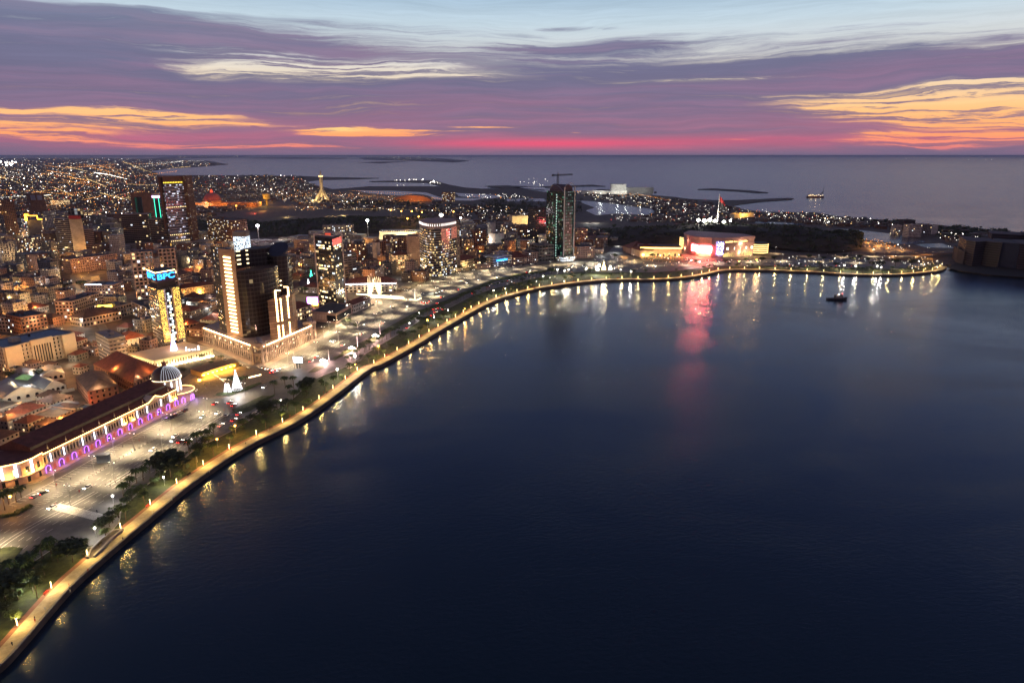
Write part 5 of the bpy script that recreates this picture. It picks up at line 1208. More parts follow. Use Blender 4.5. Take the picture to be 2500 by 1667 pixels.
 ('dark brown-roofed hall with stone back wall', 219, 990, 293, 975, 955, 46, 'brown', 'win', dict(litp=.04, ww=.3, roofk='rust', maxw=30)),
 ('white house with red roof behind the lit banking hall', 306, 848, 358, 838, 830, 22, 'white', 'win', dict(litp=.05, roofk='tile', ww=.25, maxw=20)),
 ('long beige roofless block with small attic windows', 205, 800, 298, 780, 778, 24, 'beige', 'win', dict(litp=.1, roofk='rust', maxw=30)),
 ('square beige house with dark roof terrace', 277, 780, 324, 768, 752, 24, 'beige', 'win', dict(litp=.02, maxw=20)),
 ('pink office with blue metal roof beside the white-lit street', 184, 770, 232, 756, 752, 22, 'pink', 'win', dict(litp=.1, roof=m_metal, maxw=20)),
 ('low block with a glowing yellow cube sign', 240, 768, 275, 758, 750, 14, 'brown', 'none', dict()),
 ('white-windowed block with a grey roof left of the tower pair base', 352, 786, 372, 800, 746, 24, 'grey', 'win', dict(litp=.1, maxw=60)),
 ('narrow street-corner block with green-lit windows', 324, 768, 352, 782, 736, 20, 'beige', 'win', dict(litp=.3, maxw=60)),
 ('brown apartment house lit orange at the left edge', 22, 812, 58, 822, 768, 24, 'brown', 'win', dict(litp=.1, maxw=60)),
 ('square grey flat-roofed block left of the cream civic building', 48, 812, 86, 800, 776, 22, 'beige', 'win', dict(litp=.02, maxw=24)),
 ('white block at the far right shore, leftmost of three', 2182, 573, 2200, 573, 551, 16, 'white', 'win', dict(litp=.2, maxw=20)),
 ('white block at the far right shore, widest of three', 2217, 580, 2248, 579, 550, 18, 'white', 'win', dict(litp=.04, maxw=40)),
 ('grey striped block at the far right shore between white ones', 2249, 576, 2272, 576, 550, 18, 'grey', 'win', dict(litp=.08, maxw=40)),
 ('white block at the far right shore, rightmost of three', 2274, 572, 2288, 572, 551, 14, 'white', 'none', dict()),
 ('dark scaffolded tower behind the white shore blocks', 2204, 562, 2232, 562, 538, 22, 'dark', 'none', dict()),
 ('brown office block beyond the wooded slope', 1079, 492, 1110, 492, 470, 30, 'brown', 'win', dict(litp=.3, maxw=40)),
 ('long yellow-lit house on the slope right of the stadium', 1250, 547, 1302, 546, 528, 40, 'cream', 'none', dict()),
]
BL = {}
for lab, x0, y0, x1, y1, yt, dep, wl, st, kw in TB:
    kw = dict(kw); nm = 'apartment_block' if 'apart' in lab or 'slab' in lab else 'office_block' if 'office' in lab or 'tower' in lab or 'bank' in lab else 'house' if 'house' in lab or 'low' in lab else 'town_block'
    BL[lab] = B(nm, lab, 'building', x0, y0, x1, y1, yt, dep, wl, st, **kw)
def sub(lab): return next(v for k, v in BL.items() if lab in k)
def facebar(x0, y0, x1, y1, z0, z1, m, name, par, out=.5, th=.4):
    a, b = P(x0, y0), P(x1, y1); d = (b - a).normalized(); n = Vector((d.y, -d.x, 0)); n = n if n.dot(a) < 0 else -n
    p, q = a + n * out, b + n * out
    return MB().prism([(p.x, p.y), (q.x, q.y), (q.x - n.x * th, q.y - n.y * th), (p.x - n.x * th, p.y - n.y * th)], G + z0, G + z1, 0, bot=True).build(name, m, par)
# details that single these blocks out
t = sub('beige blank-sided slab'); h = hgt(P(183, 626), 535); a, b = P(183, 626), P(214, 624)
MB().box((a.x + 10, a.y + 3, G + h), 20, 6, 6).build('advert_panel', mat('red_advert', (.45, .05, .05), var=.4, scale=.6), t); MB().box((a.x + 9, a.y + 8, G + h), 22, 10, 18).build('sign_frame', facade('sign_back', (.12, .12, .14), .15, (6, 7), (.8, .8), s=.5), t)
t = sub('windowless grey block'); a = P(74, 577); h = hgt(a, 539); e_neon = emis('neon_orange', (1, .42, .03), 9)
nm = MB(); bz = G + h; pts = [(-6, 0), (-6, 14), (2, 14), (2, 11), (22, 11), (22, 3), (32, 3)]
for p, q in zip(pts, pts[1:]): nm.tube((a.x + p[0], a.y + 2, bz + p[1]), (a.x + q[0], a.y + 2, bz + q[1]), .9, None, 4)
nm.build('neon_frame', e_neon, t); MB().box((a.x - 4, a.y + 2, bz), 5, 1, 13).build('neon_panel', e_neon, t); pl((a.x, a.y - 8, bz), 4000, (1, .5, .1), 2)
t = sub('tall portal-shaped'); facebar(343, 588, 374, 586, 6, hgt(P(334, 588), 482), m_glass, 'glazed_void', t); facebar(346, 588, 366, 586, 44, 46, e_green, 'light_strip', t, 1)
t = sub('dark brown tower with two'); h = hgt(P(80, 526), 474)
for x0 in (82, 98): facebar(x0, 526, x0 + 12, 525.5, h * .72, h * .95, mat('pale_panel', (.30, .30, .36)), 'roof_panel', t)
t = sub('banded office block with a blank'); h = hgt(P(281, 738), 697); a, b, c, d4 = [Vector((*p, 0)) for p in quad((281, 738), (307, 728), 34)]
MB().tube(d4 + Vector((0, 0, G + h + 1.2)), d4.lerp(a, .6) + Vector((0, 0, G + h + 1.2)), .35).build('light_strip', e_white, t)
t = sub('cream civic'); h = hgt(P(18, 909), 851)
for x0, y0, x1, y1 in ((20, 909, 60, 899), (158, 875, 188, 867), (84, 893, 136, 880)): facebar(x0, y0, x1, y1, 0, h + (2 if x0 == 84 else .8), m_cr, 'wing', t, 2.2 if x0 != 84 else 1.2, 2.2)
for k in range(7): facebar(89 + k * 6.4, 892 - k * 1.56, 91 + k * 6.4, 891.5 - k * 1.56, 2.5, h - 3, m_glass, 'window', t, 1.5, .4)
for x, y in ((40, 912), (110, 897), (170, 882)): pl(P(x, y, G + 3), 900, (1, .85, .55), .5)
t = sub('low block with a glowing'); q = P(258, 764, G + 7); MB().box((q.x, q.y, q.z), 14, 3, 9, .4).build('lit_sign', emis('yellow_cube', (1, .62, .06), 8), t); pl((q.x, q.y - 6, q.z + 2), 1500, (1, .6, .1), 1)
t = sub('long white-corniced'); h = hgt(P(843, 715), 694); MB().tube(P(843, 715) + Vector((0, -1, h)), P(968, 712) + Vector((0, -1, h)), .5).build('light_strip', e_white, t)
t = sub('white banded bank'); facebar(1212, 652, 1238, 648, 9.5, 11.5, e_blue, 'lit_sign', t, .8)
t = sub('narrow brown block'); t = sub('tan hotel'); facebar(3, 644, 8, 644, 0, hgt(P(8, 644), 590), wallm('white'), 'corner_fin', t, 1, 3)
t = sub('brown office block beyond')
# gabled warehouses
m_lime = mat('limewash', (.55, .53, .46), var=.15)
def gabled(x0, y0, x1, y1, depth, h, gh, wallmat, label, roofm=m_metal):
    q = quad((x0, y0), (x1, y1), depth); a, b, c, d = [Vector((*p, 0)) for p in q]; T = thing('warehouse', label, 'warehouse', (a.x, a.y, G)); FOOT.append(q)
    w = MB(); up = lambda v, z_: Vector((v.x, v.y, G + z_)); m = (a + b) / 2
    n = 10; top = [up(a.lerp(b, k / n), h + gh * (math.sin(math.pi * k / n) ** 1.3) + (.6 if k in (5,) else 0)) for k in range(n + 1)]
    w.face([up(a, 0), up(b, 0)] + top[::-1]); w.face([up(a, 0), up(a, h), up(d, h), up(d, 0)]); w.face([up(b, 0), up(c, 0), up(c, h), up(b, h)])
    dn = (d - a).normalized()
    w.face([v + dn * .6 for v in [up(a, 0)] + top + [up(b, 0)]]); 
    for p_, q_ in zip(top, top[1:]): w.face([p_, q_, q_ + dn * .6, p_ + dn * .6])
    w.build('wall', wallmat, T); r = MB(); mc, md = up(m + (d - a), h + gh * .8), up(m, h + gh * .8); md = md + dn * .6
    r.face([up(a, h), md, mc, up(d, h)]); r.face([up(b, h), up(c, h), mc, md]); r.face([up(d, h), mc, up(c, h)]); r.build('roof', roofm, T)
    nn = -dn
    for k in range(4):
        c_ = up(a.lerp(b, .16 + .68 * k / 3), h * .35) + nn * .08; u_ = (b - a).normalized()
        o = MB(); pts = [(-1.1, 0), (1.1, 0)] + [(1.1 * math.cos(math.pi * j / 6), 1.4 + 1.1 * math.sin(math.pi * j / 6)) for j in range(7)]
        o.face([c_ + u_ * x + Vector((0, 0, z_)) for x, z_ in pts]); o.build('arched_window', m_glass, T)
    return T
gabled(8, 988, 107, 966, 40, 4.5, 5.5, m_lime, 'larger white warehouse with a curved gable and round-headed windows')
gabled(110, 965, 163, 952, 34, 4.5, 5.0, m_lime, 'smaller white warehouse with a curved gable beside the larger one')
gabled(18, 950, 104, 936, 30, 4.5, 5.0, mat('green_lit_wall', (.18, .42, .25), var=.2), 'green-lit gabled warehouse behind the white ones')  # the green lighting is also put into this wall's colour
gabled(100, 935, 160, 925, 26, 5, 4, m_lime, 'blue-roofed gabled warehouse behind the smaller white one')
for x, y, w_, c_ in ((40, 990, 500, (.9, 1, .8)), (120, 970, 400, (.9, 1, .8)), (20, 958, 600, (.2, 1, .5)), (80, 945, 500, (.3, 1, .6))): pl(P(x, y, G + 4), w_, c_, .5)
# pale wall before the warehouses, round tent and red-lit yard
a, b = P(10, 995), P(182, 953); tag(MB().box(((a.x + b.x) / 2, (a.y + b.y) / 2, G), (b - a).length, .5, 2.4, math.atan2(b.y - a.y, b.x - a.x)).build('yard_wall', m_lime), 'long low pale yard wall in front of the gabled warehouses', 'wall')
c = P(158, 1003); tn = thing('round_canopy', 'round blue-grey canopy beside the orange-lit courtyard', 'canopy', c); MB().lathe((c.x, c.y, G + 4), [(9.5, 0), (9.5, .3), (9, .5), (0, 2.6)], 24).build('cover', m_metal, tn)
for k in range(8): t_ = k * math.pi / 4; MB().tube((c.x + 9 * math.cos(t_), c.y + 9 * math.sin(t_), G), (c.x + 9 * math.cos(t_), c.y + 9 * math.sin(t_), G + 4.1), .15).build('post', m_pole, tn)
pl(P(150, 1022, G + 3), 2200, (1, .38, .06), .6); pl(P(205, 983, G + 4), 1600, (1, .12, .04), .6); pl(P(212, 1000, G + 3), 900, (1, .35, .05), .6)
# brown roofed wing behind the dome
wq = [P(232, 915, G), P(316, 893, G), P(398, 925, G), P(330, 962, G)]
building('palace_wing', 'wide dark-roofed wing between the ribbed dome and the grey apartment block', 'building', [(p.x, p.y) for p in wq], 9.5, 'brown', 'win', roofk='tile', litp=.02, ww=.3, maxw=30)
# church
ch = thing('church', 'small church with twin square bell towers left of the white-framed tower', 'church', P(738, 668))
MB().box(P(738, 664), 16, 26, 11, .1).build('nave', m_lime, ch)
for x in (728, 748):
    q = P(x, 668); tw = MB().box(q, 4.6, 4.6, 17, .1).build('bell_tower', m_lime, ch); MB().lathe((q.x, q.y, G + 17), [(3, 0), (2.4, 1.8), (1, 3), (.2, 5), (0, 5)], 8).build('spire', m_lime, tw); MB().box((q.x, q.y - 2.35, G + 12), 1.6, .2, 3).build('opening', m_dark, tw)
    pl((q.x, q.y - 7, G + 5), 900, (1, .7, .3), .5)
cone_tree(761, 690, 661, 5.5, emis('led_greentree', (.05, 1, .55), 7), 'green light cone behind the white one near the church'); cone_tree(754, 707, 683, 6, e_white, 'white light cone in front of the green one near the church')
vp = thing('stage', 'small stage glowing purple and yellow left of the white-framed tower', 'stage', P(765, 745)); q = P(765, 747)
MB().box(q, 17, 8, 1.2).build('platform', m_dark, vp); MB().box((q.x, q.y + 3.5, G + 1.2), 16, .8, 9).build('screen', emis('stage_purple', (.6, .2, 1), 9), vp); MB().box((q.x + 3, q.y - 2.5, G + 1.2), 9, .8, 3).build('screen', emis('stage_orange', (1, .5, .08), 12), vp)
for k in (-7, 0, 7): MB().tube((q.x + k, q.y - 3, G), (q.x + k, q.y - 3, G + 12), .3).build('truss', m_pole, vp)
pl((q.x, q.y - 9, G + 5), 1800, (1, .5, .2), 1)
# V shaped monument
vm = thing('sheaf_monument', 'white monument of two splayed column sheaves on a lit plinth', 'monument', P(915, 722)); q = P(915, 722); m_mon = mat('monument_white', (.75, .68, .55), var=.05)
for s in (-1, 1):
    mb = MB()
    for k in range(5): mb.tube((q.x + s * 7 + (k - 2) * .7, q.y, G), (q.x + s * (5 + k * .2) + (k - 2) * 2.4 - s * 2, q.y + (k % 2), G + 26 - abs(k - 2)), .7, .5, 5)
    mb.build('column_sheaf', m_mon, vm); pl((q.x + s * 6, q.y - 11, G + 7), 17000, (1, .86, .55), .5)
MB().prism([(P(x, y).x, P(x, y).y) for x, y in ((905, 728), (990, 734), (985, 726), (905, 719))], G, G + 1, 0).build('plinth', m_mon, vm)
for x0, y0, x1, y1 in ((870, 719, 908, 722), (908, 726, 972, 732), (1000, 733, 1018, 734), (1018, 734, 1028, 729)):
    a, b = P(x0, y0), P(x1, y1); tag(MB().box(((a.x + b.x) / 2, (a.y + b.y) / 2, G + .3), (b - a).length, .9, 1.0, math.atan2(b.y - a.y, b.x - a.x)).build('lit_parapet', emis('parapet_light', (1, .82, .5), 4.5)), 'low glowing parapet by the white sheaf monument', 'parapet', 'glowing parapets round the sheaf monument')
ob = thing('obelisk', 'thin white obelisk in a ring of lights right of the sheaf monument', 'obelisk', P(1013, 730)); q = P(1013, 730); MB().tube(q, q + Vector((0, 0, 13)), .8, .2, 4).build('shaft', emis('obelisk_glow', (1, .95, .85), 2.0), ob)  # the shaft's lit look is put into a glowing material
# stadium stand and its floodlights
st = thing('grandstand', 'long brightly lit stadium stand below the wooded slope', 'grandstand', P(960, 588)); a, b = P(925, 586), P(1022, 583)
for k, (z0, z1, o, m_) in enumerate(((0, 5, 0, m_cr), (5, 11, 6, mat('stand_seats', (.5, .45, .32), var=.2)), (11, 15, 14, m_cr))): MB().box(((a.x + b.x) / 2, (a.y + b.y) / 2 + o, G), (b - a).length, 12, z1).build('terrace', m_, st)
mb = MB()
for k in range(18): c = a.lerp(b, k / 17); mb.box((c.x, c.y + 16, G + 15), .8, 14, 3)
mb.build('roof_rib', m_white, st); MB().box(((a.x + b.x) / 2, (a.y + b.y) / 2 + 20, G + 18), (b - a).length, 22, .6).build('roof', m_metal, st)
for k in range(5): c = a.lerp(b, (k + .5) / 5); pl((c.x, c.y - 16, G + 18), 16000, (1, .86, .52), 1.5)
sheet('pitch', poly_px([(912, 592), (1024, 590), (1022, 585), (922, 588)]), G + .1, m_grass)
for i, (px, py, yt, cl, pw, rr, lab) in enumerate(((900, 596, 538, (.92, 1, .92), 9000, 3.2, 'floodlight mast with greenish glow left of the stadium stand'), (1078, 560, 525, (1, .98, .88), 9000, 5.0, 'floodlight mast with the biggest white glow behind the round-cornered tower'),
                                    (1125, 560, 532, (1, .98, .9), 4000, 2.6, 'floodlight mast with small white glow right of the round-cornered tower'), (633, 596, 551, (1, .88, 1), 9000, 3.6, 'floodlight mast with pinkish glow above the dark curved tower'))):
    q = P(px, py); h = hgt(q, yt); t = thing('floodlight_mast', lab, 'floodlight', q); MB().tube(q, q + Vector((0, 0, h)), .9, .5).build('mast', m_pole, t)
    mb = MB(); mb.lathe((q.x, q.y, q.z + h), [(0, -rr * .7), (rr * .7, -rr * .5), (rr, 0), (rr * .7, rr * .5), (0, rr * .7)], 12); mb.build('lamp_head', emis('flood_' + str(i), cl, 16), t); pl(q + Vector((0, -6, h - 2)), pw, cl, 2)
# brown framed tall bank tower
fq = [P(407, 604), P(420, 610), P(473, 604)]; fq.append(fq[0] + fq[2] - fq[1]); Fq = [(p.x, p.y) for p in fq]; FOOT.append(grow(Fq, 3)); HF = hgt(fq[1], 441)
T = thing('bank_tower', 'tall tower with white-lit floors inside a dark brown frame', 'tower', fq[1])
MB().prism(Fq, G + 12, G + HF, 0, 1, bot=True).build('curtain_wall', [facade('violet_floors', (.22, .21, .28), .16, (3.2, 4.0), (.95, .5), s=1.0, glow=(.8, .8, 1), glass=(.02, .015, .025)), m_flat], T)
MB().prism(grow(Fq, -4), G, G + 12, 0).build('lobby', emis('lobby_glow', (1, .55, .12), .9, False), T)
for k in range(5): q = fq[1].lerp(fq[2], .04 + .23 * k); MB().box((q.x, q.y, G), 2, 2, 12).build('column', wallm('grey'), T)
m_bf = mat('frame_brown', (.13, .055, .03), rough=.5); a, b = fq[1], fq[2]; dd = (b - a).normalized(); zt = HF
for f in range(21): MB().prism(grow(Fq, .8), G + 13 + (HF - 26) * f / 20, G + 14.2 + (HF - 26) * f / 20, 0, bot=True).build('floor_edge', mat('violet_trim', (.42, .40, .50)), T)
MB().box((b.x + 2, b.y + 4, G), 7, 26, HF + 8).build('frame_side', facade('bronze_dots', (.13, .055, .03), .12, (2, 3), (.3, .3), s=1.2), T); MB().prism(grow(Fq, 1.6), G + HF - 6, G + HF + 8, 0).build('frame_top', m_bf, T)
MB().box((a.x - 6, a.y + 6, G + 40), 3, 18, HF - 34).build('frame_side', m_bf, T)
for k in range(14): q = a.lerp(b, (k + .5) / 14); MB().box((q.x, q.y - 2.2, G + HF - 5), 2.4, .5, 2).build('lamp', emis('crown_lamp', (1, .45 + .3 * (k % 3 == 0), .06), 2.6, False), T)
for f in (.03, .12, .52):
    for k in range(12): q = a.lerp(b, (k + .5) / 12); MB().box((q.x, q.y - 1.4, G + 12 + HF * f), 1.1, .5, 1.0).build('lamp', emis('row_lamp', (1, .72, .3), 4, False), T)
g1 = thing('neon_pylon', 'slim green-outlined pylon with a violet top beside the brown-framed tower', 'pylon', P(396, 600)); q = P(396, 600); h = hgt(q, 474)
for dx in (-4, 5): MB().tube((q.x + dx, q.y, G), (q.x + dx, q.y, G + h * .92), .45).build('neon_line', e_green, g1)
MB().box((q.x, q.y + 2, G), 8, 3, h * .93).build('shaft', wallm('dark'), g1); MB().box((q.x, q.y, G + h * .93), 13, 5, 4).build('head', emis('violet_head', (.8, .5, 1), 5), g1)
ps = thing('led_block', 'square building front covered in a white curtain of lights', 'building', P(577, 622)); q = quad((573, 622), (604, 622), 20); FOOT.append(q); MB().prism(q, G, G + hgt(P(573, 622), 578), 0, 1).build('light_curtain', [dots('white_curtain', (.75, .88, 1), 2.2, (.9, 1.3), .5, (.15, .16, .18)), m_flat], ps); MB().prism(grow(q, .5), G + hgt(P(573, 622), 578), G + hgt(P(573, 622), 566), 0, 1).build('attic', wallm('grey'), ps)
# parliament with red dome
pd = thing('parliament', 'domed hall glowing red above a long orange-lit colonnade', 'government building', P(520, 505)); q = P(520, 505)
MB().box(q, 330, 40, 16, .03).build('wing', mat('ochre_stone', (.5, .26, .12)), pd)
mb = MB()
for k in range(40): mb.box((q.x - 160 + k * 8.2, q.y - 21, G), 2.4, 2, 15)
mb.build('colonnade', mat('ochre_stone', (.5, .26, .12)), pd); MB().lathe((q.x, q.y, G + 16), [(36, 0), (36, 3), (31, 3), (31, 7)], 30).build('drum', mat('ochre_stone', (.5, .26, .12)), pd)
dm = MB().lathe((q.x, q.y, G + 23), [(29 * math.cos(a_), 27 * math.sin(a_)) for a_ in [math.pi / 2 * k / 8 for k in range(9)]], 30).build('dome', mat('dome_rose', (.40, .12, .11)), pd, smooth=True); MB().lathe((q.x, q.y, G + 49), [(5, 0), (5, 5), (3, 9), (0, 14)], 10).build('lantern', emis('lantern_glow', (1, .10, .05), 1.3), dm)
for k in range(7): pl((q.x - 150 + 50 * k, q.y - 45, G + 8), 14000, (1, .36, .06), 2)
for k in (-1, 1): pl((q.x + k * 60, q.y - 75, G + 45), 8000, (1, .12, .07), 2)
# needle monument
nm_ = thing('needle_monument', 'tall pointed needle monument lit yellow from its splayed base', 'monument', P(787, 490)); q = P(787, 490); h = hgt(q, 415); m_nd = mat('needle_stone', (.55, .46, .34), var=.1)
MB().lathe(q, [(7, h * .12), (6.5, h * .5), (8, h * .78), (5, h * .80), (3, h * .9), (0, h)], 6).build('needle', m_nd, nm_)
for s in range(4): t_ = R(45 + 90 * s); MB().tube((q.x + 30 * math.cos(t_), q.y + 30 * math.sin(t_), G), (q.x + 4 * math.cos(t_), q.y + 4 * math.sin(t_), G + h * .38), 5, 3, 4).build('buttress', m_nd, nm_)
for s in range(3): pl((q.x - 30 + 30 * s, q.y - 42, G + 5), 26000, (1, .72, .3), 2)
MB().lathe((q.x, q.y, q.z + h * .78), [(9, 0), (9, 4), (0, 4)], 8).build('lamp_ring', emis('needle_lamp', (1, .7, .3), 3), nm_)
wt = thing('water_tower', 'yellow-lit water tower among trees left of the needle monument', 'water tower', P(652, 502)); q = P(652, 502); h = hgt(q, 474)
MB().lathe(q, [(3, 0), (3, h * .5), (13, h * .6), (13, h), (0, h)], 14).build('tank', mat('tank_yellow', (.6, .4, .12)), wt); pl((q.x, q.y - 40, G + 20), 20000, (1, .6, .12), 3)
cw = thing('curved_hall', 'low humped hall glowing orange far right of the needle monument', 'hall', P(1005, 492)); q = P(1005, 492); mb = MB()
for k in range(12):
    t0, t1 = math.pi * k / 12, math.pi * (k + 1) / 12
    mb.face([(q.x - 80 * math.cos(t0), q.y, G + 24 * math.sin(t0)), (q.x - 80 * math.cos(t1), q.y, G + 24 * math.sin(t1)), (q.x - 80 * math.cos(t1), q.y + 90, G + 24 * math.sin(t1)), (q.x - 80 * math.cos(t0), q.y + 90, G + 24 * math.sin(t0))])
mb.face([(q.x - 80 * math.cos(math.pi * k / 12), q.y, G + 24 * math.sin(math.pi * k / 12)) for k in range(13)]); mb.build('shell', mat('shell_copper', (.35, .16, .09)), cw); pl((q.x + 20, q.y - 60, G + 15), 60000, (1, .4, .08), 3)
# plant on the far shore
wf = thing('harbour_terminal', 'white flood-lit terminal buildings on the far lagoon shore', 'building', P(1505, 476)); q = P(1505, 474)
MB().box((q.x - 60, q.y, G), 210, 50, 16).build('shed', wallm('white'), wf); MB().box((q.x + 10, q.y + 20, G), 70, 40, 46).build('silo_block', wallm('white'), wf); MB().box((q.x + 110, q.y + 20, G), 130, 40, 30).build('shed', wallm('grey'), wf)
for dx in (-80, 0, 40, 120): pl((q.x + dx, q.y - 50, G + 25), 22000, (.95, 1, .92), 3)
MARKS += [('cream civic building', 105, 880), ('grey apartment block', 262, 860), ('twin gridded towers', 385, 680), ('brown-framed tower', 445, 510), ('dark ribbed pair', 362, 570), ('beige blank slab', 195, 580), ('gabled warehouses', 85, 965), ('red dome', 520, 480),
          ('needle monument', 787, 455), ('water tower', 652, 490), ('stadium stand', 975, 575), ('sheaf monument', 915, 705), ('orange neon roof', 88, 545), ('twin-towered church', 738, 655), ('yellow cube sign', 258, 755), ('white banded bank', 1226, 640), ('pink boulevard hotel', 1430, 618), ('white shore blocks', 2235, 565), ('red-roofed customs house', 905, 702)]
# ---------------------------------------------------------------- hills, flag, right shore
def hill(name, pts, depth, h, m, seed=0, base=0.0):
    """low ridge along a surveyed foot line"""
    rnd = random.Random(seed); W = smooth([tuple(P(x, y)[:2]) for x, y in pts], 4); n = len(W); rows = 9; mb = MB(); g = []
    for i in range(n):
        e = math.sin(math.pi * min(1, max(0, i / (n - 1)))) ** .45; nx, ny = W[i][0], W[i][1]; l = math.hypot(nx, ny); nx /= l; ny /= l; row = []
        for j in range(rows):
            t = j / (rows - 1); s = math.sin(math.pi * min(1, t * .98 + .01)) ** .6 if t < .5 else (math.sin(math.pi * t * .98) ** .5 if t < 1 else 0)
            row.append((W[i][0] + nx * depth * t, W[i][1] + ny * depth * t, base + G - .4 + h * e * s * (1 + .10 * math.sin(i * .7 + j) + rnd.uniform(-.04, .04))))
        g.append(row)
    for i in range(n - 1):
        for j in range(rows - 1): mb.face([g[i][j], g[i + 1][j], g[i + 1][j + 1], g[i][j + 1]][::-1])
    struct(name, mb, m); return g
m_hill = mat('scrub_earth', (.045, .035, .025), var=.5, scale=.03, bump=.4)
HG1 = hill('hill', [(1445, 600), (1520, 603), (1600, 604), (1700, 606), (1800, 606), (1890, 610), (1960, 616), (2040, 618), (2086, 612), (2100, 604)], 230, 34, m_hill, 1)
HG2 = hill('hill', [(630, 580), (700, 577), (780, 574), (860, 572), (920, 570), (1010, 566), (1060, 556)], 300, 22, m_hill, 2)
HG3 = hill('hill', [(440, 566), (470, 572), (520, 570), (570, 566), (640, 566)], 260, 14, m_hill, 3)
# scattered scrub and woodland cover: leaf clumps nobody could count
m_leaf = mat('foliage_dark', (.05, .065, .026), var=.6, scale=.15); m_leaf2 = mat('foliage_mid', (.08, .115, .04), var=.5, scale=.3)
def clump(mb, c, r, n, m=0, flat=.7, leaf=.35, rnd=random):
    for _ in range(n):
        u, v = rnd.uniform(0, 2 * math.pi), rnd.uniform(-.35, 1); q = math.sqrt(max(0, 1 - v * v)); rr = r * rnd.uniform(.55, 1.05)
        p = Vector((c[0] + rr * q * math.cos(u), c[1] + rr * q * math.sin(u), c[2] + rr * v * flat)); s = r * leaf * rnd.uniform(.6, 1.3)
        a = Vector((rnd.uniform(-1, 1), rnd.uniform(-1, 1), rnd.uniform(-.5, .5))).normalized(); b = a.cross(Vector((rnd.uniform(-.4, .4), rnd.uniform(-.4, .4), 1))).normalized()
        mb.face([p - a * s, p - b * s * .8, p + a * s, p + b * s * .8], m)
wd = MB(); rnd = random.Random(5)
for g, cnt, sz in ((HG1, 900, 6), (HG2, 900, 6), (HG3, 350, 7)):
    for _ in range(cnt):
        i = rnd.randrange(len(g) - 1); j = rnd.randrange(8); t, s = rnd.random(), rnd.random()
        a, b, c, d = g[i][j], g[i + 1][j], g[i + 1][j + 1], g[i][j + 1]
        p = [a[k] * (1 - t) * (1 - s) + b[k] * t * (1 - s) + c[k] * t * s + d[k] * (1 - t) * s for k in range(3)]
        clump(wd, (p[0], p[1], p[2] + 1.5), rnd.uniform(2.5, sz), 16, 0, .8, .42, rnd)
for px0, py0, px1, py1, cnt, sz in ((1180, 487, 1420, 520, 260, 9), (840, 492, 1000, 505, 160, 9), (1380, 560, 1500, 600, 160, 6), (590, 420, 740, 445, 200, 14), (1200, 500, 1300, 530, 150, 7), (0, 690, 170, 730, 120, 5), (450, 555, 520, 600, 80, 6), (2290, 555, 2460, 582, 260, 9), (2100, 540, 2200, 548, 90, 8), (1000, 500, 1240, 520, 220, 7)):
    for _ in range(cnt):
        p = P(rnd.uniform(px0, px1), rnd.uniform(py0, py1))
        if not inpoly(p.x, p.y, land_out): continue
        clump(wd, (p.x, p.y, G + 2), rnd.uniform(sz * .5, sz), 16, 0, .8, .42, rnd)
tag(wd.build('woodland', m_leaf), 'dark scrub and woodland covering the slopes and far shore', 'woodland', kind='stuff')
# flag on the hill
q = P(1747, 600); fp_ = Vector((q.x * 1.10, q.y * 1.10, G + 30)); fl_ = thing('flagpole', 'very tall flagpole with a dark red flag on the hill above the shopping centre', 'flagpole', fp_)
hz_ = hgt(fp_, 473); MB().tube(fp_, fp_ + Vector((0, 0, hz_)), 1.1, .5, 8).build('pole', m_white, fl_)
fb = MB(); W_, H_ = 15, 22
for i in range(8):
    for j in range(2):
        f = lambda a, b_: (fp_.x + .5 + W_ * a / 8 * (.75 + .25 * b_), fp_.y + 1.6 * math.sin(a * 1.1), fp_.z + hz_ - 4 - H_ * b_ / 2 - a * 1.6)
        fb.face([f(i, j + 1), f(i + 1, j + 1), f(i + 1, j), f(i, j)], 0 if j == 0 else 1)
fb.build('flag', [mat('flag_red', (.42, .03, .03)), mat('flag_black', (.02, .02, .02))], fl_)
for dx in (-46, -33, -21, -9, 10, 24):
    t = thing('floodlight_bank', 'blinding white floodlight bank on the hilltop round the flagpole base', 'floodlight', (fp_.x + dx, fp_.y - 14, G + 33), group='floodlights round the flagpole'); rr_ = 2.0 + (dx % 4) * .6; MB().lathe((fp_.x + dx, fp_.y - 14, G + 33 + (dx % 5)), [(0, 0), (rr_, rr_ * .5), (rr_ * 1.1, rr_), (rr_ * .8, rr_ * 1.6), (0, rr_ * 2)], 9).build('lamp_head', emis('hill_flood', (1, .97, .85), 26), t); MB().tube((fp_.x + dx, fp_.y - 14, G + 29), (fp_.x + dx, fp_.y - 14, G + 33), .5).build('post', m_pole, t); pl((fp_.x + dx, fp_.y - 20, G + 42), 16000, (1, .95, .8), 2)
hb = B('hill_house', 'orange-lit low wall and building on the ridge right of the flagpole', 'building', 1790, 556, 1838, 552, 547, 14, 'cream', 'none'); hb.location.z += 24; 
for x in (1795, 1810, 1825): pl(P(x, 553, G) * 1.0 + Vector((0, -20, 34)), 14000, (1, .5, .1), 2)
MARKS += [('tall flagpole', 1753, 510), ('wooded ridge', 1950, 590)]
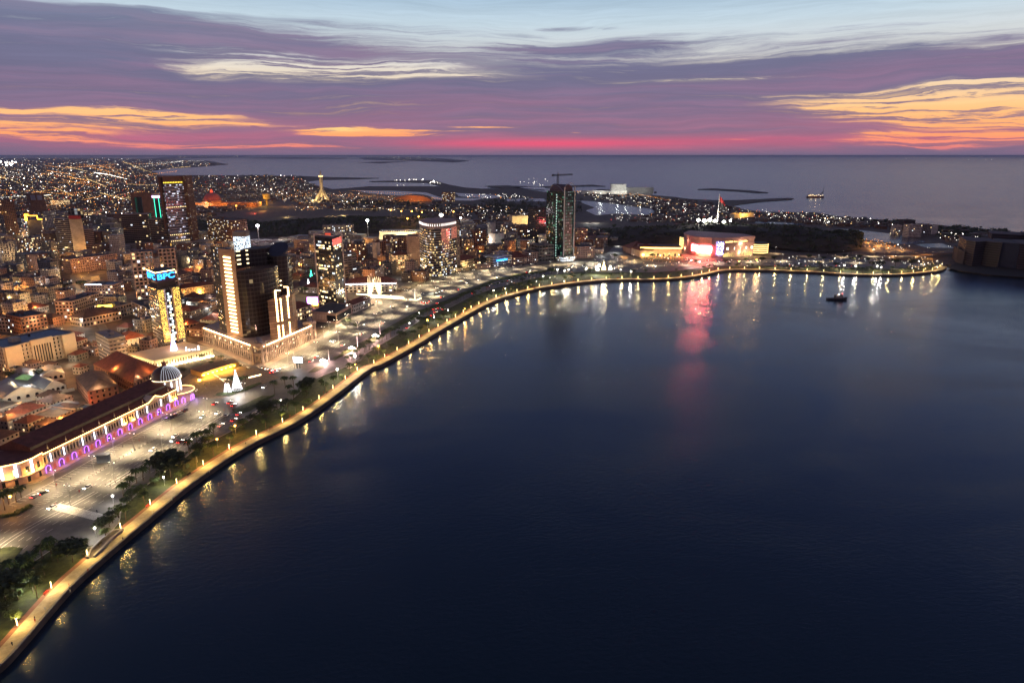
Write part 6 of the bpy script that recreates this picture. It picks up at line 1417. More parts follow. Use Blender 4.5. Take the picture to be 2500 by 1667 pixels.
# --- dark curved blocks at the right frame edge
m_unlit = mat('unlit_concrete', (.085, .06, .065), var=.15); m_void = mat('unlit_glass', (.012, .008, .012), rough=.5)
def terr(poly, h, nf, label, nm='terraced_block'):
    T = thing(nm, label, 'building', (poly[0][0], poly[0][1], G)); MB().prism(poly, G, G + h, 0, 1).build('core', [m_void, m_flat], T); FOOT.append(poly)
    for f in range(nf + 1): MB().prism(grow(poly, 1.3), G + 2 + (h - 2) * f / nf - .5, G + 2 + (h - 2) * f / nf + .6, 0, bot=True).build('floor_edge', m_unlit, T)
    return T
def pc(*q): return [(P(x, y).x, P(x, y).y) for x, y in q]
def off_(q, dx, dy): return [(x + dx, y + dy) for x, y in q]
w1 = pc((2351, 645), (2372, 650), (2395, 648), (2435, 653)); terr(w1 + [(w1[-1][0] + 20, w1[-1][1] + 60), (w1[0][0] + 26, w1[0][1] + 60)], hgt(P(2351, 645), 587), 10, 'unlit wavy terraced block, nearest of the dark group at the right edge')
w2 = pc((2334, 640), (2351, 646)); building('end_tower', 'unlit brown end wall tower at the left of the dark right-edge group', 'building', w2 + [(w2[1][0] + 24, w2[1][1] + 50), (w2[0][0] + 24, w2[0][1] + 50)], hgt(P(2334, 640), 609), 'dark', 'none')
w3 = pc((2437, 652), (2480, 656)); T = thing('glass_block', 'unlit dark blue glass block between terraced blocks at the right edge', 'building', (w3[0][0], w3[0][1], G)); MB().prism(w3 + off_(w3[::-1], 25, 60), G, G + hgt(P(2437, 652), 592), 0, 1).build('curtain_wall', [mat('blue_unlit', (.02, .025, .05), rough=.3), m_flat], T)
w4 = pc((2482, 657), (2520, 660), (2570, 662)); terr(w4 + [(w4[-1][0] + 30, w4[-1][1] + 60), (w4[0][0] + 26, w4[0][1] + 60)], hgt(P(2482, 657), 596), 10, 'unlit terraced block cut by the right frame edge')
w5 = pc((2412, 628), (2450, 630), (2490, 632)); terr(w5 + [(w5[-1][0] + 20, w5[-1][1] + 40), (w5[0][0] + 20, w5[0][1] + 40)], hgt(P(2412, 628), 571), 9, 'pale unlit terraced block behind the dark group at the right edge')
w6 = pc((2493, 633), (2540, 636)); terr(w6 + off_(w6[::-1], 20, 40), hgt(P(2493, 633), 572), 9, 'second pale terraced block behind, touching the right frame edge')
dk = sheet('dark_quay', pc((2312, 654), (2334, 642), (2430, 650), (2600, 664), (2700, 690), (2500, 677), (2420, 671), (2342, 661)), G + .2, mat('quay_dark', (.03, .028, .028)))
MARKS += [('dark terraced group', 2420, 620)]
# viaduct to the island road
vd = thing('viaduct', 'low road viaduct on piers crossing to the dark group at the right', 'bridge', P(2200, 622)); va = [P(x, y, G + 6) for x, y in ((2080, 618), (2140, 621), (2200, 621), (2270, 620), (2336, 615))]; d_ = MB()
for p, q in zip(va, va[1:]):
    d2 = (q - p).normalized(); n2 = Vector((-d2.y, d2.x, 0)) * 7
    d_.face([p - n2, q - n2, q + n2, p + n2]); d_.face([p - n2 - Vector((0, 0, 1.5)), q - n2 - Vector((0, 0, 1.5)), q - n2 + Vector((0, 0, 1)), p - n2 + Vector((0, 0, 1))]); d_.face([q + n2 - Vector((0, 0, 1.5)), p + n2 - Vector((0, 0, 1.5)), p + n2 + Vector((0, 0, 1)), q + n2 + Vector((0, 0, 1))])
d_.build('deck', m_side, vd)
for k in range(12): q = va[0].lerp(va[-1], k / 11); MB().box((q.x, q.y + 10, G), 3, 8, 5).build('pier', m_conc, vd)
# ---------------------------------------------------------------- boats
def tug(px, py):
    c = P(px, py, 0); T = thing('tugboat', 'small dark tugboat crossing the open bay with a red lamp', 'boat', c); L_ = 26
    h = MB(); n = 8; top = []; bot = []
    for k in range(n + 1):
        t = k / n; w = 3.6 * (1 - max(0, (t - .6) / .4) ** 2) * (.85 + .15 * min(1, t * 5)); x = -L_ / 2 + L_ * t; zt = 2.2 + 1.6 * max(0, t - .5) * 2; top.append((x, w, zt)); bot.append((x * .94, w * .7, -.4))
    for k in range(n):
        for s in (-1, 1):
            a, b, c2, d = bot[k], bot[k + 1], top[k + 1], top[k]; h.face([(c.x + v[0], c.y + s * v[1], v[2]) for v in (a, b, c2, d)])
        h.face([(c.x + top[k][0], c.y - top[k][1], top[k][2]), (c.x + top[k + 1][0], c.y - top[k + 1][1], top[k + 1][2]), (c.x + top[k + 1][0], c.y + top[k + 1][1], top[k + 1][2]), (c.x + top[k][0], c.y + top[k][1], top[k][2])])
    h.face([(c.x + top[0][0], c.y + s * top[0][1], z_) for s, z_ in ((-1, -.4), (1, -.4), (1, 2.2), (-1, 2.2))])
    h.build('hull', mat('tug_hull', (.03, .025, .03)), T); d = MB(); d.box((c.x + 2, c.y, 2.4), 9, 4.4, 2.8); d.box((c.x + 3.4, c.y, 5.2), 4.6, 3.6, 2.6); dh = d.build('deckhouse', mat('tug_house', (.22, .2, .2)), T)
    MB().box((c.x + 3.4, c.y, 6.1), 4.8, 3.8, 1.0).build('wheelhouse_window', m_glass, dh); MB().tube((c.x + 2, c.y, 7.8), (c.x + 2, c.y, 13), .18).build('mast', m_pole, T); MB().tube((c.x - 3.5, c.y, 2.4), (c.x - 3.5, c.y, 7), .8, .7).build('funnel', m_dark, T)
    MB().lathe((c.x + 5, c.y - 1.5, 8.2), [(0, -.5), (.6, 0), (0, .5)], 6).build('red_lamp', e_red, T); MB().lathe((c.x + 1, c.y - 1.5, 7.5), [(0, -.4), (.5, 0), (0, .4)], 6).build('white_lamp', e_lampw, T); pl((c.x + 1, c.y - 5, 8), 60, (1, .8, .7), .4)
tug(2044, 732)
c = P(1991, 483, 0); S_ = thing('dredger', 'lit work ship with a tall mast on the open sea', 'ship', c); h = MB(); L_ = 74; 
pts = [(-L_ / 2, -7), (L_ * .36, -7), (L_ / 2, 0), (L_ * .36, 7), (-L_ / 2, 7)]; h.prism([(c.x + x, c.y + y) for x, y in pts], -.5, 7, 0, 1); h.build('hull', [mat('ship_hull', (.10, .03, .025)), m_rust], S_)
MB().box((c.x - 22, c.y, 7), 22, 11, 7).build('deckhouse', wallm('white'), S_); MB().box((c.x - 2, c.y, 7), 12, 9, 4).build('winch_house', wallm('cream'), S_); MB().tube((c.x + 30, c.y, 7), (c.x + 32, c.y, 48), 1.1, .5).build('mast', m_dark, S_); lattice(MB(), (c.x + 31, c.y, 25), (c.x + 18, c.y, 14), 2, 4, .5).build('crane', m_dark, S_)
for k in range(8): MB().box((c.x - 33 + k * 8.6, c.y - 7.6, 8 + (k % 3) * 2), 2.6, .6, 2).build('deck_lamp', emis('ship_lamp', (1, .75, .4), 4, False), S_)
for k in range(3): pl((c.x - 25 + 22 * k, c.y - 12, 14), 900, (1, .7, .4), 1)
for i, (x, y) in enumerate(((2213, 388.5), (2407, 391), (2421, 391.2), (2365, 391), (1709, 379.8), (446 * 1, 421), (1808, 471))):
    if i > 4: continue
    c = P(x, y, 0); T = thing('distant_boat', '', 'boat', c, group='boats far out at sea'); w_ = c.y / 1667; MB().box((c.x, c.y, 0), 60, 14, 6).build('hull', m_dark, T); MB().box((c.x, c.y, 6), 14, 10, 14).build('deckhouse', wallm('white'), T); MB().lathe((c.x, c.y, 26), [(0, -8), (9, 0), (0, 8)], 6).build('lamp', emis('far_lamp', (1, .95, .85), 6, False), T)
    T['label'] = ('white-lit boat near the horizon, left of the pair at right', 'white-lit boat near the horizon, left one of the right pair', 'white-lit boat near the horizon, rightmost of all', 'faint boat just left of the horizon pair', 'tiny boat light on the horizon above the flagpole')[i]
MARKS += [('tugboat', 2044, 730), ('work ship', 1991, 478), ('viaduct', 2200, 620)]
# ---------------------------------------------------------------- the rest of the town
def hits(poly, foots, pad=1.0):
    cx = sum(p[0] for p in poly) / len(poly); cy = sum(p[1] for p in poly) / len(poly)
    pts = list(poly) + [(cx, cy)] + [lerp2(poly[i], poly[(i + 1) % len(poly)], .5) for i in range(len(poly))]
    for f, bb in foots:
        if cx < bb[0] - 60 or cx > bb[2] + 60 or cy < bb[1] - 60 or cy > bb[3] + 60: continue
        for p in pts:
            if inpoly(p[0], p[1], f): return True
        for p in f:
            if inpoly(p[0], p[1], poly): return True
    return False
def bbx(f): return (min(p[0] for p in f), min(p[1] for p in f), max(p[0] for p in f), max(p[1] for p in f))
BLOCK = [list(f) for f in FOOT]
for q in ([(160, 700), (180, 722), (213, 760), (236, 800), (258, 850), (300, 872), (290, 838), (268, 800), (244, 760), (226, 730), (190, 690)], [(38, 650), (46, 600), (50, 560), (54, 530), (60, 512), (66, 480), (76, 480), (74, 512), (70, 545), (70, 575), (73, 610), (76, 650)],
          [(200, 535), (212, 550), (240, 555), (242, 549), (222, 538), (208, 528)], [(165, 672), (243, 666), (250, 725), (232, 718), (205, 692), (172, 692)],
          [(855, 775), (850, 735), (870, 718), (1010, 697), (1030, 690), (1060, 735), (1010, 775), (880, 800)], [(1355, 645), (1480, 618), (1510, 596), (1545, 598), (1530, 625), (1700, 645)],
          [(905, 594), (1030, 592), (1030, 575), (915, 578)], [(725, 720), (772, 716), (776, 745), (745, 752), (722, 730)], [(770, 826), (775, 800), (835, 792), (870, 770), (880, 780), (800, 820)],
          [(441, 935), (470, 870), (530, 862), (700, 915), (600, 990), (470, 985)]): BLOCK.append(poly_px(q))
BLOCK.append(poly_px(U_PX) + L_W[::-1])
bl = [(f, bbx(f)) for f in BLOCK]
town = poly_px([(-120, 1150), (60, 1150), (110, 1130), (250, 1020), (400, 940), (470, 860), (500, 830), (720, 785), (860, 765), (1000, 700), (1100, 657), (1165, 652), (1310, 637), (1400, 630), (1520, 610), (1500, 585), (1440, 580), (1250, 560), (1100, 552), (1030, 556), (1020, 570), (900, 590), (860, 580), (780, 585), (640, 590), (480, 585), (380, 560), (300, 540), (-120, 530)])
an0 = ang; CA, SA = math.cos(an0), math.sin(an0); cand = []
rnd = random.Random(11)
bb = bbx(town); cs = 23
cxm, cym = (bb[0] + bb[2]) / 2, (bb[1] + bb[3]) / 2; RR = max(bb[2] - bb[0], bb[3] - bb[1])
for i in range(int(-RR / cs), int(RR / cs)):
    for j in range(int(-RR / cs), int(RR / cs)):
        if i % 6 == 0 or j % 5 == 0: continue
        u, v = i * cs + rnd.uniform(-2, 2), j * cs + rnd.uniform(-2, 2); x, y = cxm + u * CA - v * SA, cym + u * SA + v * CA
        if not inpoly(x, y, town): continue
        w, d = rnd.uniform(12, 22), rnd.uniform(12, 22); a = an0 + rnd.uniform(-.05, .05)
        if y > 1300: w *= 1.25; d *= 1.2
        ca, sa = math.cos(a), math.sin(a); q = [(x + p * ca - r * sa, y + p * sa + r * ca) for p, r in ((-w / 2, -d / 2), (w / 2, -d / 2), (w / 2, d / 2), (-w / 2, d / 2))]
        if hits(q, bl): continue
        cand.append((math.hypot(x, y), x, y, q))
cs = 16; bl2 = bl + [(c[3], bbx(c[3])) for c in cand if c[0] < 760]; extra = []
for i in range(-45, 45):
    for j in range(-45, 45):
        x, y = -330 + (i * cs) * CA - (j * cs) * SA + rnd.uniform(-1, 1), 560 + (i * cs) * SA + (j * cs) * CA + rnd.uniform(-1, 1)
        if math.hypot(x, y) > 760 or (i % 7 == 0) or not inpoly(x, y, town): continue
        w, d = rnd.uniform(8, 14), rnd.uniform(8, 14); q = [(x + p * CA - r * SA, y + p * SA + r * CA) for p, r in ((-w / 2, -d / 2), (w / 2, -d / 2), (w / 2, d / 2), (-w / 2, d / 2))]
        if hits(q, bl2): continue
        extra.append((math.hypot(x, y), x, y, q)); bl2.append((q, bbx(q)))
cand += extra; cand.sort()
FM = {c: facade('town_' + c, tuple(v * .8 for v in WALLS[c]), .10, (3.1, 3.3), (.42, .42), s=1.3) for c in ('beige', 'grey', 'pink', 'brown', 'white', 'cream')}
CN = list(FM)
dist_mb = {c: MB() for c in CN}; nearN = 0
for k, (dd_, x, y, q) in enumerate(cand):
    rn = random.Random(k * 7 + 3); c = rn.choice(CN); h = rn.choice((4.5, 5.5, 7, 8, 10, 13)) if dd_ < 900 else rn.choice((6, 8, 11, 14, 18, 24)); px, py = proj(Vector((x, y, G)))
    if px < 330 and 560 < py < 640: h = rn.choice((8, 12, 16, 24, 32, 40, 46) if not (60 < px < 125 or 135 < px < 245 or px > 300) else (8, 12, 14))
    if py > 690 and 380 < px < 1320: h = min(h, 8)
    if px < 240 and py > 850: h = min(h, 6.5)
    if px > 560 and py < 640 and px < 720: h = min(h, 8)
    if rn.random() < .08: continue
    if nearN < 290:
        rk = rn.choice(('tile', 'rust', 'rust', None)) if h < 11 else None; nearN += 1
        rt = {'tile': 'red tiled roof', 'rust': 'brown hipped roof', None: 'flat roof'}[rk]; st_ = max(1, round(h / 3.3))
        fl_n = ('one', 'two', 'three', 'four', 'five', 'six', 'seven', 'eight')[min(7, st_ - 1)]
        o = building('house' if h < 9 else 'apartment_block', '', 'house' if h < 9 else 'building', q, h, c, 'none', facemat=FM[c], roofk=rk, register=False, extras=True, roof=m_metal if rn.random() < .25 else m_flat)
        auto(o, f'{c} {fl_n}-storey {"house" if h < 9 else "block"} with {rt}', px, py)
    else: dist_mb[c].prism(q, G, G + h, 0)
for c, m in dist_mb.items():
    if m.f: tag(m.build('distant_houses', FM[c]), c + ' houses and blocks massed beyond the town centre', 'houses', kind='stuff')
# far suburbs: a mass of low roofs to the horizon
rnd = random.Random(21); far = {c: MB() for c in ('beige', 'brown', 'grey')}
def far_region(q, n, hh=(3, 8), sz=(8, 18)):
    xs = [p[0] for p in q]; ys = [p[1] for p in q]; k = 0; tries = 0
    while k < n and tries < n * 6:
        tries += 1; x, y = rnd.uniform(min(xs), max(xs)), rnd.uniform(min(ys), max(ys))
        if not inpoly(x, y, q): continue
        p = P(x, y)
        if not inpoly(p.x, p.y, land_out): continue
        w, d = rnd.uniform(*sz), rnd.uniform(*sz); k += 1; s = max(1, p.y / 2600)
        far[rnd.choice(list(far))].box((p.x, p.y, G), w * s, d * s, rnd.uniform(*hh) * (1 + .15 * s), an0 + rnd.uniform(-.3, .3))
FAR_R = [([(-60, 392), (250, 388), (430, 391), (556, 402), (408, 414), (370, 420), (400, 430), (740, 433), (745, 445), (800, 465), (640, 500), (440, 545), (300, 540), (-60, 530)], 3600),
         ([(1590, 480), (1700, 492), (1790, 508), (1860, 522), (1960, 524), (2080, 536), (2200, 548), (2180, 560), (2040, 555), (1900, 541), (1780, 548), (1650, 545), (1520, 540), (1600, 525)], 620),
         ([(1000, 508), (1240, 508), (1300, 530), (1230, 552), (1050, 545)], 160), ([(700, 480), (1080, 495), (1080, 505), (900, 520), (720, 500)], 150), ([(2290, 560), (2500, 575), (2480, 600), (2300, 592)], 60), ([(1440, 470), (1560, 478), (1620, 500), (1560, 505), (1420, 482)], 70)]
for q, n in FAR_R: far_region(q, n)
for c, m in far.items(): tag(m.build('suburb_roofs', facade('suburb_' + c, tuple(v * .55 for v in WALLS[c]), .06, (4, 4), (.4, .4), s=1)), 'sea of low ' + c + ' suburb houses stretching to the horizon', 'suburb', kind='stuff')
# their lamps and lit windows
rnd = random.Random(33)
LM = {'w': ('white', emis('far_white', (1, .93, .80), 4.2, False)), 'y': ('yellow', emis('far_yellow', (1, .66, .26), 3.4, False)), 'o': ('orange', emis('far_orange', (1, .36, .05), 3.6, False)), 'r': ('red', emis('far_red', (1, .10, .05), 2.6, False)), 'b': ('brilliant', emis('far_bright', (1, .96, .88), 14, False))}
LB = {k: MB() for k in LM}
def dot(mb, p, r):
    v = [(p[0] - r, p[1], p[2]), (p[0], p[1] - r, p[2]), (p[0] + r, p[1], p[2]), (p[0], p[1] + r, p[2]), (p[0], p[1], p[2] + r), (p[0], p[1], p[2] - r)]
    for a, b in ((0, 1), (1, 2), (2, 3), (3, 0)): mb.face([v[a], v[b], v[4]]); mb.face([v[b], v[a], v[5]])
def lights(q, n, mix='wwwyyyoor', size=(.35, .85), z=(4, 12), hillz=0):
    xs = [p[0] for p in q]; ys = [p[1] for p in q]; k = 0; tr = 0
    while k < n and tr < n * 8:
        tr += 1; x, y = rnd.uniform(min(xs), max(xs)), rnd.uniform(min(ys), max(ys))
        if not inpoly(x, y, q): continue
        p = P(x, y)
        if not inpoly(p.x, p.y, land_out) and z[1] < 40: continue
        k += 1; c = rnd.choice(mix); r = (size[0] * .75 + (size[1] - size[0]) * 1.3 * rnd.random() ** 2.5) * .85 * math.hypot(p.x, p.y) / 1667
        if rnd.random() < .06: c = 'b'; r *= 1.2
        dot(LB[c], (p.x, p.y, G + rnd.uniform(*z) + hillz), r)
lights([(-20, 385), (250, 386), (430, 391), (556, 401), (560, 403), (408, 413), (370, 418), (300, 430), (-20, 440)], 900, 'wwwyyo', (.35, .75))
lights([(-20, 430), (300, 420), (395, 430), (400, 470), (330, 500), (200, 490), (-20, 500)], 1050, 'wwyyyor', (.4, .95))
lights([(200, 405), (290, 407), (320, 425), (300, 440), (240, 425)], 110, 'oooy', (.5, .9))
lights([(-20, 480), (330, 480), (340, 530), (-20, 560)], 360, 'wyyoor', (.4, 1.0))
lights([(440, 430), (740, 432), (748, 445), (800, 468), (700, 480), (600, 470), (450, 480)], 420, 'wwyor', (.4, .8))
lights([(650, 470), (860, 478), (1000, 492), (900, 505), (700, 500)], 260, 'ooyyw', (.4, .8))
lights([(820, 468), (1000, 482), (1080, 490), (1000, 498), (830, 485)], 240, 'ooy', (.3, .6))
lights([(700, 505), (1080, 512), (1080, 525), (900, 520), (720, 520)], 130, 'wyyo', (.4, .9))
lights([(1080, 505), (1240, 505), (1300, 530), (1230, 545), (1080, 530)], 140, 'wwyo', (.5, 1.1))
lights([(1590, 485), (1700, 500), (1790, 515), (1960, 524), (2080, 536), (2060, 552), (1900, 541), (1780, 545), (1650, 548), (1500, 548), (1480, 532), (1600, 525)], 420, 'wwwwyor', (.45, 1.0))
lights([(1450, 470), (1560, 478), (1640, 500), (1600, 515), (1500, 505), (1420, 482)], 120, 'wwwwy', (.5, 1.1))
lights([(1860, 520), (2110, 540), (2180, 556), (2040, 556), (1900, 542)], 90, 'wwy', (.6, 1.2)); lights([(2290, 575), (2400, 588), (2345, 600), (2290, 590)], 40, 'wwy', (.6, 1.2))
lights([(1130, 478), (1240, 478), (1310, 487), (1240, 490), (1140, 486)], 60, 'wwwwo', (.6, 1.3))
lights([(1000, 455), (1060, 445), (1078, 452), (960, 457)], 30, 'ww', (.9, 1.5)); lights([(957, 443), (1050, 438), (1050, 441), (957, 444)], 14, 'ww', (.9, 1.6))
lights([(1410, 470), (1460, 470), (1460, 476), (1410, 474)], 20, 'wy', (.5, .8)); lights([(1270, 453), (1340, 452), (1340, 456), (1270, 457)], 16, 'ww', (.8, 1.3), (5, 50))
lights([(880, 381), (1000, 383), (1080, 392), (1000, 394), (900, 386)], 70, 'wwy', (.4, .7), (5, 60)); lights([(430, 381), (640, 381), (640, 385), (430, 386)], 60, 'wwy', (.3, .6), (5, 60))
def lane(q, n, c, s=.6):
    W = [P(*p) for p in q]
    for k in range(n):
        t = k / n * (len(W) - 1); i = int(t); p = W[i].lerp(W[i + 1], t - i); r = s * rnd.uniform(.7, 1.15) * math.hypot(p.x, p.y) / 1667; dot(LB[c], (p.x + rnd.uniform(-1, 1) * r, p.y, G + 9), r)
for k in range(34):
    x0, y0 = rnd.uniform(-20, 420), rnd.uniform(396, 505); x1 = x0 + rnd.choice((-1, 1)) * rnd.uniform(30, 130); y1 = y0 - rnd.uniform(3, 22) * (1 if y0 > 410 else .3)
    if y1 > 389: lane([(x0, y0), (x1, y1)], rnd.randrange(14, 34), rnd.choice('oooywy'), .55)
for q, n, c in (([(230, 424), (262, 428), (312, 441)], 40, 'b'), ([(160, 410), (240, 406), (300, 418)], 44, 'o'), ([(350, 402), (430, 395), (500, 393)], 30, 'w'), ([(120, 450), (200, 448), (300, 470)], 34, 'o'), ([(0, 430), (90, 470), (150, 505)], 40, 'y'), ([(700, 484), (860, 480), (1000, 492)], 50, 'o'), ([(860, 470), (1000, 478), (1080, 492)], 50, 'o'), ([(820, 520), (920, 516), (1080, 522)], 40, 'y'), ([(1390, 470), (1560, 480), (1640, 496)], 50, 'o')): lane(q, n, c, .5)
lights([(0, 395), (40, 396), (30, 410), (0, 406)], 26, 'b', (1.2, 2.4))
lights([(-20, 560), (560, 560), (560, 640), (-20, 680)], 240, 'wyyor', (.5, 1.1), (3, 18)); lights([(-20, 680), (320, 680), (340, 760), (-20, 800)], 60, 'wyoo', (.5, 1.0), (3, 14))
lights([(560, 600), (1330, 580), (1330, 635), (1000, 690), (700, 740), (560, 640)], 200, 'wwyyor', (.5, 1.1), (3, 16))
lights([(1360, 660), (1500, 640), (1700, 645), (1900, 642), (1900, 655), (1700, 655), (1500, 665)], 150, 'wwyy', (.4, 1.0), (2, 7)); lights([(1900, 630), (2290, 632), (2290, 655), (1900, 655)], 130, 'wwwy', (.5, 1.1), (2, 8))
lights([(2210, 640), (2300, 645), (2306, 660), (2220, 662)], 60, 'yyyw', (.6, 1.2), (1, 7)); lights([(2100, 590), (2140, 592), (2225, 612), (2130, 615)], 70, 'ooow', (.5, 1.0), (3, 9))
lights([(1555, 628), (1665, 632), (1690, 640), (1560, 640)], 60, 'yoor', (.5, .9), (2, 7)); lights([(60, 640), (78, 640), (76, 560), (58, 520), (66, 480), (54, 500), (46, 600)], 90, 'wwry', (.7, 1.2), (1, 6))
lights([(1390, 470), (1560, 478), (1650, 492), (1640, 494), (1500, 481), (1390, 474)], 60, 'oow', (.4, .8)); lights([(1190, 700), (1400, 665), (1400, 690), (1200, 725)], 50, 'wyyo', (.5, .9), (2, 5))
for k, (nm_c, m) in LM.items(): tag(LB[k].build('city_lights', m), nm_c + ' lamps and lit windows scattered over the far city', 'city lights', kind='stuff')
# orange and white glow down in the streets
for x, y, w_, c_, z_ in ((10, 840, 3500, 'o', 5), (24, 828, 2500, 'o', 8), (155, 782, 2600, 'o', 5), (172, 790, 2000, 'o', 5), (200, 800, 2600, 'w', 9), (215, 830, 1800, 'w', 9), (245, 862, 1500, 'w', 8), (200, 670, 5000, 'o', 10), (230, 676, 5500, 'o', 10), (190, 690, 4000, 'o', 8), (45, 702, 2600, 'y', 6), (8, 706, 2600, 'y', 6),
                         (60, 560, 6000, 'o', 10), (64, 600, 6000, 'w', 10), (56, 630, 5000, 'y', 8), (66, 520, 7000, 'o', 12), (220, 545, 6000, 'o', 8), (280, 545, 4000, 'r', 8), (210, 752, 1500, 'w', 6), (265, 745, 2500, 'w', 5), (328, 762, 2500, 'y', 6), (355, 815, 1200, 'o', 6),
                         (490, 722, 4200, 'o', 5), (460, 730, 4200, 'o', 5), (515, 716, 4200, 'o', 5), (485, 668, 4000, 'o', 6), (500, 665, 3000, 'o', 6), (540, 588, 9000, 'o', 8), (500, 592, 9000, 'o', 8), (470, 594, 6000, 'o', 8), (465, 805, 1500, 'y', 6), (488, 800, 1500, 'y', 6), (510, 762, 1500, 'w', 6), (480, 765, 1800, 'w', 5), (458, 752, 1800, 'w', 5),
                         (740, 705, 2500, 'y', 8), (720, 700, 2500, 'y', 8), (770, 712, 2500, 'o', 8), (730, 690, 2500, 'y', 8), (760, 770, 1500, 'y', 5), (735, 780, 1500, 'y', 5), (800, 800, 1200, 'y', 5), (830, 790, 900, 'y', 5), (780, 806, 900, 'o', 5),
                         (880, 665, 3600, 'o', 6), (905, 664, 3600, 'o', 6), (925, 650, 3600, 'o', 6), (860, 650, 4000, 'o', 8), (970, 662, 3000, 'o', 6), (990, 660, 3000, 'o', 6), (975, 680, 1500, 'w', 7), (1020, 690, 2500, 'y', 6), (1000, 700, 1800, 'y', 5), (1120, 660, 2200, 'o', 6), (1140, 655, 2200, 'y', 6),
                         (1172, 625, 5000, 'o', 8), (1150, 622, 4000, 'o', 8), (1190, 600, 5000, 'w', 12), (1213, 606, 4000, 'w', 10), (1250, 620, 5000, 'o', 6), (1235, 625, 3500, 'o', 6), (1294, 610, 4500, 'w', 10), (1270, 625, 3500, 'o', 8), (1130, 585, 5000, 'w', 10), (1170, 570, 9000, 'w', 10), (1300, 575, 4000, 'o', 8), (1322, 602, 3000, 'o', 8),
                         (1265, 549, 14000, 'y', 8), (1290, 548, 14000, 'y', 8), (1435, 545, 8000, 'w', 9), (1455, 545, 8000, 'w', 9), (1400, 602, 3500, 'o', 6), (1430, 602, 3500, 'o', 6), (1405, 640, 3000, 'w', 6), (1445, 640, 2500, 'w', 8), (1470, 622, 2500, 'w', 8), (1500, 618, 4000, 'w', 8), (1510, 598, 5000, 'w', 6),
                         (640, 515, 12000, 'o', 8), (620, 520, 12000, 'r', 8), (570, 512, 14000, 'o', 8), (600, 500, 14000, 'o', 8), (760, 505, 12000, 'o', 8), (500, 507, 10000, 'w', 8), (700, 530, 9000, 'y', 6), (810, 528, 9000, 'y', 6), (840, 526, 9000, 'y', 6),
                         (1960, 579, 7000, 'o', 30), (1980, 580, 7000, 'o', 30), (2025, 578, 5000, 'o', 26), (2120, 592, 9000, 'o', 9), (2145, 598, 9000, 'o', 9), (2170, 603, 9000, 'o', 9), (2200, 610, 9000, 'o', 9), (2130, 608, 9000, 'o', 9), (2180, 625, 3500, 'o', 5), (2240, 625, 3500, 'o', 5), (2270, 632, 3000, 'o', 5)):
    cc = {'o': (1, .42, .08), 'w': (.95, .97, .9), 'y': (1, .72, .3), 'r': (1, .12, .06)}[c_]; q = P(x, y); pl((q.x, q.y, G + z_), w_, cc, .8)

rnd = random.Random(90)
for k in range(46):  # added fill lights without fixtures, for an amber glow on suburb roofs
    x, y = rnd.uniform(0, 780), rnd.uniform(415, 530)
    q = P(x, y)
    if inpoly(q.x, q.y, land_out): pl((q.x, q.y, G + 22), 15000 * (q.y / 2500) ** 2, rnd.choice(((1, .45, .12), (1, .6, .25), (1, .8, .55))), 2)
for k in range(270):  # generic fill lights added at random to lift the dark town
    while True:
        x, y = rnd.uniform(-20, 1400), rnd.uniform(560, 1100); q = P(x, y)
        if inpoly(q.x, q.y, town) and not hits([(q.x, q.y), (q.x + 1, q.y), (q.x, q.y + 1)], bl[-1:]): break
    c_ = rnd.choice('oooooyyw'); pl((q.x, q.y, G + rnd.uniform(9, 16)), rnd.uniform(1500, 4600) * max(.5 if y > 860 else 1, q.y / 1000), {'o': (1, .42, .10), 'w': (.95, .97, .9), 'y': (1, .72, .36)}[c_], .8)
# ---------------------------------------------------------------- planting
def palm_proto(h, seed, lab=''):
    rn = random.Random(seed); t = thing('palm_tree', lab, 'palm', (0, 0, 0)); mb = MB(); lean = rn.uniform(-.4, .4)
    for k in range(5): mb.tube((lean * (k / 5) ** 2, 0, h * k / 5), (lean * ((k + 1) / 5) ** 2, 0, h * (k + 1) / 5), .24 - .02 * k, .22 - .02 * k, 6)
    mb.build('trunk', mat('palm_bark', (.12, .085, .06), var=.3, scale=2), t); cr_ = MB()
    for f in range(19):
        a = 2 * math.pi * f / 19 + rn.uniform(-.15, .15); L_ = rn.uniform(3.6, 4.6); up = rn.uniform(.1, 1.1); ca, sa = math.cos(a), math.sin(a); prev = None
        for k in range(6):
            s = k / 5; r = L_ * s * (1 - .12 * s); z_ = h + up * math.sin(s * 2.4) * 1.3 - 2.1 * s * s; w = .55 * math.sin(math.pi * min(1, s * .86 + .12)); 
            cur = ((lean + r * ca - w * sa, r * sa + w * ca, z_ - w * .6), (lean + r * ca, r * sa, z_), (lean + r * ca + w * sa, r * sa - w * ca, z_ - w * .6))
            if prev: cr_.face([prev[0], prev[1], cur[1], cur[0]]); cr_.face([prev[1], prev[2], cur[2], cur[1]])
            prev = cur
    cr_.build('crown', mat('palm_leaf', (.045, .07, .02), var=.5, scale=.5), t); KIDS[t.name] = list(o for o in COL.objects if o.parent is t); return t
def tree_proto(r, h, seed, m, nb=9, lf=46):
    rn = random.Random(seed); t = thing('broadleaf_tree', '', 'tree', (0, 0, 0)); mb = MB(); mb.tube((0, 0, 0), (.2, .1, h * .5), .32, .2, 7)
    cr_ = MB()
    for k in range(nb):
        a = 2 * math.pi * k / nb + rn.uniform(-.3, .3); rr = r * rn.uniform(.35, .68) if k else 0; c = (rr * math.cos(a), rr * math.sin(a), h * rn.uniform(.55, .85)); mb.tube((.2, .1, h * .45), c, .13, .05, 4); clump(cr_, c, r * rn.uniform(.38, .55), lf, 0, .75, .26, rn)
    mb.build('trunk', mat('bark', (.08, .06, .045)), t); cr_.build('crown', m, t); KIDS[t.name] = list(o for o in COL.objects if o.parent is t); return t
palms = [palm_proto(8.5, 1), palm_proto(7.2, 2), palm_proto(9.5, 4)]
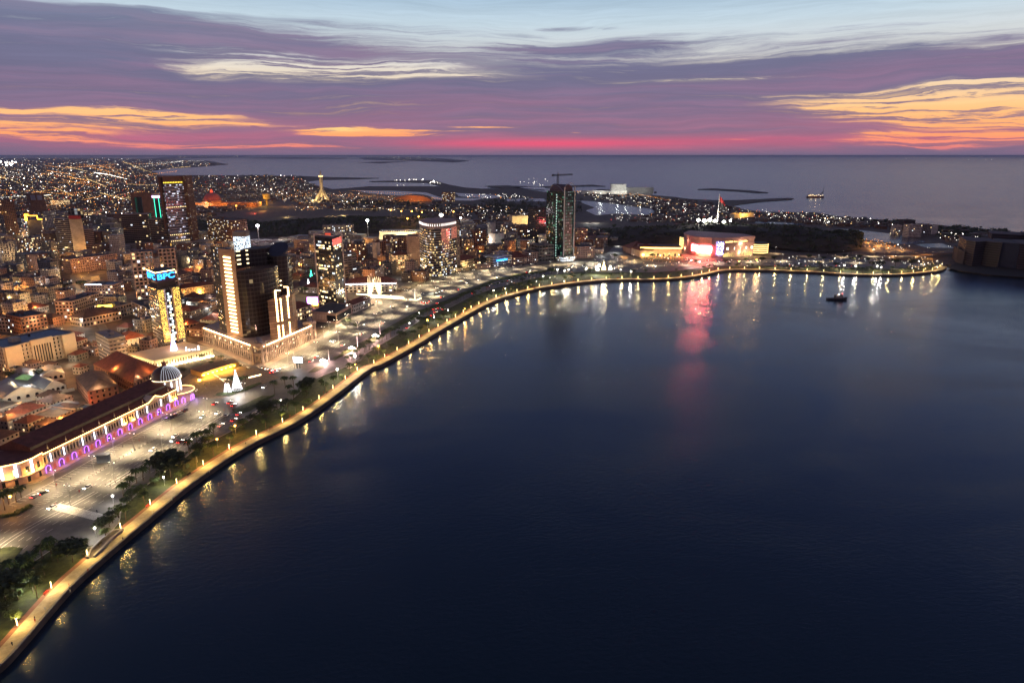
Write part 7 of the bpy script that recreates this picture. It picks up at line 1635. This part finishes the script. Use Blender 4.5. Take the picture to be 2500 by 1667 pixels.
trees = [tree_proto(4.2, 7.5, 1, m_leaf2), tree_proto(5, 8.5, 2, m_leaf), tree_proto(3.4, 6, 3, m_leaf2), tree_proto(8.5, 13, 5, m_leaf, 15, 60)]
used = set()
def ordw(n):
    a = ['', 'first', 'second', 'third', 'fourth', 'fifth', 'sixth', 'seventh', 'eighth', 'ninth', 'tenth', 'eleventh', 'twelfth', 'thirteenth', 'fourteenth', 'fifteenth', 'sixteenth', 'seventeenth', 'eighteenth', 'nineteenth']
    tn = {2: ('twenty', 'twentieth'), 3: ('thirty', 'thirtieth'), 4: ('forty', 'fortieth'), 5: ('fifty', 'fiftieth'), 6: ('sixty', 'sixtieth'), 7: ('seventy', 'seventieth'), 8: ('eighty', 'eightieth'), 9: ('ninety', 'ninetieth')}
    if n < 20: return a[n]
    if n < 100: return tn[n // 10][1] if n % 10 == 0 else tn[n // 10][0] + '-' + a[n % 10]
    return 'hundred and ' + ordw(n - 100) if n > 100 else 'hundredth'
def put(proto, x, y, s=1.0, label=None, group=None, desc=None, z=G):
    if proto.name in used: o = copy_tree(proto)
    else: o = proto; used.add(proto.name)
    o.location = (x, y, z); o.rotation_euler = (0, 0, random.uniform(0, 6.28)); o.scale = (s, s, s)
    if label: o['label'] = label
    if group: o['group'] = group
    if desc: auto(o, desc, *proj(Vector((x, y, z))))
    return o
edge = offs(shore_w, lambda i: wid(9.6, 12.6)(i)); n_ = 0; rp_ = resample(edge, 15.5, 9)
for k, (x, y, h) in enumerate(rp_[:-3]):
    if k % 5 == 4: continue
    n_ += 1
    if k % 4 == 2: put(trees[2], x, y, random.uniform(.8, 1.05), 'round tree on the promenade edge, ' + ordw(n_) + ' trunk from the near end', 'trees and palms along the promenade')
    else: put(random.choice(palms), x, y, random.uniform(.85, 1.08), 'palm on the promenade edge, ' + ordw(n_) + ' trunk from the near end', 'trees and palms along the promenade')
for i, (x, y) in enumerate([(60, 1409), (83, 1392), (105, 1372), (127, 1364), (30, 1420), (12, 1432), (302, 1215), (318, 1195), (334, 1180), (350, 1172), (366, 1155), (382, 1160), (462, 1108), (482, 1096), (495, 1078), (510, 1076), (523, 1068), (671, 962), (696, 942), (708, 962), (717, 948), (600, 948), (566, 948), (585, 942), (22, 1232), (40, 1226), (12, 1245), (52, 1215)]):
    q = P(x, y); put(random.choice(palms), q.x, q.y, random.uniform(.9, 1.1), group='palms on the boulevard and its islands', desc='palm standing on the boulevard side')
n2_ = 0
for k, (x, y, h) in enumerate(resample(offs(L_W[16:], 3.0), 9.5, 5)):
    if y > 1060: break
    n2_ += 1; put(random.choice(palms), x, y, random.uniform(.7, .95), 'low palm in the row by the inner road, ' + ordw(n2_) + ' from its near end', 'palms along the inner road')
for x, y, s in ((418, 1166, 1.15), (178, 1372, .8), (650, 1016, .8), (748, 958, .85), (15, 1470, .9)):
    q = P(x, y); put(trees[3], q.x, q.y, s, desc='very big dark spreading tree in the waterfront park')
rnd = random.Random(77); cnt = 0; tries = 0
parkpoly = sh4[6:] + L_W[::-1]; pxs = [(proj(Vector((*p, G)))) for p in parkpoly]
while cnt < 105 and tries < 9000:
    tries += 1; x, y = rnd.uniform(-20, 2290), rnd.uniform(640, 1560); q = P(x, y)
    if not inpoly(q.x, q.y, parkpoly): continue
    if 760 < x < 860 and 860 < y < 930: continue
    cnt += 1; put(trees[rnd.choice((0, 1, 2, 0))], q.x, q.y, rnd.uniform(.55, .95), desc='bushy tree in the waterfront park')
for x, y, s in ((1500, 633, 1.3), (1593, 632, 1.1), (1590, 612, 1), (1640, 610, 1), (1346, 668, 1.2), (1700, 645, 1), (1770, 646, 1.1), (1820, 640, 1), (1860, 642, 1.2), (1973, 635, 1.4), (2010, 638, 1), (2000, 650, 1), (2150, 655, 1.4), (2130, 654, 1.3), (2186, 650, 1.5), (2225, 652, 1.5), (2080, 640, 1), (2060, 632, 1), (2100, 634, 1.1), (2120, 640, 1), (1890, 638, 1.2), (2040, 654, 1.1),
                (495, 878, .6), (520, 884, .6), (540, 880, .6), (516, 892, .55), (450, 912, .55), (470, 908, .5), (100, 925, 1), (60, 935, 1), (30, 930, 1), (130, 922, .9), (1120, 663, 1.2), (1108, 665, 1), (870, 805, .9), (850, 792, .8), (730, 712, 1), (745, 716, 1.1), (720, 708, 1), (200, 705, 1.4), (120, 715, 1.4), (140, 712, 1.3), (100, 722, 1.3), (105, 655, 1.8), (1160, 590, 1.8), (1150, 594, 1.6), (925, 605, 1.6), (1500, 560, 1.6)):
    q = P(x, y); put(trees[random.choice((0, 1))], q.x, q.y, s, desc='leafy street tree')

# ---------------------------------------------------------------- lamps
def pylon_proto():
    t = thing('light_pylon', '', 'lamp', (0, 0, 0)); MB().tube((0, 0, 0), (0, 0, .7), .22).build('base', m_pole, t); MB().tube((0, 0, .7), (0, 0, 3.6), .17, .15, 6).build('light_column', emis('pylon_glow', (1, .76, .34), 9, False), t)
    MB().box((0, 0, 3.6), .7, .7, .16).build('cap', m_pole, t); KIDS[t.name] = [o for o in COL.objects if o.parent is t]; return t
def mast_proto(h, name='street_lamp', col=None, arm=1.6, hs=.5):
    t = thing(name, '', 'street lamp', (0, 0, 0)); mb = MB(); mb.tube((0, 0, 0), (0, 0, h), .16, .09, 6); mb.tube((-arm, 0, h), (arm, 0, h), .07, None, 4); mb.build('pole', m_pole, t)
    for s in (-1, 1): lh = MB(); lh.box((s * arm, 0, h - .05), hs * 1.5, hs, .16, 0, 0); lh.box((s * arm, 0, h - .2), hs * 1.1, hs * .7, .15, 0, 1, bot=True); lh.build('lamp_head', [m_pole, col or emis('mast_glow', (1, .93, .78), 14, False)], t)
    KIDS[t.name] = [o for o in COL.objects if o.parent is t]; return t
pyl = pylon_proto(); lampE = offs(shore_w, lambda i: wid(7.2, 9.6)(i)); n_ = 0
for x, y, h in resample(lampE, 24, 14):
    n_ += 1; put(pyl, x, y, 1, 'glowing column lamp on the promenade, ' + ordw(n_) + ' from the near end', 'glowing column lamps along the promenade')
    d_ = math.hypot(x, y); lamp('lamp_and_fill_light', (x + math.sin(h) * 1.2, y - math.cos(h) * 1.2, G + 5.2), 5200 if d_ < 900 else 5600, (1, .67, .22), .35)
mst = mast_proto(12); n_ = 0
def mrow(pts, step, off, pw, txt, lim=None, h=11.5, rowd=0):
    k = 0
    for x, y, a in resample(offs(pts, rowd), step, off):
        if lim and y > lim: break
        k += 1; o = put(mst, x, y, 1, 'twin-arm lamp ' + txt + ', ' + ordw(k) + ' along', 'twin-arm lamps on the boulevard'); o.rotation_euler = (0, 0, a + math.pi / 2)
        lamp('lamp_and_fill_light', (x - math.sin(a) * 1.9, y + math.cos(a) * 1.9, G + h - .6), pw * 3.8, (1, .77, .46), .5, spot=128)
mrow(rowB, 33, 12, 9000, 'in the palace parking strip'); mrow(rowC, 40, 6, 7500, 'on the palace side central line'); mrow(rowE, 42, 14, 8000, 'near the zebra crossing')
mrow(rowF, 40, 15, 9000, 'on the far boulevard central line', rowd=-1); mrow(rowF, 36, 120, 11000, 'in the wide far car park', rowd=28); mrow(rowF, 38, 160, 11000, 'in the back row of the far car park', rowd=52, lim=1120); mrow(rowD, 44, 20, 6500, 'before the palace arches', rowd=3)
mrow([tuple(P(x, y)[:2]) for x, y in ((1500, 650), (1650, 648), (1780, 642), (1900, 638), (2050, 640), (2180, 646))], 60, 5, 13000, 'on the road right of the shopping centre')
mrow([tuple(P(x, y)[:2]) for x, y in ((1880, 618), (1960, 626), (2060, 628), (2150, 626), (2250, 622), (2330, 615))], 60, 10, 9000, 'on the road under the wooded ridge')
mrow([tuple(P(x, y)[:2]) for x, y in ((1880, 655), (2000, 656), (2150, 662), (2260, 658))], 50, 10, 6000, 'in the lit right-hand park'); mrow([tuple(P(x, y)[:2]) for x, y in ((470, 990), (560, 985), (640, 955))], 36, 4, 4500, 'around the square corner')
mrow([tuple(P(x, y)[:2]) for x, y in ((650, 900), (770, 838), (860, 785))], 30, 14, 8000, 'before the colonnaded podium')
mrow([tuple(P(x, y)[:2]) for x, y in ((1370, 645), (1470, 640), (1560, 640))], 40, 10, 9000, 'before the pink boulevard hotel')
# globe lamps in the park and the orange ones
gl = thing('globe_lamp', '', 'lamp', (0, 0, 0)); MB().tube((0, 0, 0), (0, 0, 4.6), .1, .07).build('pole', m_pole, gl); MB().lathe((0, 0, 4.6), [(0, 0), (.42, .3), (.5, .6), (.35, .95), (0, 1.1)], 8).build('globe', emis('globe_white', (1, .92, .8), 22, False), gl); KIDS[gl.name] = [o for o in COL.objects if o.parent is gl]
gor = thing('orange_lamp', '', 'lamp', (0, 0, 0)); MB().tube((0, 0, 0), (0, 0, 5), .1, .07).build('pole', m_pole, gor); MB().lathe((0, 0, 5), [(0, 0), (.45, .3), (.55, .6), (.35, .95), (0, 1.1)], 8).build('globe', emis('globe_orange', (1, .42, .06), 26, False), gor); KIDS[gor.name] = [o for o in COL.objects if o.parent is gor]
for x, y, s in ((482, 1128, 1), (532, 1092, 1), (576, 1060, 1.1), (925, 866, 1.5), (1044, 800, 1.5), (30, 1240, 1.2), (868, 900, .7), (1846, 651, 2), (1803, 650, 1.5), (1135, 763, .8)):
    q = P(x, y); put(gor, q.x, q.y, s, desc='orange globe lamp'); pl((q.x, q.y - 1, G + 5.5 * s), 1500, (1, .40, .06), .5)
for x, y, s in ((402, 1185, 1), (687, 993, 1), (825, 925, 1.6), (868, 897, 2.0), (235, 1312, 1), (82, 1448, 1.1), (278, 1232, 1), (1000, 800, 1), (1094, 770, 1.2), (1060, 785, 1), (1023, 775, 1), (1540, 678, 1.8), (1361, 673, 1.8), (1378, 676, 1.8), (1388, 673, 1.8), (1430, 670, 1.5), (1687, 648, 1.7), (1707, 652, 1.7), (1326, 686, 1.4), (1234, 716, 1.2), (1205, 720, 1.2), (1515, 668, 1.2), (2060, 660, 1.6), (2088, 664, 1.8), (2140, 664, 1.8), (2150, 665, 1.6)):
    q = P(x, y); put(gl, q.x, q.y, s, desc='white globe lamp'); pl((q.x, q.y - 1, G + 5.4 * s), 1300 * s * s, (1, .95, .85), .5)
for x, y in ((955, 526), (981, 529), (1006, 530), (1031, 532), (996, 551), (1023, 545), (1108, 531)):
    q = P(x, y + 14); q *= 1.0; o = put(gor, q.x, q.y, 2.6, desc='orange lamp on the stadium slope road', z=G + 16); pl((q.x, q.y - 6, G + 34), 9000, (1, .45, .08), 1.5)
# flaring white-red lights on the boulevard islands with tall flag masts
for i, (x, y, mx, my, mt) in enumerate(((790, 889, 803, 880, 853), (860, 858, 873, 849, 820), (917, 827, 928, 818, 791))):
    q = P(x, y); w_ = ('nearest', 'middle', 'farthest')[i]; t = thing('island_floodlight', 'dazzling pinkish-white floodlight on a boulevard island, ' + w_ + ' of three', 'floodlight', q)
    MB().box(q, .5, .5, 2.4).build('post', m_pole, t); lp_ = MB(); [lp_.lathe((q.x + dx, q.y + dx * .2, G + 2.6 + dz), [(0, 0), (rr_, rr_ * .6), (rr_, rr_ * 1.2), (0, rr_ * 1.9)], 8) for dx, dz, rr_ in ((-2.2, 0, .9), (-.4, .3, 1.2), (1.6, 0, .8), (2.8, -.2, .5))]; lp_.build('lamp_cluster', emis('island_glow', (1, .80, .68), 22), t)
    pl((q.x - 2, q.y - 3, G + 4), 7500, (1, .55, .42), .6); pl((q.x + 1, q.y + 5, G + 4), 3800, (1, .62, .66), .6)
    f = P(mx, my); fm = thing('flag_mast', 'tall white flag mast on a boulevard island, ' + w_ + ' of three', 'mast', f); MB().tube(f, f + Vector((0, 0, hgt(f, mt))), .45, .25, 8).build('pole', m_white, fm); MB().box(f, 1.6, 1.6, .8).build('foot', m_conc, fm)
# light fountain group at the far promenade
cone_tree(1474, 658, 640, 5, emis('gold_tree', (1, .75, .3), 9), 'golden light cone on the far esplanade, between glowing ornaments')
for i, (x, y, r_) in enumerate(((1458, 660, 3), (1490, 658, 2.6), (1463, 651, 2), (1432, 657, 1.2))):
    q = P(x, y); t = thing('light_sculpture', '', 'light sculpture', q); MB().lathe(q, [(r_, 0), (r_ * 1.1, r_ * .6), (r_ * .5, r_ * 1.4), (r_ * .7, r_ * 1.9), (0, r_ * 2.6)], 9).build('lit_ornament', emis('orn_white', (1, .9, .7), 10), t); auto(t, 'white glowing ornament on the far esplanade', x, y)
pl(P(1474, 662, G + 8), 9000, (1, .85, .6), 2); pl(P(1455, 664, G + 5), 5000, (1, .95, .85), 2)
MARKS += [('golden light cone', 1474, 650), ('three boulevard masts', 865, 850), ('promenade tip', 2290, 660)]
# ---------------------------------------------------------------- vehicles
GUIDE = [rowC, rowE, rowF, L_W]
def heading(x, y):
    best = (1e9, 0)
    for g in GUIDE:
        for a, b in zip(g, g[1:]):
            d_ = math.hypot((a[0] + b[0]) / 2 - x, (a[1] + b[1]) / 2 - y)
            if d_ < best[0]: best = (d_, math.atan2(b[1] - a[1], b[0] - a[0]))
    return best[1]
PAINT = {'white': (.6, .6, .58), 'silver': (.35, .35, .36), 'black': (.015, .015, .018), 'dark red': (.22, .02, .02), 'grey': (.12, .12, .13)}
hl = emis('headlight', (1, .95, .82), 26, False); tl = emis('tail_light', (1, .03, .02), 14, False); off_l = mat('lamp_off', (.4, .38, .36)); off_t = mat('tail_off', (.25, .02, .02)); tyre = mat('tyre', (.02, .02, .02))
def car_proto(cn, lit, van=False):
    t = thing('car' if not van else 'van', '', 'car' if not van else 'van', (0, 0, 0)); m = mat('paint_' + cn.replace(' ', '_'), PAINT[cn], rough=.3, var=.03, spec=.6); b = MB(); hw = .88; H1 = .95 if not van else 1.1
    sec = [(-2.2, .45, .80), (-2.1, .35, H1), (-1.2, .3, H1 + .02), (.9, .3, H1), (2.0, .33, H1 - .12), (2.2, .42, .62)]
    for (x0, l0, u0), (x1, l1, u1) in zip(sec, sec[1:]):
        b.face([(x0, -hw, l0), (x1, -hw, l1), (x1, -hw, u1), (x0, -hw, u0)]); b.face([(x1, hw, l1), (x0, hw, l0), (x0, hw, u0), (x1, hw, u1)]); b.face([(x0, -hw, u0), (x1, -hw, u1), (x1, hw, u1), (x0, hw, u0)])
    for s in (0, -1): x0, l0, u0 = sec[s]; b.face([(x0, -hw, l0), (x0, hw, l0), (x0, hw, u0), (x0, -hw, u0)])
    rt = 1.5 if not van else 2.0; x0, x1, x2, x3 = (-1.7, -1.15, .35, 1.0) if not van else (-2.0, -1.8, .9, 1.5); b.face([(x1, -.68, rt), (x2, -.68, rt), (x2, .68, rt), (x1, .68, rt)]); b.build('body', m, t)
    w = MB()
    for s in (-1, 1): w.face([(x0, s * .84, H1), (x3, s * .84, H1), (x2, s * .68, rt), (x1, s * .68, rt)])
    w.face([(x0, -.84, H1), (x0, .84, H1), (x1, .68, rt), (x1, -.68, rt)]); w.face([(x3, .84, H1), (x3, -.84, H1), (x2, -.68, rt), (x2, .68, rt)]); w.build('window', m_glass, t)
    for x in (-1.35, 1.35):
        for s in (-1, 1): MB().tube((x, s * .72, .33), (x, s * .92, .33), .33, .33, 10).build('wheel', tyre, t)
    for s in (-1, 1): MB().box((2.2, s * .62, .60), .16, .42, .24).build('headlight', hl if lit else off_l, t); MB().box((-2.2, s * .62, .62), .14, .40, .24).build('tail_light', tl if lit else off_t, t)
    KIDS[t.name] = [o for o in COL.objects if o.parent is t]; return t
CP = {}
def car(x, y, cn, lit, h=None, van=False, flip=False):
    k = (cn, lit, van)
    if k not in CP: CP[k] = car_proto(cn, lit, van)
    q = P(x, y); a = heading(q.x, q.y) if h is None else h; o = put(CP[k], q.x, q.y, 1.08); o.rotation_euler = (0, 0, a + (math.pi if flip else 0))
    auto(o, f'{cn} {"van" if van else "car"} {"with its lights on" if lit else "parked unlit"}', x, y)
for i, (x, y) in enumerate(((418, 1019), (425, 1015), (432, 1012), (439, 1008), (446, 1005), (453, 1001), (403, 1026), (410, 1023))): car(x, y, ('black', 'dark red', 'silver', 'white', 'black', 'black', 'silver', 'grey')[i], False, ang + 1.2)
for x, y, c, l, f in ((495, 1019, 'white', 1, 1), (553, 1015, 'silver', 0, 0), (571, 1027, 'dark red', 1, 0), (589, 1026, 'black', 0, 0), (571, 1039, 'silver', 0, 0), (428, 1066, 'white', 1, 1), (424, 1076, 'white', 1, 1), (440, 1080, 'dark red', 1, 0), (460, 1078, 'silver', 1, 0), (374, 1099, 'white', 1, 1),
                       (214, 1191, 'white', 1, 1), (86, 1213, 'white', 1, 0), (106, 1205, 'black', 1, 0), (128, 1240, 'white', 1, 1), (645, 946, 'white', 1, 1), (751, 930, 'silver', 0, 0), (561, 984, 'dark red', 1, 0), (525, 987, 'dark red', 1, 0), (570, 991, 'dark red', 1, 0),
                       (1060, 756, 'dark red', 1, 0), (1063, 763, 'dark red', 1, 0), (1072, 753, 'dark red', 1, 0), (1083, 756, 'dark red', 1, 0), (1055, 771, 'dark red', 1, 0), (1036, 741, 'dark red', 1, 0), (1030, 739, 'dark red', 1, 0), (1044, 740, 'dark red', 1, 0), (1068, 741, 'dark red', 1, 0), (995, 801, 'dark red', 1, 0), (1155, 717, 'dark red', 1, 0), (1192, 700, 'dark red', 1, 0), (1217, 691, 'dark red', 1, 0), (1240, 686, 'dark red', 1, 0), (1216, 678, 'white', 1, 1), (1298, 661, 'white', 1, 1),
                       (876, 795, 'white', 1, 1), (891, 793, 'white', 1, 1), (853, 899, 'silver', 0, 0), (910, 745, 'black', 0, 0), (926, 764, 'white', 0, 0), (935, 760, 'silver', 0, 0), (960, 752, 'black', 0, 0), (1082, 684, 'black', 0, 0), (1330, 1, 'x', 0, 0)):
    if c != 'x': car(x, y, c, bool(l), flip=bool(f))
hs_ = math.atan2(P(660, 905).y - P(520, 865).y, P(660, 905).x - P(520, 865).x)
for i, (x, y) in enumerate(((550, 879), (569, 887), (576, 889), (581, 891), (588, 894), (593, 895), (607, 901))): car(x, y, ('silver', 'black', 'silver', 'white', 'black', 'silver', 'black')[i], False, hs_)
for i, (x, y) in enumerate(((637, 899), (645, 901), (652, 902), (660, 905), (667, 904), (673, 904), (678, 903), (665, 910), (671, 909))): car(x, y, 'dark red' if i % 2 else 'white', True, hs_ if i < 4 else None)
rc_ = random.Random(8)
for g_, nn, y_hi in ((rowF, 24, 1e9), (rowC, 3, 1e9), (rowE, 1, 1e9)):
    for k in range(nn):
        i = rc_.randrange(len(g_) - 1); o_ = rc_.choice((6, 9.6, -6.2, -9.6)); gg = offs(g_, o_); x, y = proj(Vector((*lerp2(gg[i], gg[i + 1], rc_.random()), G))); car(x, y, rc_.choice(('white', 'silver', 'dark red', 'black', 'grey')), True, flip=o_ > 0)
for i in range(9): car(620 + i * 2.6 + 2, 1012 - i * 1.9, ('silver', 'white', 'black')[i % 3], False, ang + 1.3)
for i in range(7): car(962 + i * 8, 711 - (i % 2) * 4, ('white', 'silver', 'black')[i % 3], False, .3 + i)
for i in range(14): car(1218 + i * 7.5, 654.5 - i * .75, ('black', 'silver', 'grey', 'white')[i % 4], False, None)
for i in range(16): car(1895 + i * 12.5, 650 + (i % 3) * 2.4, ('white', 'silver', 'white', 'grey')[i % 4], i % 3 == 0, None)
for i in range(12): car(1700 + i * 13, 640 - (i % 3) * 1.5, ('white', 'silver', 'black')[i % 3], i % 2 == 0, None)
# motor scooter of lights: lone lamp near the ramp is a globe lamp above; bollards line the lanes
bol = None; bm = MB(); bm.tube((0, 0, 0), (0, 0, .9), .22, .18, 6); bm.lathe((0, 0, .9), [(.2, 0), (.12, .14), (0, .18)], 6); bme = bm.mesh('bollard', [m_conc])
for pts, st_, lb in ((rowB, 3.2, 'short stone bollard in the line along the palace parking strip'), (offs(rowC, -1.5), 4.0, 'short stone bollard in the line on the central strip'), (offs(rowC, 1.5), 4.0, 'short stone bollard in the line on the central strip'), (offs(rowF, 0), 4.5, 'short stone bollard in the line on the far central strip')):
    for k, (x, y, a) in enumerate(resample(pts, st_, 1)):
        if y > 720: break
        tag(mobj('bollard', bme, None, (x, y, G)), lb, 'bollard', lb.replace('short stone bollard', 'bollards'))
# benches
def bench_proto(mc_):
    t = thing('bench', '', 'bench', (0, 0, 0)); MB().box((0, 0, .4), 2.6, .6, .1).build('seat', mc_, t); MB().box((0, .32, .5), 2.6, .08, .5).build('backrest', mc_, t)
    for x in (-1, 1): MB().box((x, 0, 0), .12, .5, .4).build('leg', m_dark, t)
    KIDS[t.name] = [o for o in COL.objects if o.parent is t]; return t
bR, bD = bench_proto(mat('bench_red', (.45, .05, .03))), bench_proto(mat('bench_dark', (.05, .035, .03)))
bp_ = resample(offs(shore_w, lambda i: wid(7.6, 11)(i)), 37, 22)
for k, (x, y, a) in enumerate(bp_[:26]):
    o = put(bR if k % 2 else bD, x, y, 1.1, ('red' if k % 2 else 'dark') + ' bench on the promenade, ' + ordw(k + 1) + ' bench from the near end', 'benches along the promenade'); o.rotation_euler = (0, 0, a)
# people
def person_mesh():
    me = bpy.data.meshes.new('person')
    V = [(0, 0, .95), (0, 0, 1.2), (0, 0, 1.42), (0, 0, 1.54), (0, .02, 1.68), (.11, 0, .9), (.13, .12, .5), (.14, -.02, .08), (.14, .14, .03), (-.11, 0, .9), (-.13, -.10, .5), (-.14, -.24, .10), (-.14, -.12, .03), (.2, 0, 1.40), (.27, -.06, 1.12), (.27, .06, .88), (-.2, 0, 1.40), (-.27, .08, 1.12), (-.27, .18, .90)]
    E = [(0, 1), (1, 2), (2, 3), (3, 4), (0, 5), (5, 6), (6, 7), (7, 8), (0, 9), (9, 10), (10, 11), (11, 12), (2, 13), (13, 14), (14, 15), (2, 16), (16, 17), (17, 18)]
    RAD = [.15, .14, .16, .06, .11, .10, .07, .05, .04, .10, .07, .05, .04, .06, .05, .035, .06, .05, .035]
    me.from_pydata(V, E, []); o = bpy.data.objects.new('person_source', me); COL.objects.link(o); md = o.modifiers.new('skin', 'SKIN'); o.modifiers.new('sub', 'SUBSURF').levels = 1
    for v, r in zip(me.skin_vertices[0].data, RAD): v.radius = (r, r)
    me.skin_vertices[0].data[0].use_root = True
    bpy.context.view_layer.update(); r = bpy.data.meshes.new_from_object(o.evaluated_get(bpy.context.evaluated_depsgraph_get())); bpy.data.objects.remove(o)
    return r
pm0 = person_mesh(); pms = []
for nm_, c_ in (('dark clothes', (.03, .03, .04)), ('a white shirt', (.5, .48, .45)), ('a red shirt', (.35, .04, .03))):
    m_ = pm0.copy(); m_.materials.clear(); m_.materials.append(mat('cloth_' + nm_.split()[1], c_)); m_.polygons.foreach_set('use_smooth', [True] * len(m_.polygons)); pms.append((nm_, m_))
for i, (x, y) in enumerate(((173, 1172), (166, 1185), (138, 1186), (77, 1200), (100, 1196), (194, 1202), (237, 1251), (225, 1243), (169, 1432), (170, 1440), (172, 1446), (86, 1518), (85, 1512), (503, 950), (505, 946), (500, 942), (511, 938), (451, 1007), (466, 1014), (353, 1070), (547, 1003), (719, 894), (716, 897), (688, 912), (720, 900), (372, 1254), (565, 1104), (600, 1085), (655, 1053), (708, 1018), (30, 1575), (110, 1490), (215, 1395), (300, 1318), (420, 1222), (428, 1218), (505, 1160), (512, 1155), (630, 1068), (690, 1030), (760, 980), (790, 960), (850, 922), (880, 905), (950, 868), (1010, 835), (560, 930), (548, 938), (575, 962), (530, 944), (598, 918), (300, 1092), (262, 1120), (340, 1078), (390, 1052), (480, 1004))):
    nm_, m_ = pms[i % 3]; q = P(x, y); o = mobj('person', m_, None, (q.x, q.y, G + (.13 if 495 < x < 515 else .02)), random.uniform(0, 6)); tag(o, '', 'person', 'people out walking'); auto(o, 'person walking in ' + nm_, x, y)
# underpass ramp beside the water
rq = [P(214 + x, y) for x, y in ((0, 1364), (8, 1346), (34, 1320), (65, 1299), (88, 1294))]; T = thing('underpass_ramp', 'grey walled underpass ramp beside the promenade near the zebra crossing', 'ramp', rq[2])
ri = [P(x, y) for x, y in ((230, 1361), (250, 1342), (274, 1316), (298, 1298))]
for pts, nm_ in ((rq, 'parapet'), (ri, 'parapet')):
    w = MB()
    for a, b in zip(pts, pts[1:]): d2 = (b - a).normalized(); n2 = Vector((-d2.y, d2.x, 0)) * .5; w.prism([(p.x, p.y) for p in (a - n2, b - n2, b + n2, a + n2)], G, G + 1.3, 0)
    w.build(nm_, mat('ramp_stone', (.20, .18, .18)), T)
sl_ = MB(); sl_.face([(p.x, p.y, G + .06) for p in rq[:1] + ri + rq[:0:-1]][::-1]); sl_.build('ramp_floor', mat('ramp_floor', (.10, .085, .09)), T)
MARKS.append(('underpass ramp', 265, 1330))
hd = MB(); rnd = random.Random(3)
for pts, nn in (([(0, 1262), (40, 1255), (75, 1235)], 120), ([(570, 1008), (640, 980), (668, 966)], 60), ([(530, 966), (600, 952), (636, 936)], 70), ([(815, 876), (950, 808), (1095, 738), (1208, 685), (1298, 666)], 500)):
    W = [P(*p) for p in pts]
    for _ in range(nn):
        i = rnd.randrange(len(W) - 1); q = W[i].lerp(W[i + 1], rnd.random()); clump(hd, (q.x + rnd.uniform(-1.5, 1.5), q.y + rnd.uniform(-1.5, 1.5), G + .3), rnd.uniform(.5, 1.2), 10, 0, .8, .4, rnd)
tag(hd.build('hedge_planting', m_leaf2), 'low green hedges and shrubs filling the boulevard beds', 'hedge', kind='stuff')

# ---------------------------------------------------------------- lights of the lamps above and the added fill lights
for pos, pw, col, r in SPOTS: lamp('lamp_and_fill_light', pos, pw, col, r)
# ---------------------------------------------------------------- labels for the repeated things
from collections import defaultdict
D1 = defaultdict(list)
for o, desc, px, py in REG:
    mk = min(MARKS, key=lambda m: math.hypot(m[1] - px, (m[2] - py) * 1.6)); dx, dy = px - mk[1], py - mk[2]
    if abs(dx) > abs(dy) * 1.3: rel = 'left of' if dx < 0 else 'right of'
    else: rel = 'behind' if dy < 0 else 'in front of'
    D1[(desc, rel, mk[0])].append((math.hypot(dx, dy), o))
for (desc, rel, mk), L_ in D1.items():
    L_.sort(key=lambda t: t[0])
    for i, (_, o) in enumerate(L_): o['label'] = f'{desc}, {rel} the {mk}' + ('' if len(L_) == 1 else ', ' + ('nearest' if i == 0 else ordw(i + 1) + ' nearest'))
bpy.context.view_layer.update()
# ---------------------------------------------------------------- evening haze over land and sea
m, nt3, o = newmat('evening_haze'); pv = nt3.nodes.new('ShaderNodeVolumePrincipled'); pv.inputs['Color'].default_value = (.78, .84, 1.0, 1); pv.inputs['Density'].default_value = 0.000022; pv.inputs['Anisotropy'].default_value = 0.0
nt3.links.new(pv.outputs[0], o.inputs['Volume'])
tag(MB().box((0, 0, -4), 960000, 960000, CAMH + 8, bot=True).build('haze', m), 'thin violet evening haze lying over the bay and the far city', 'haze', kind='stuff')
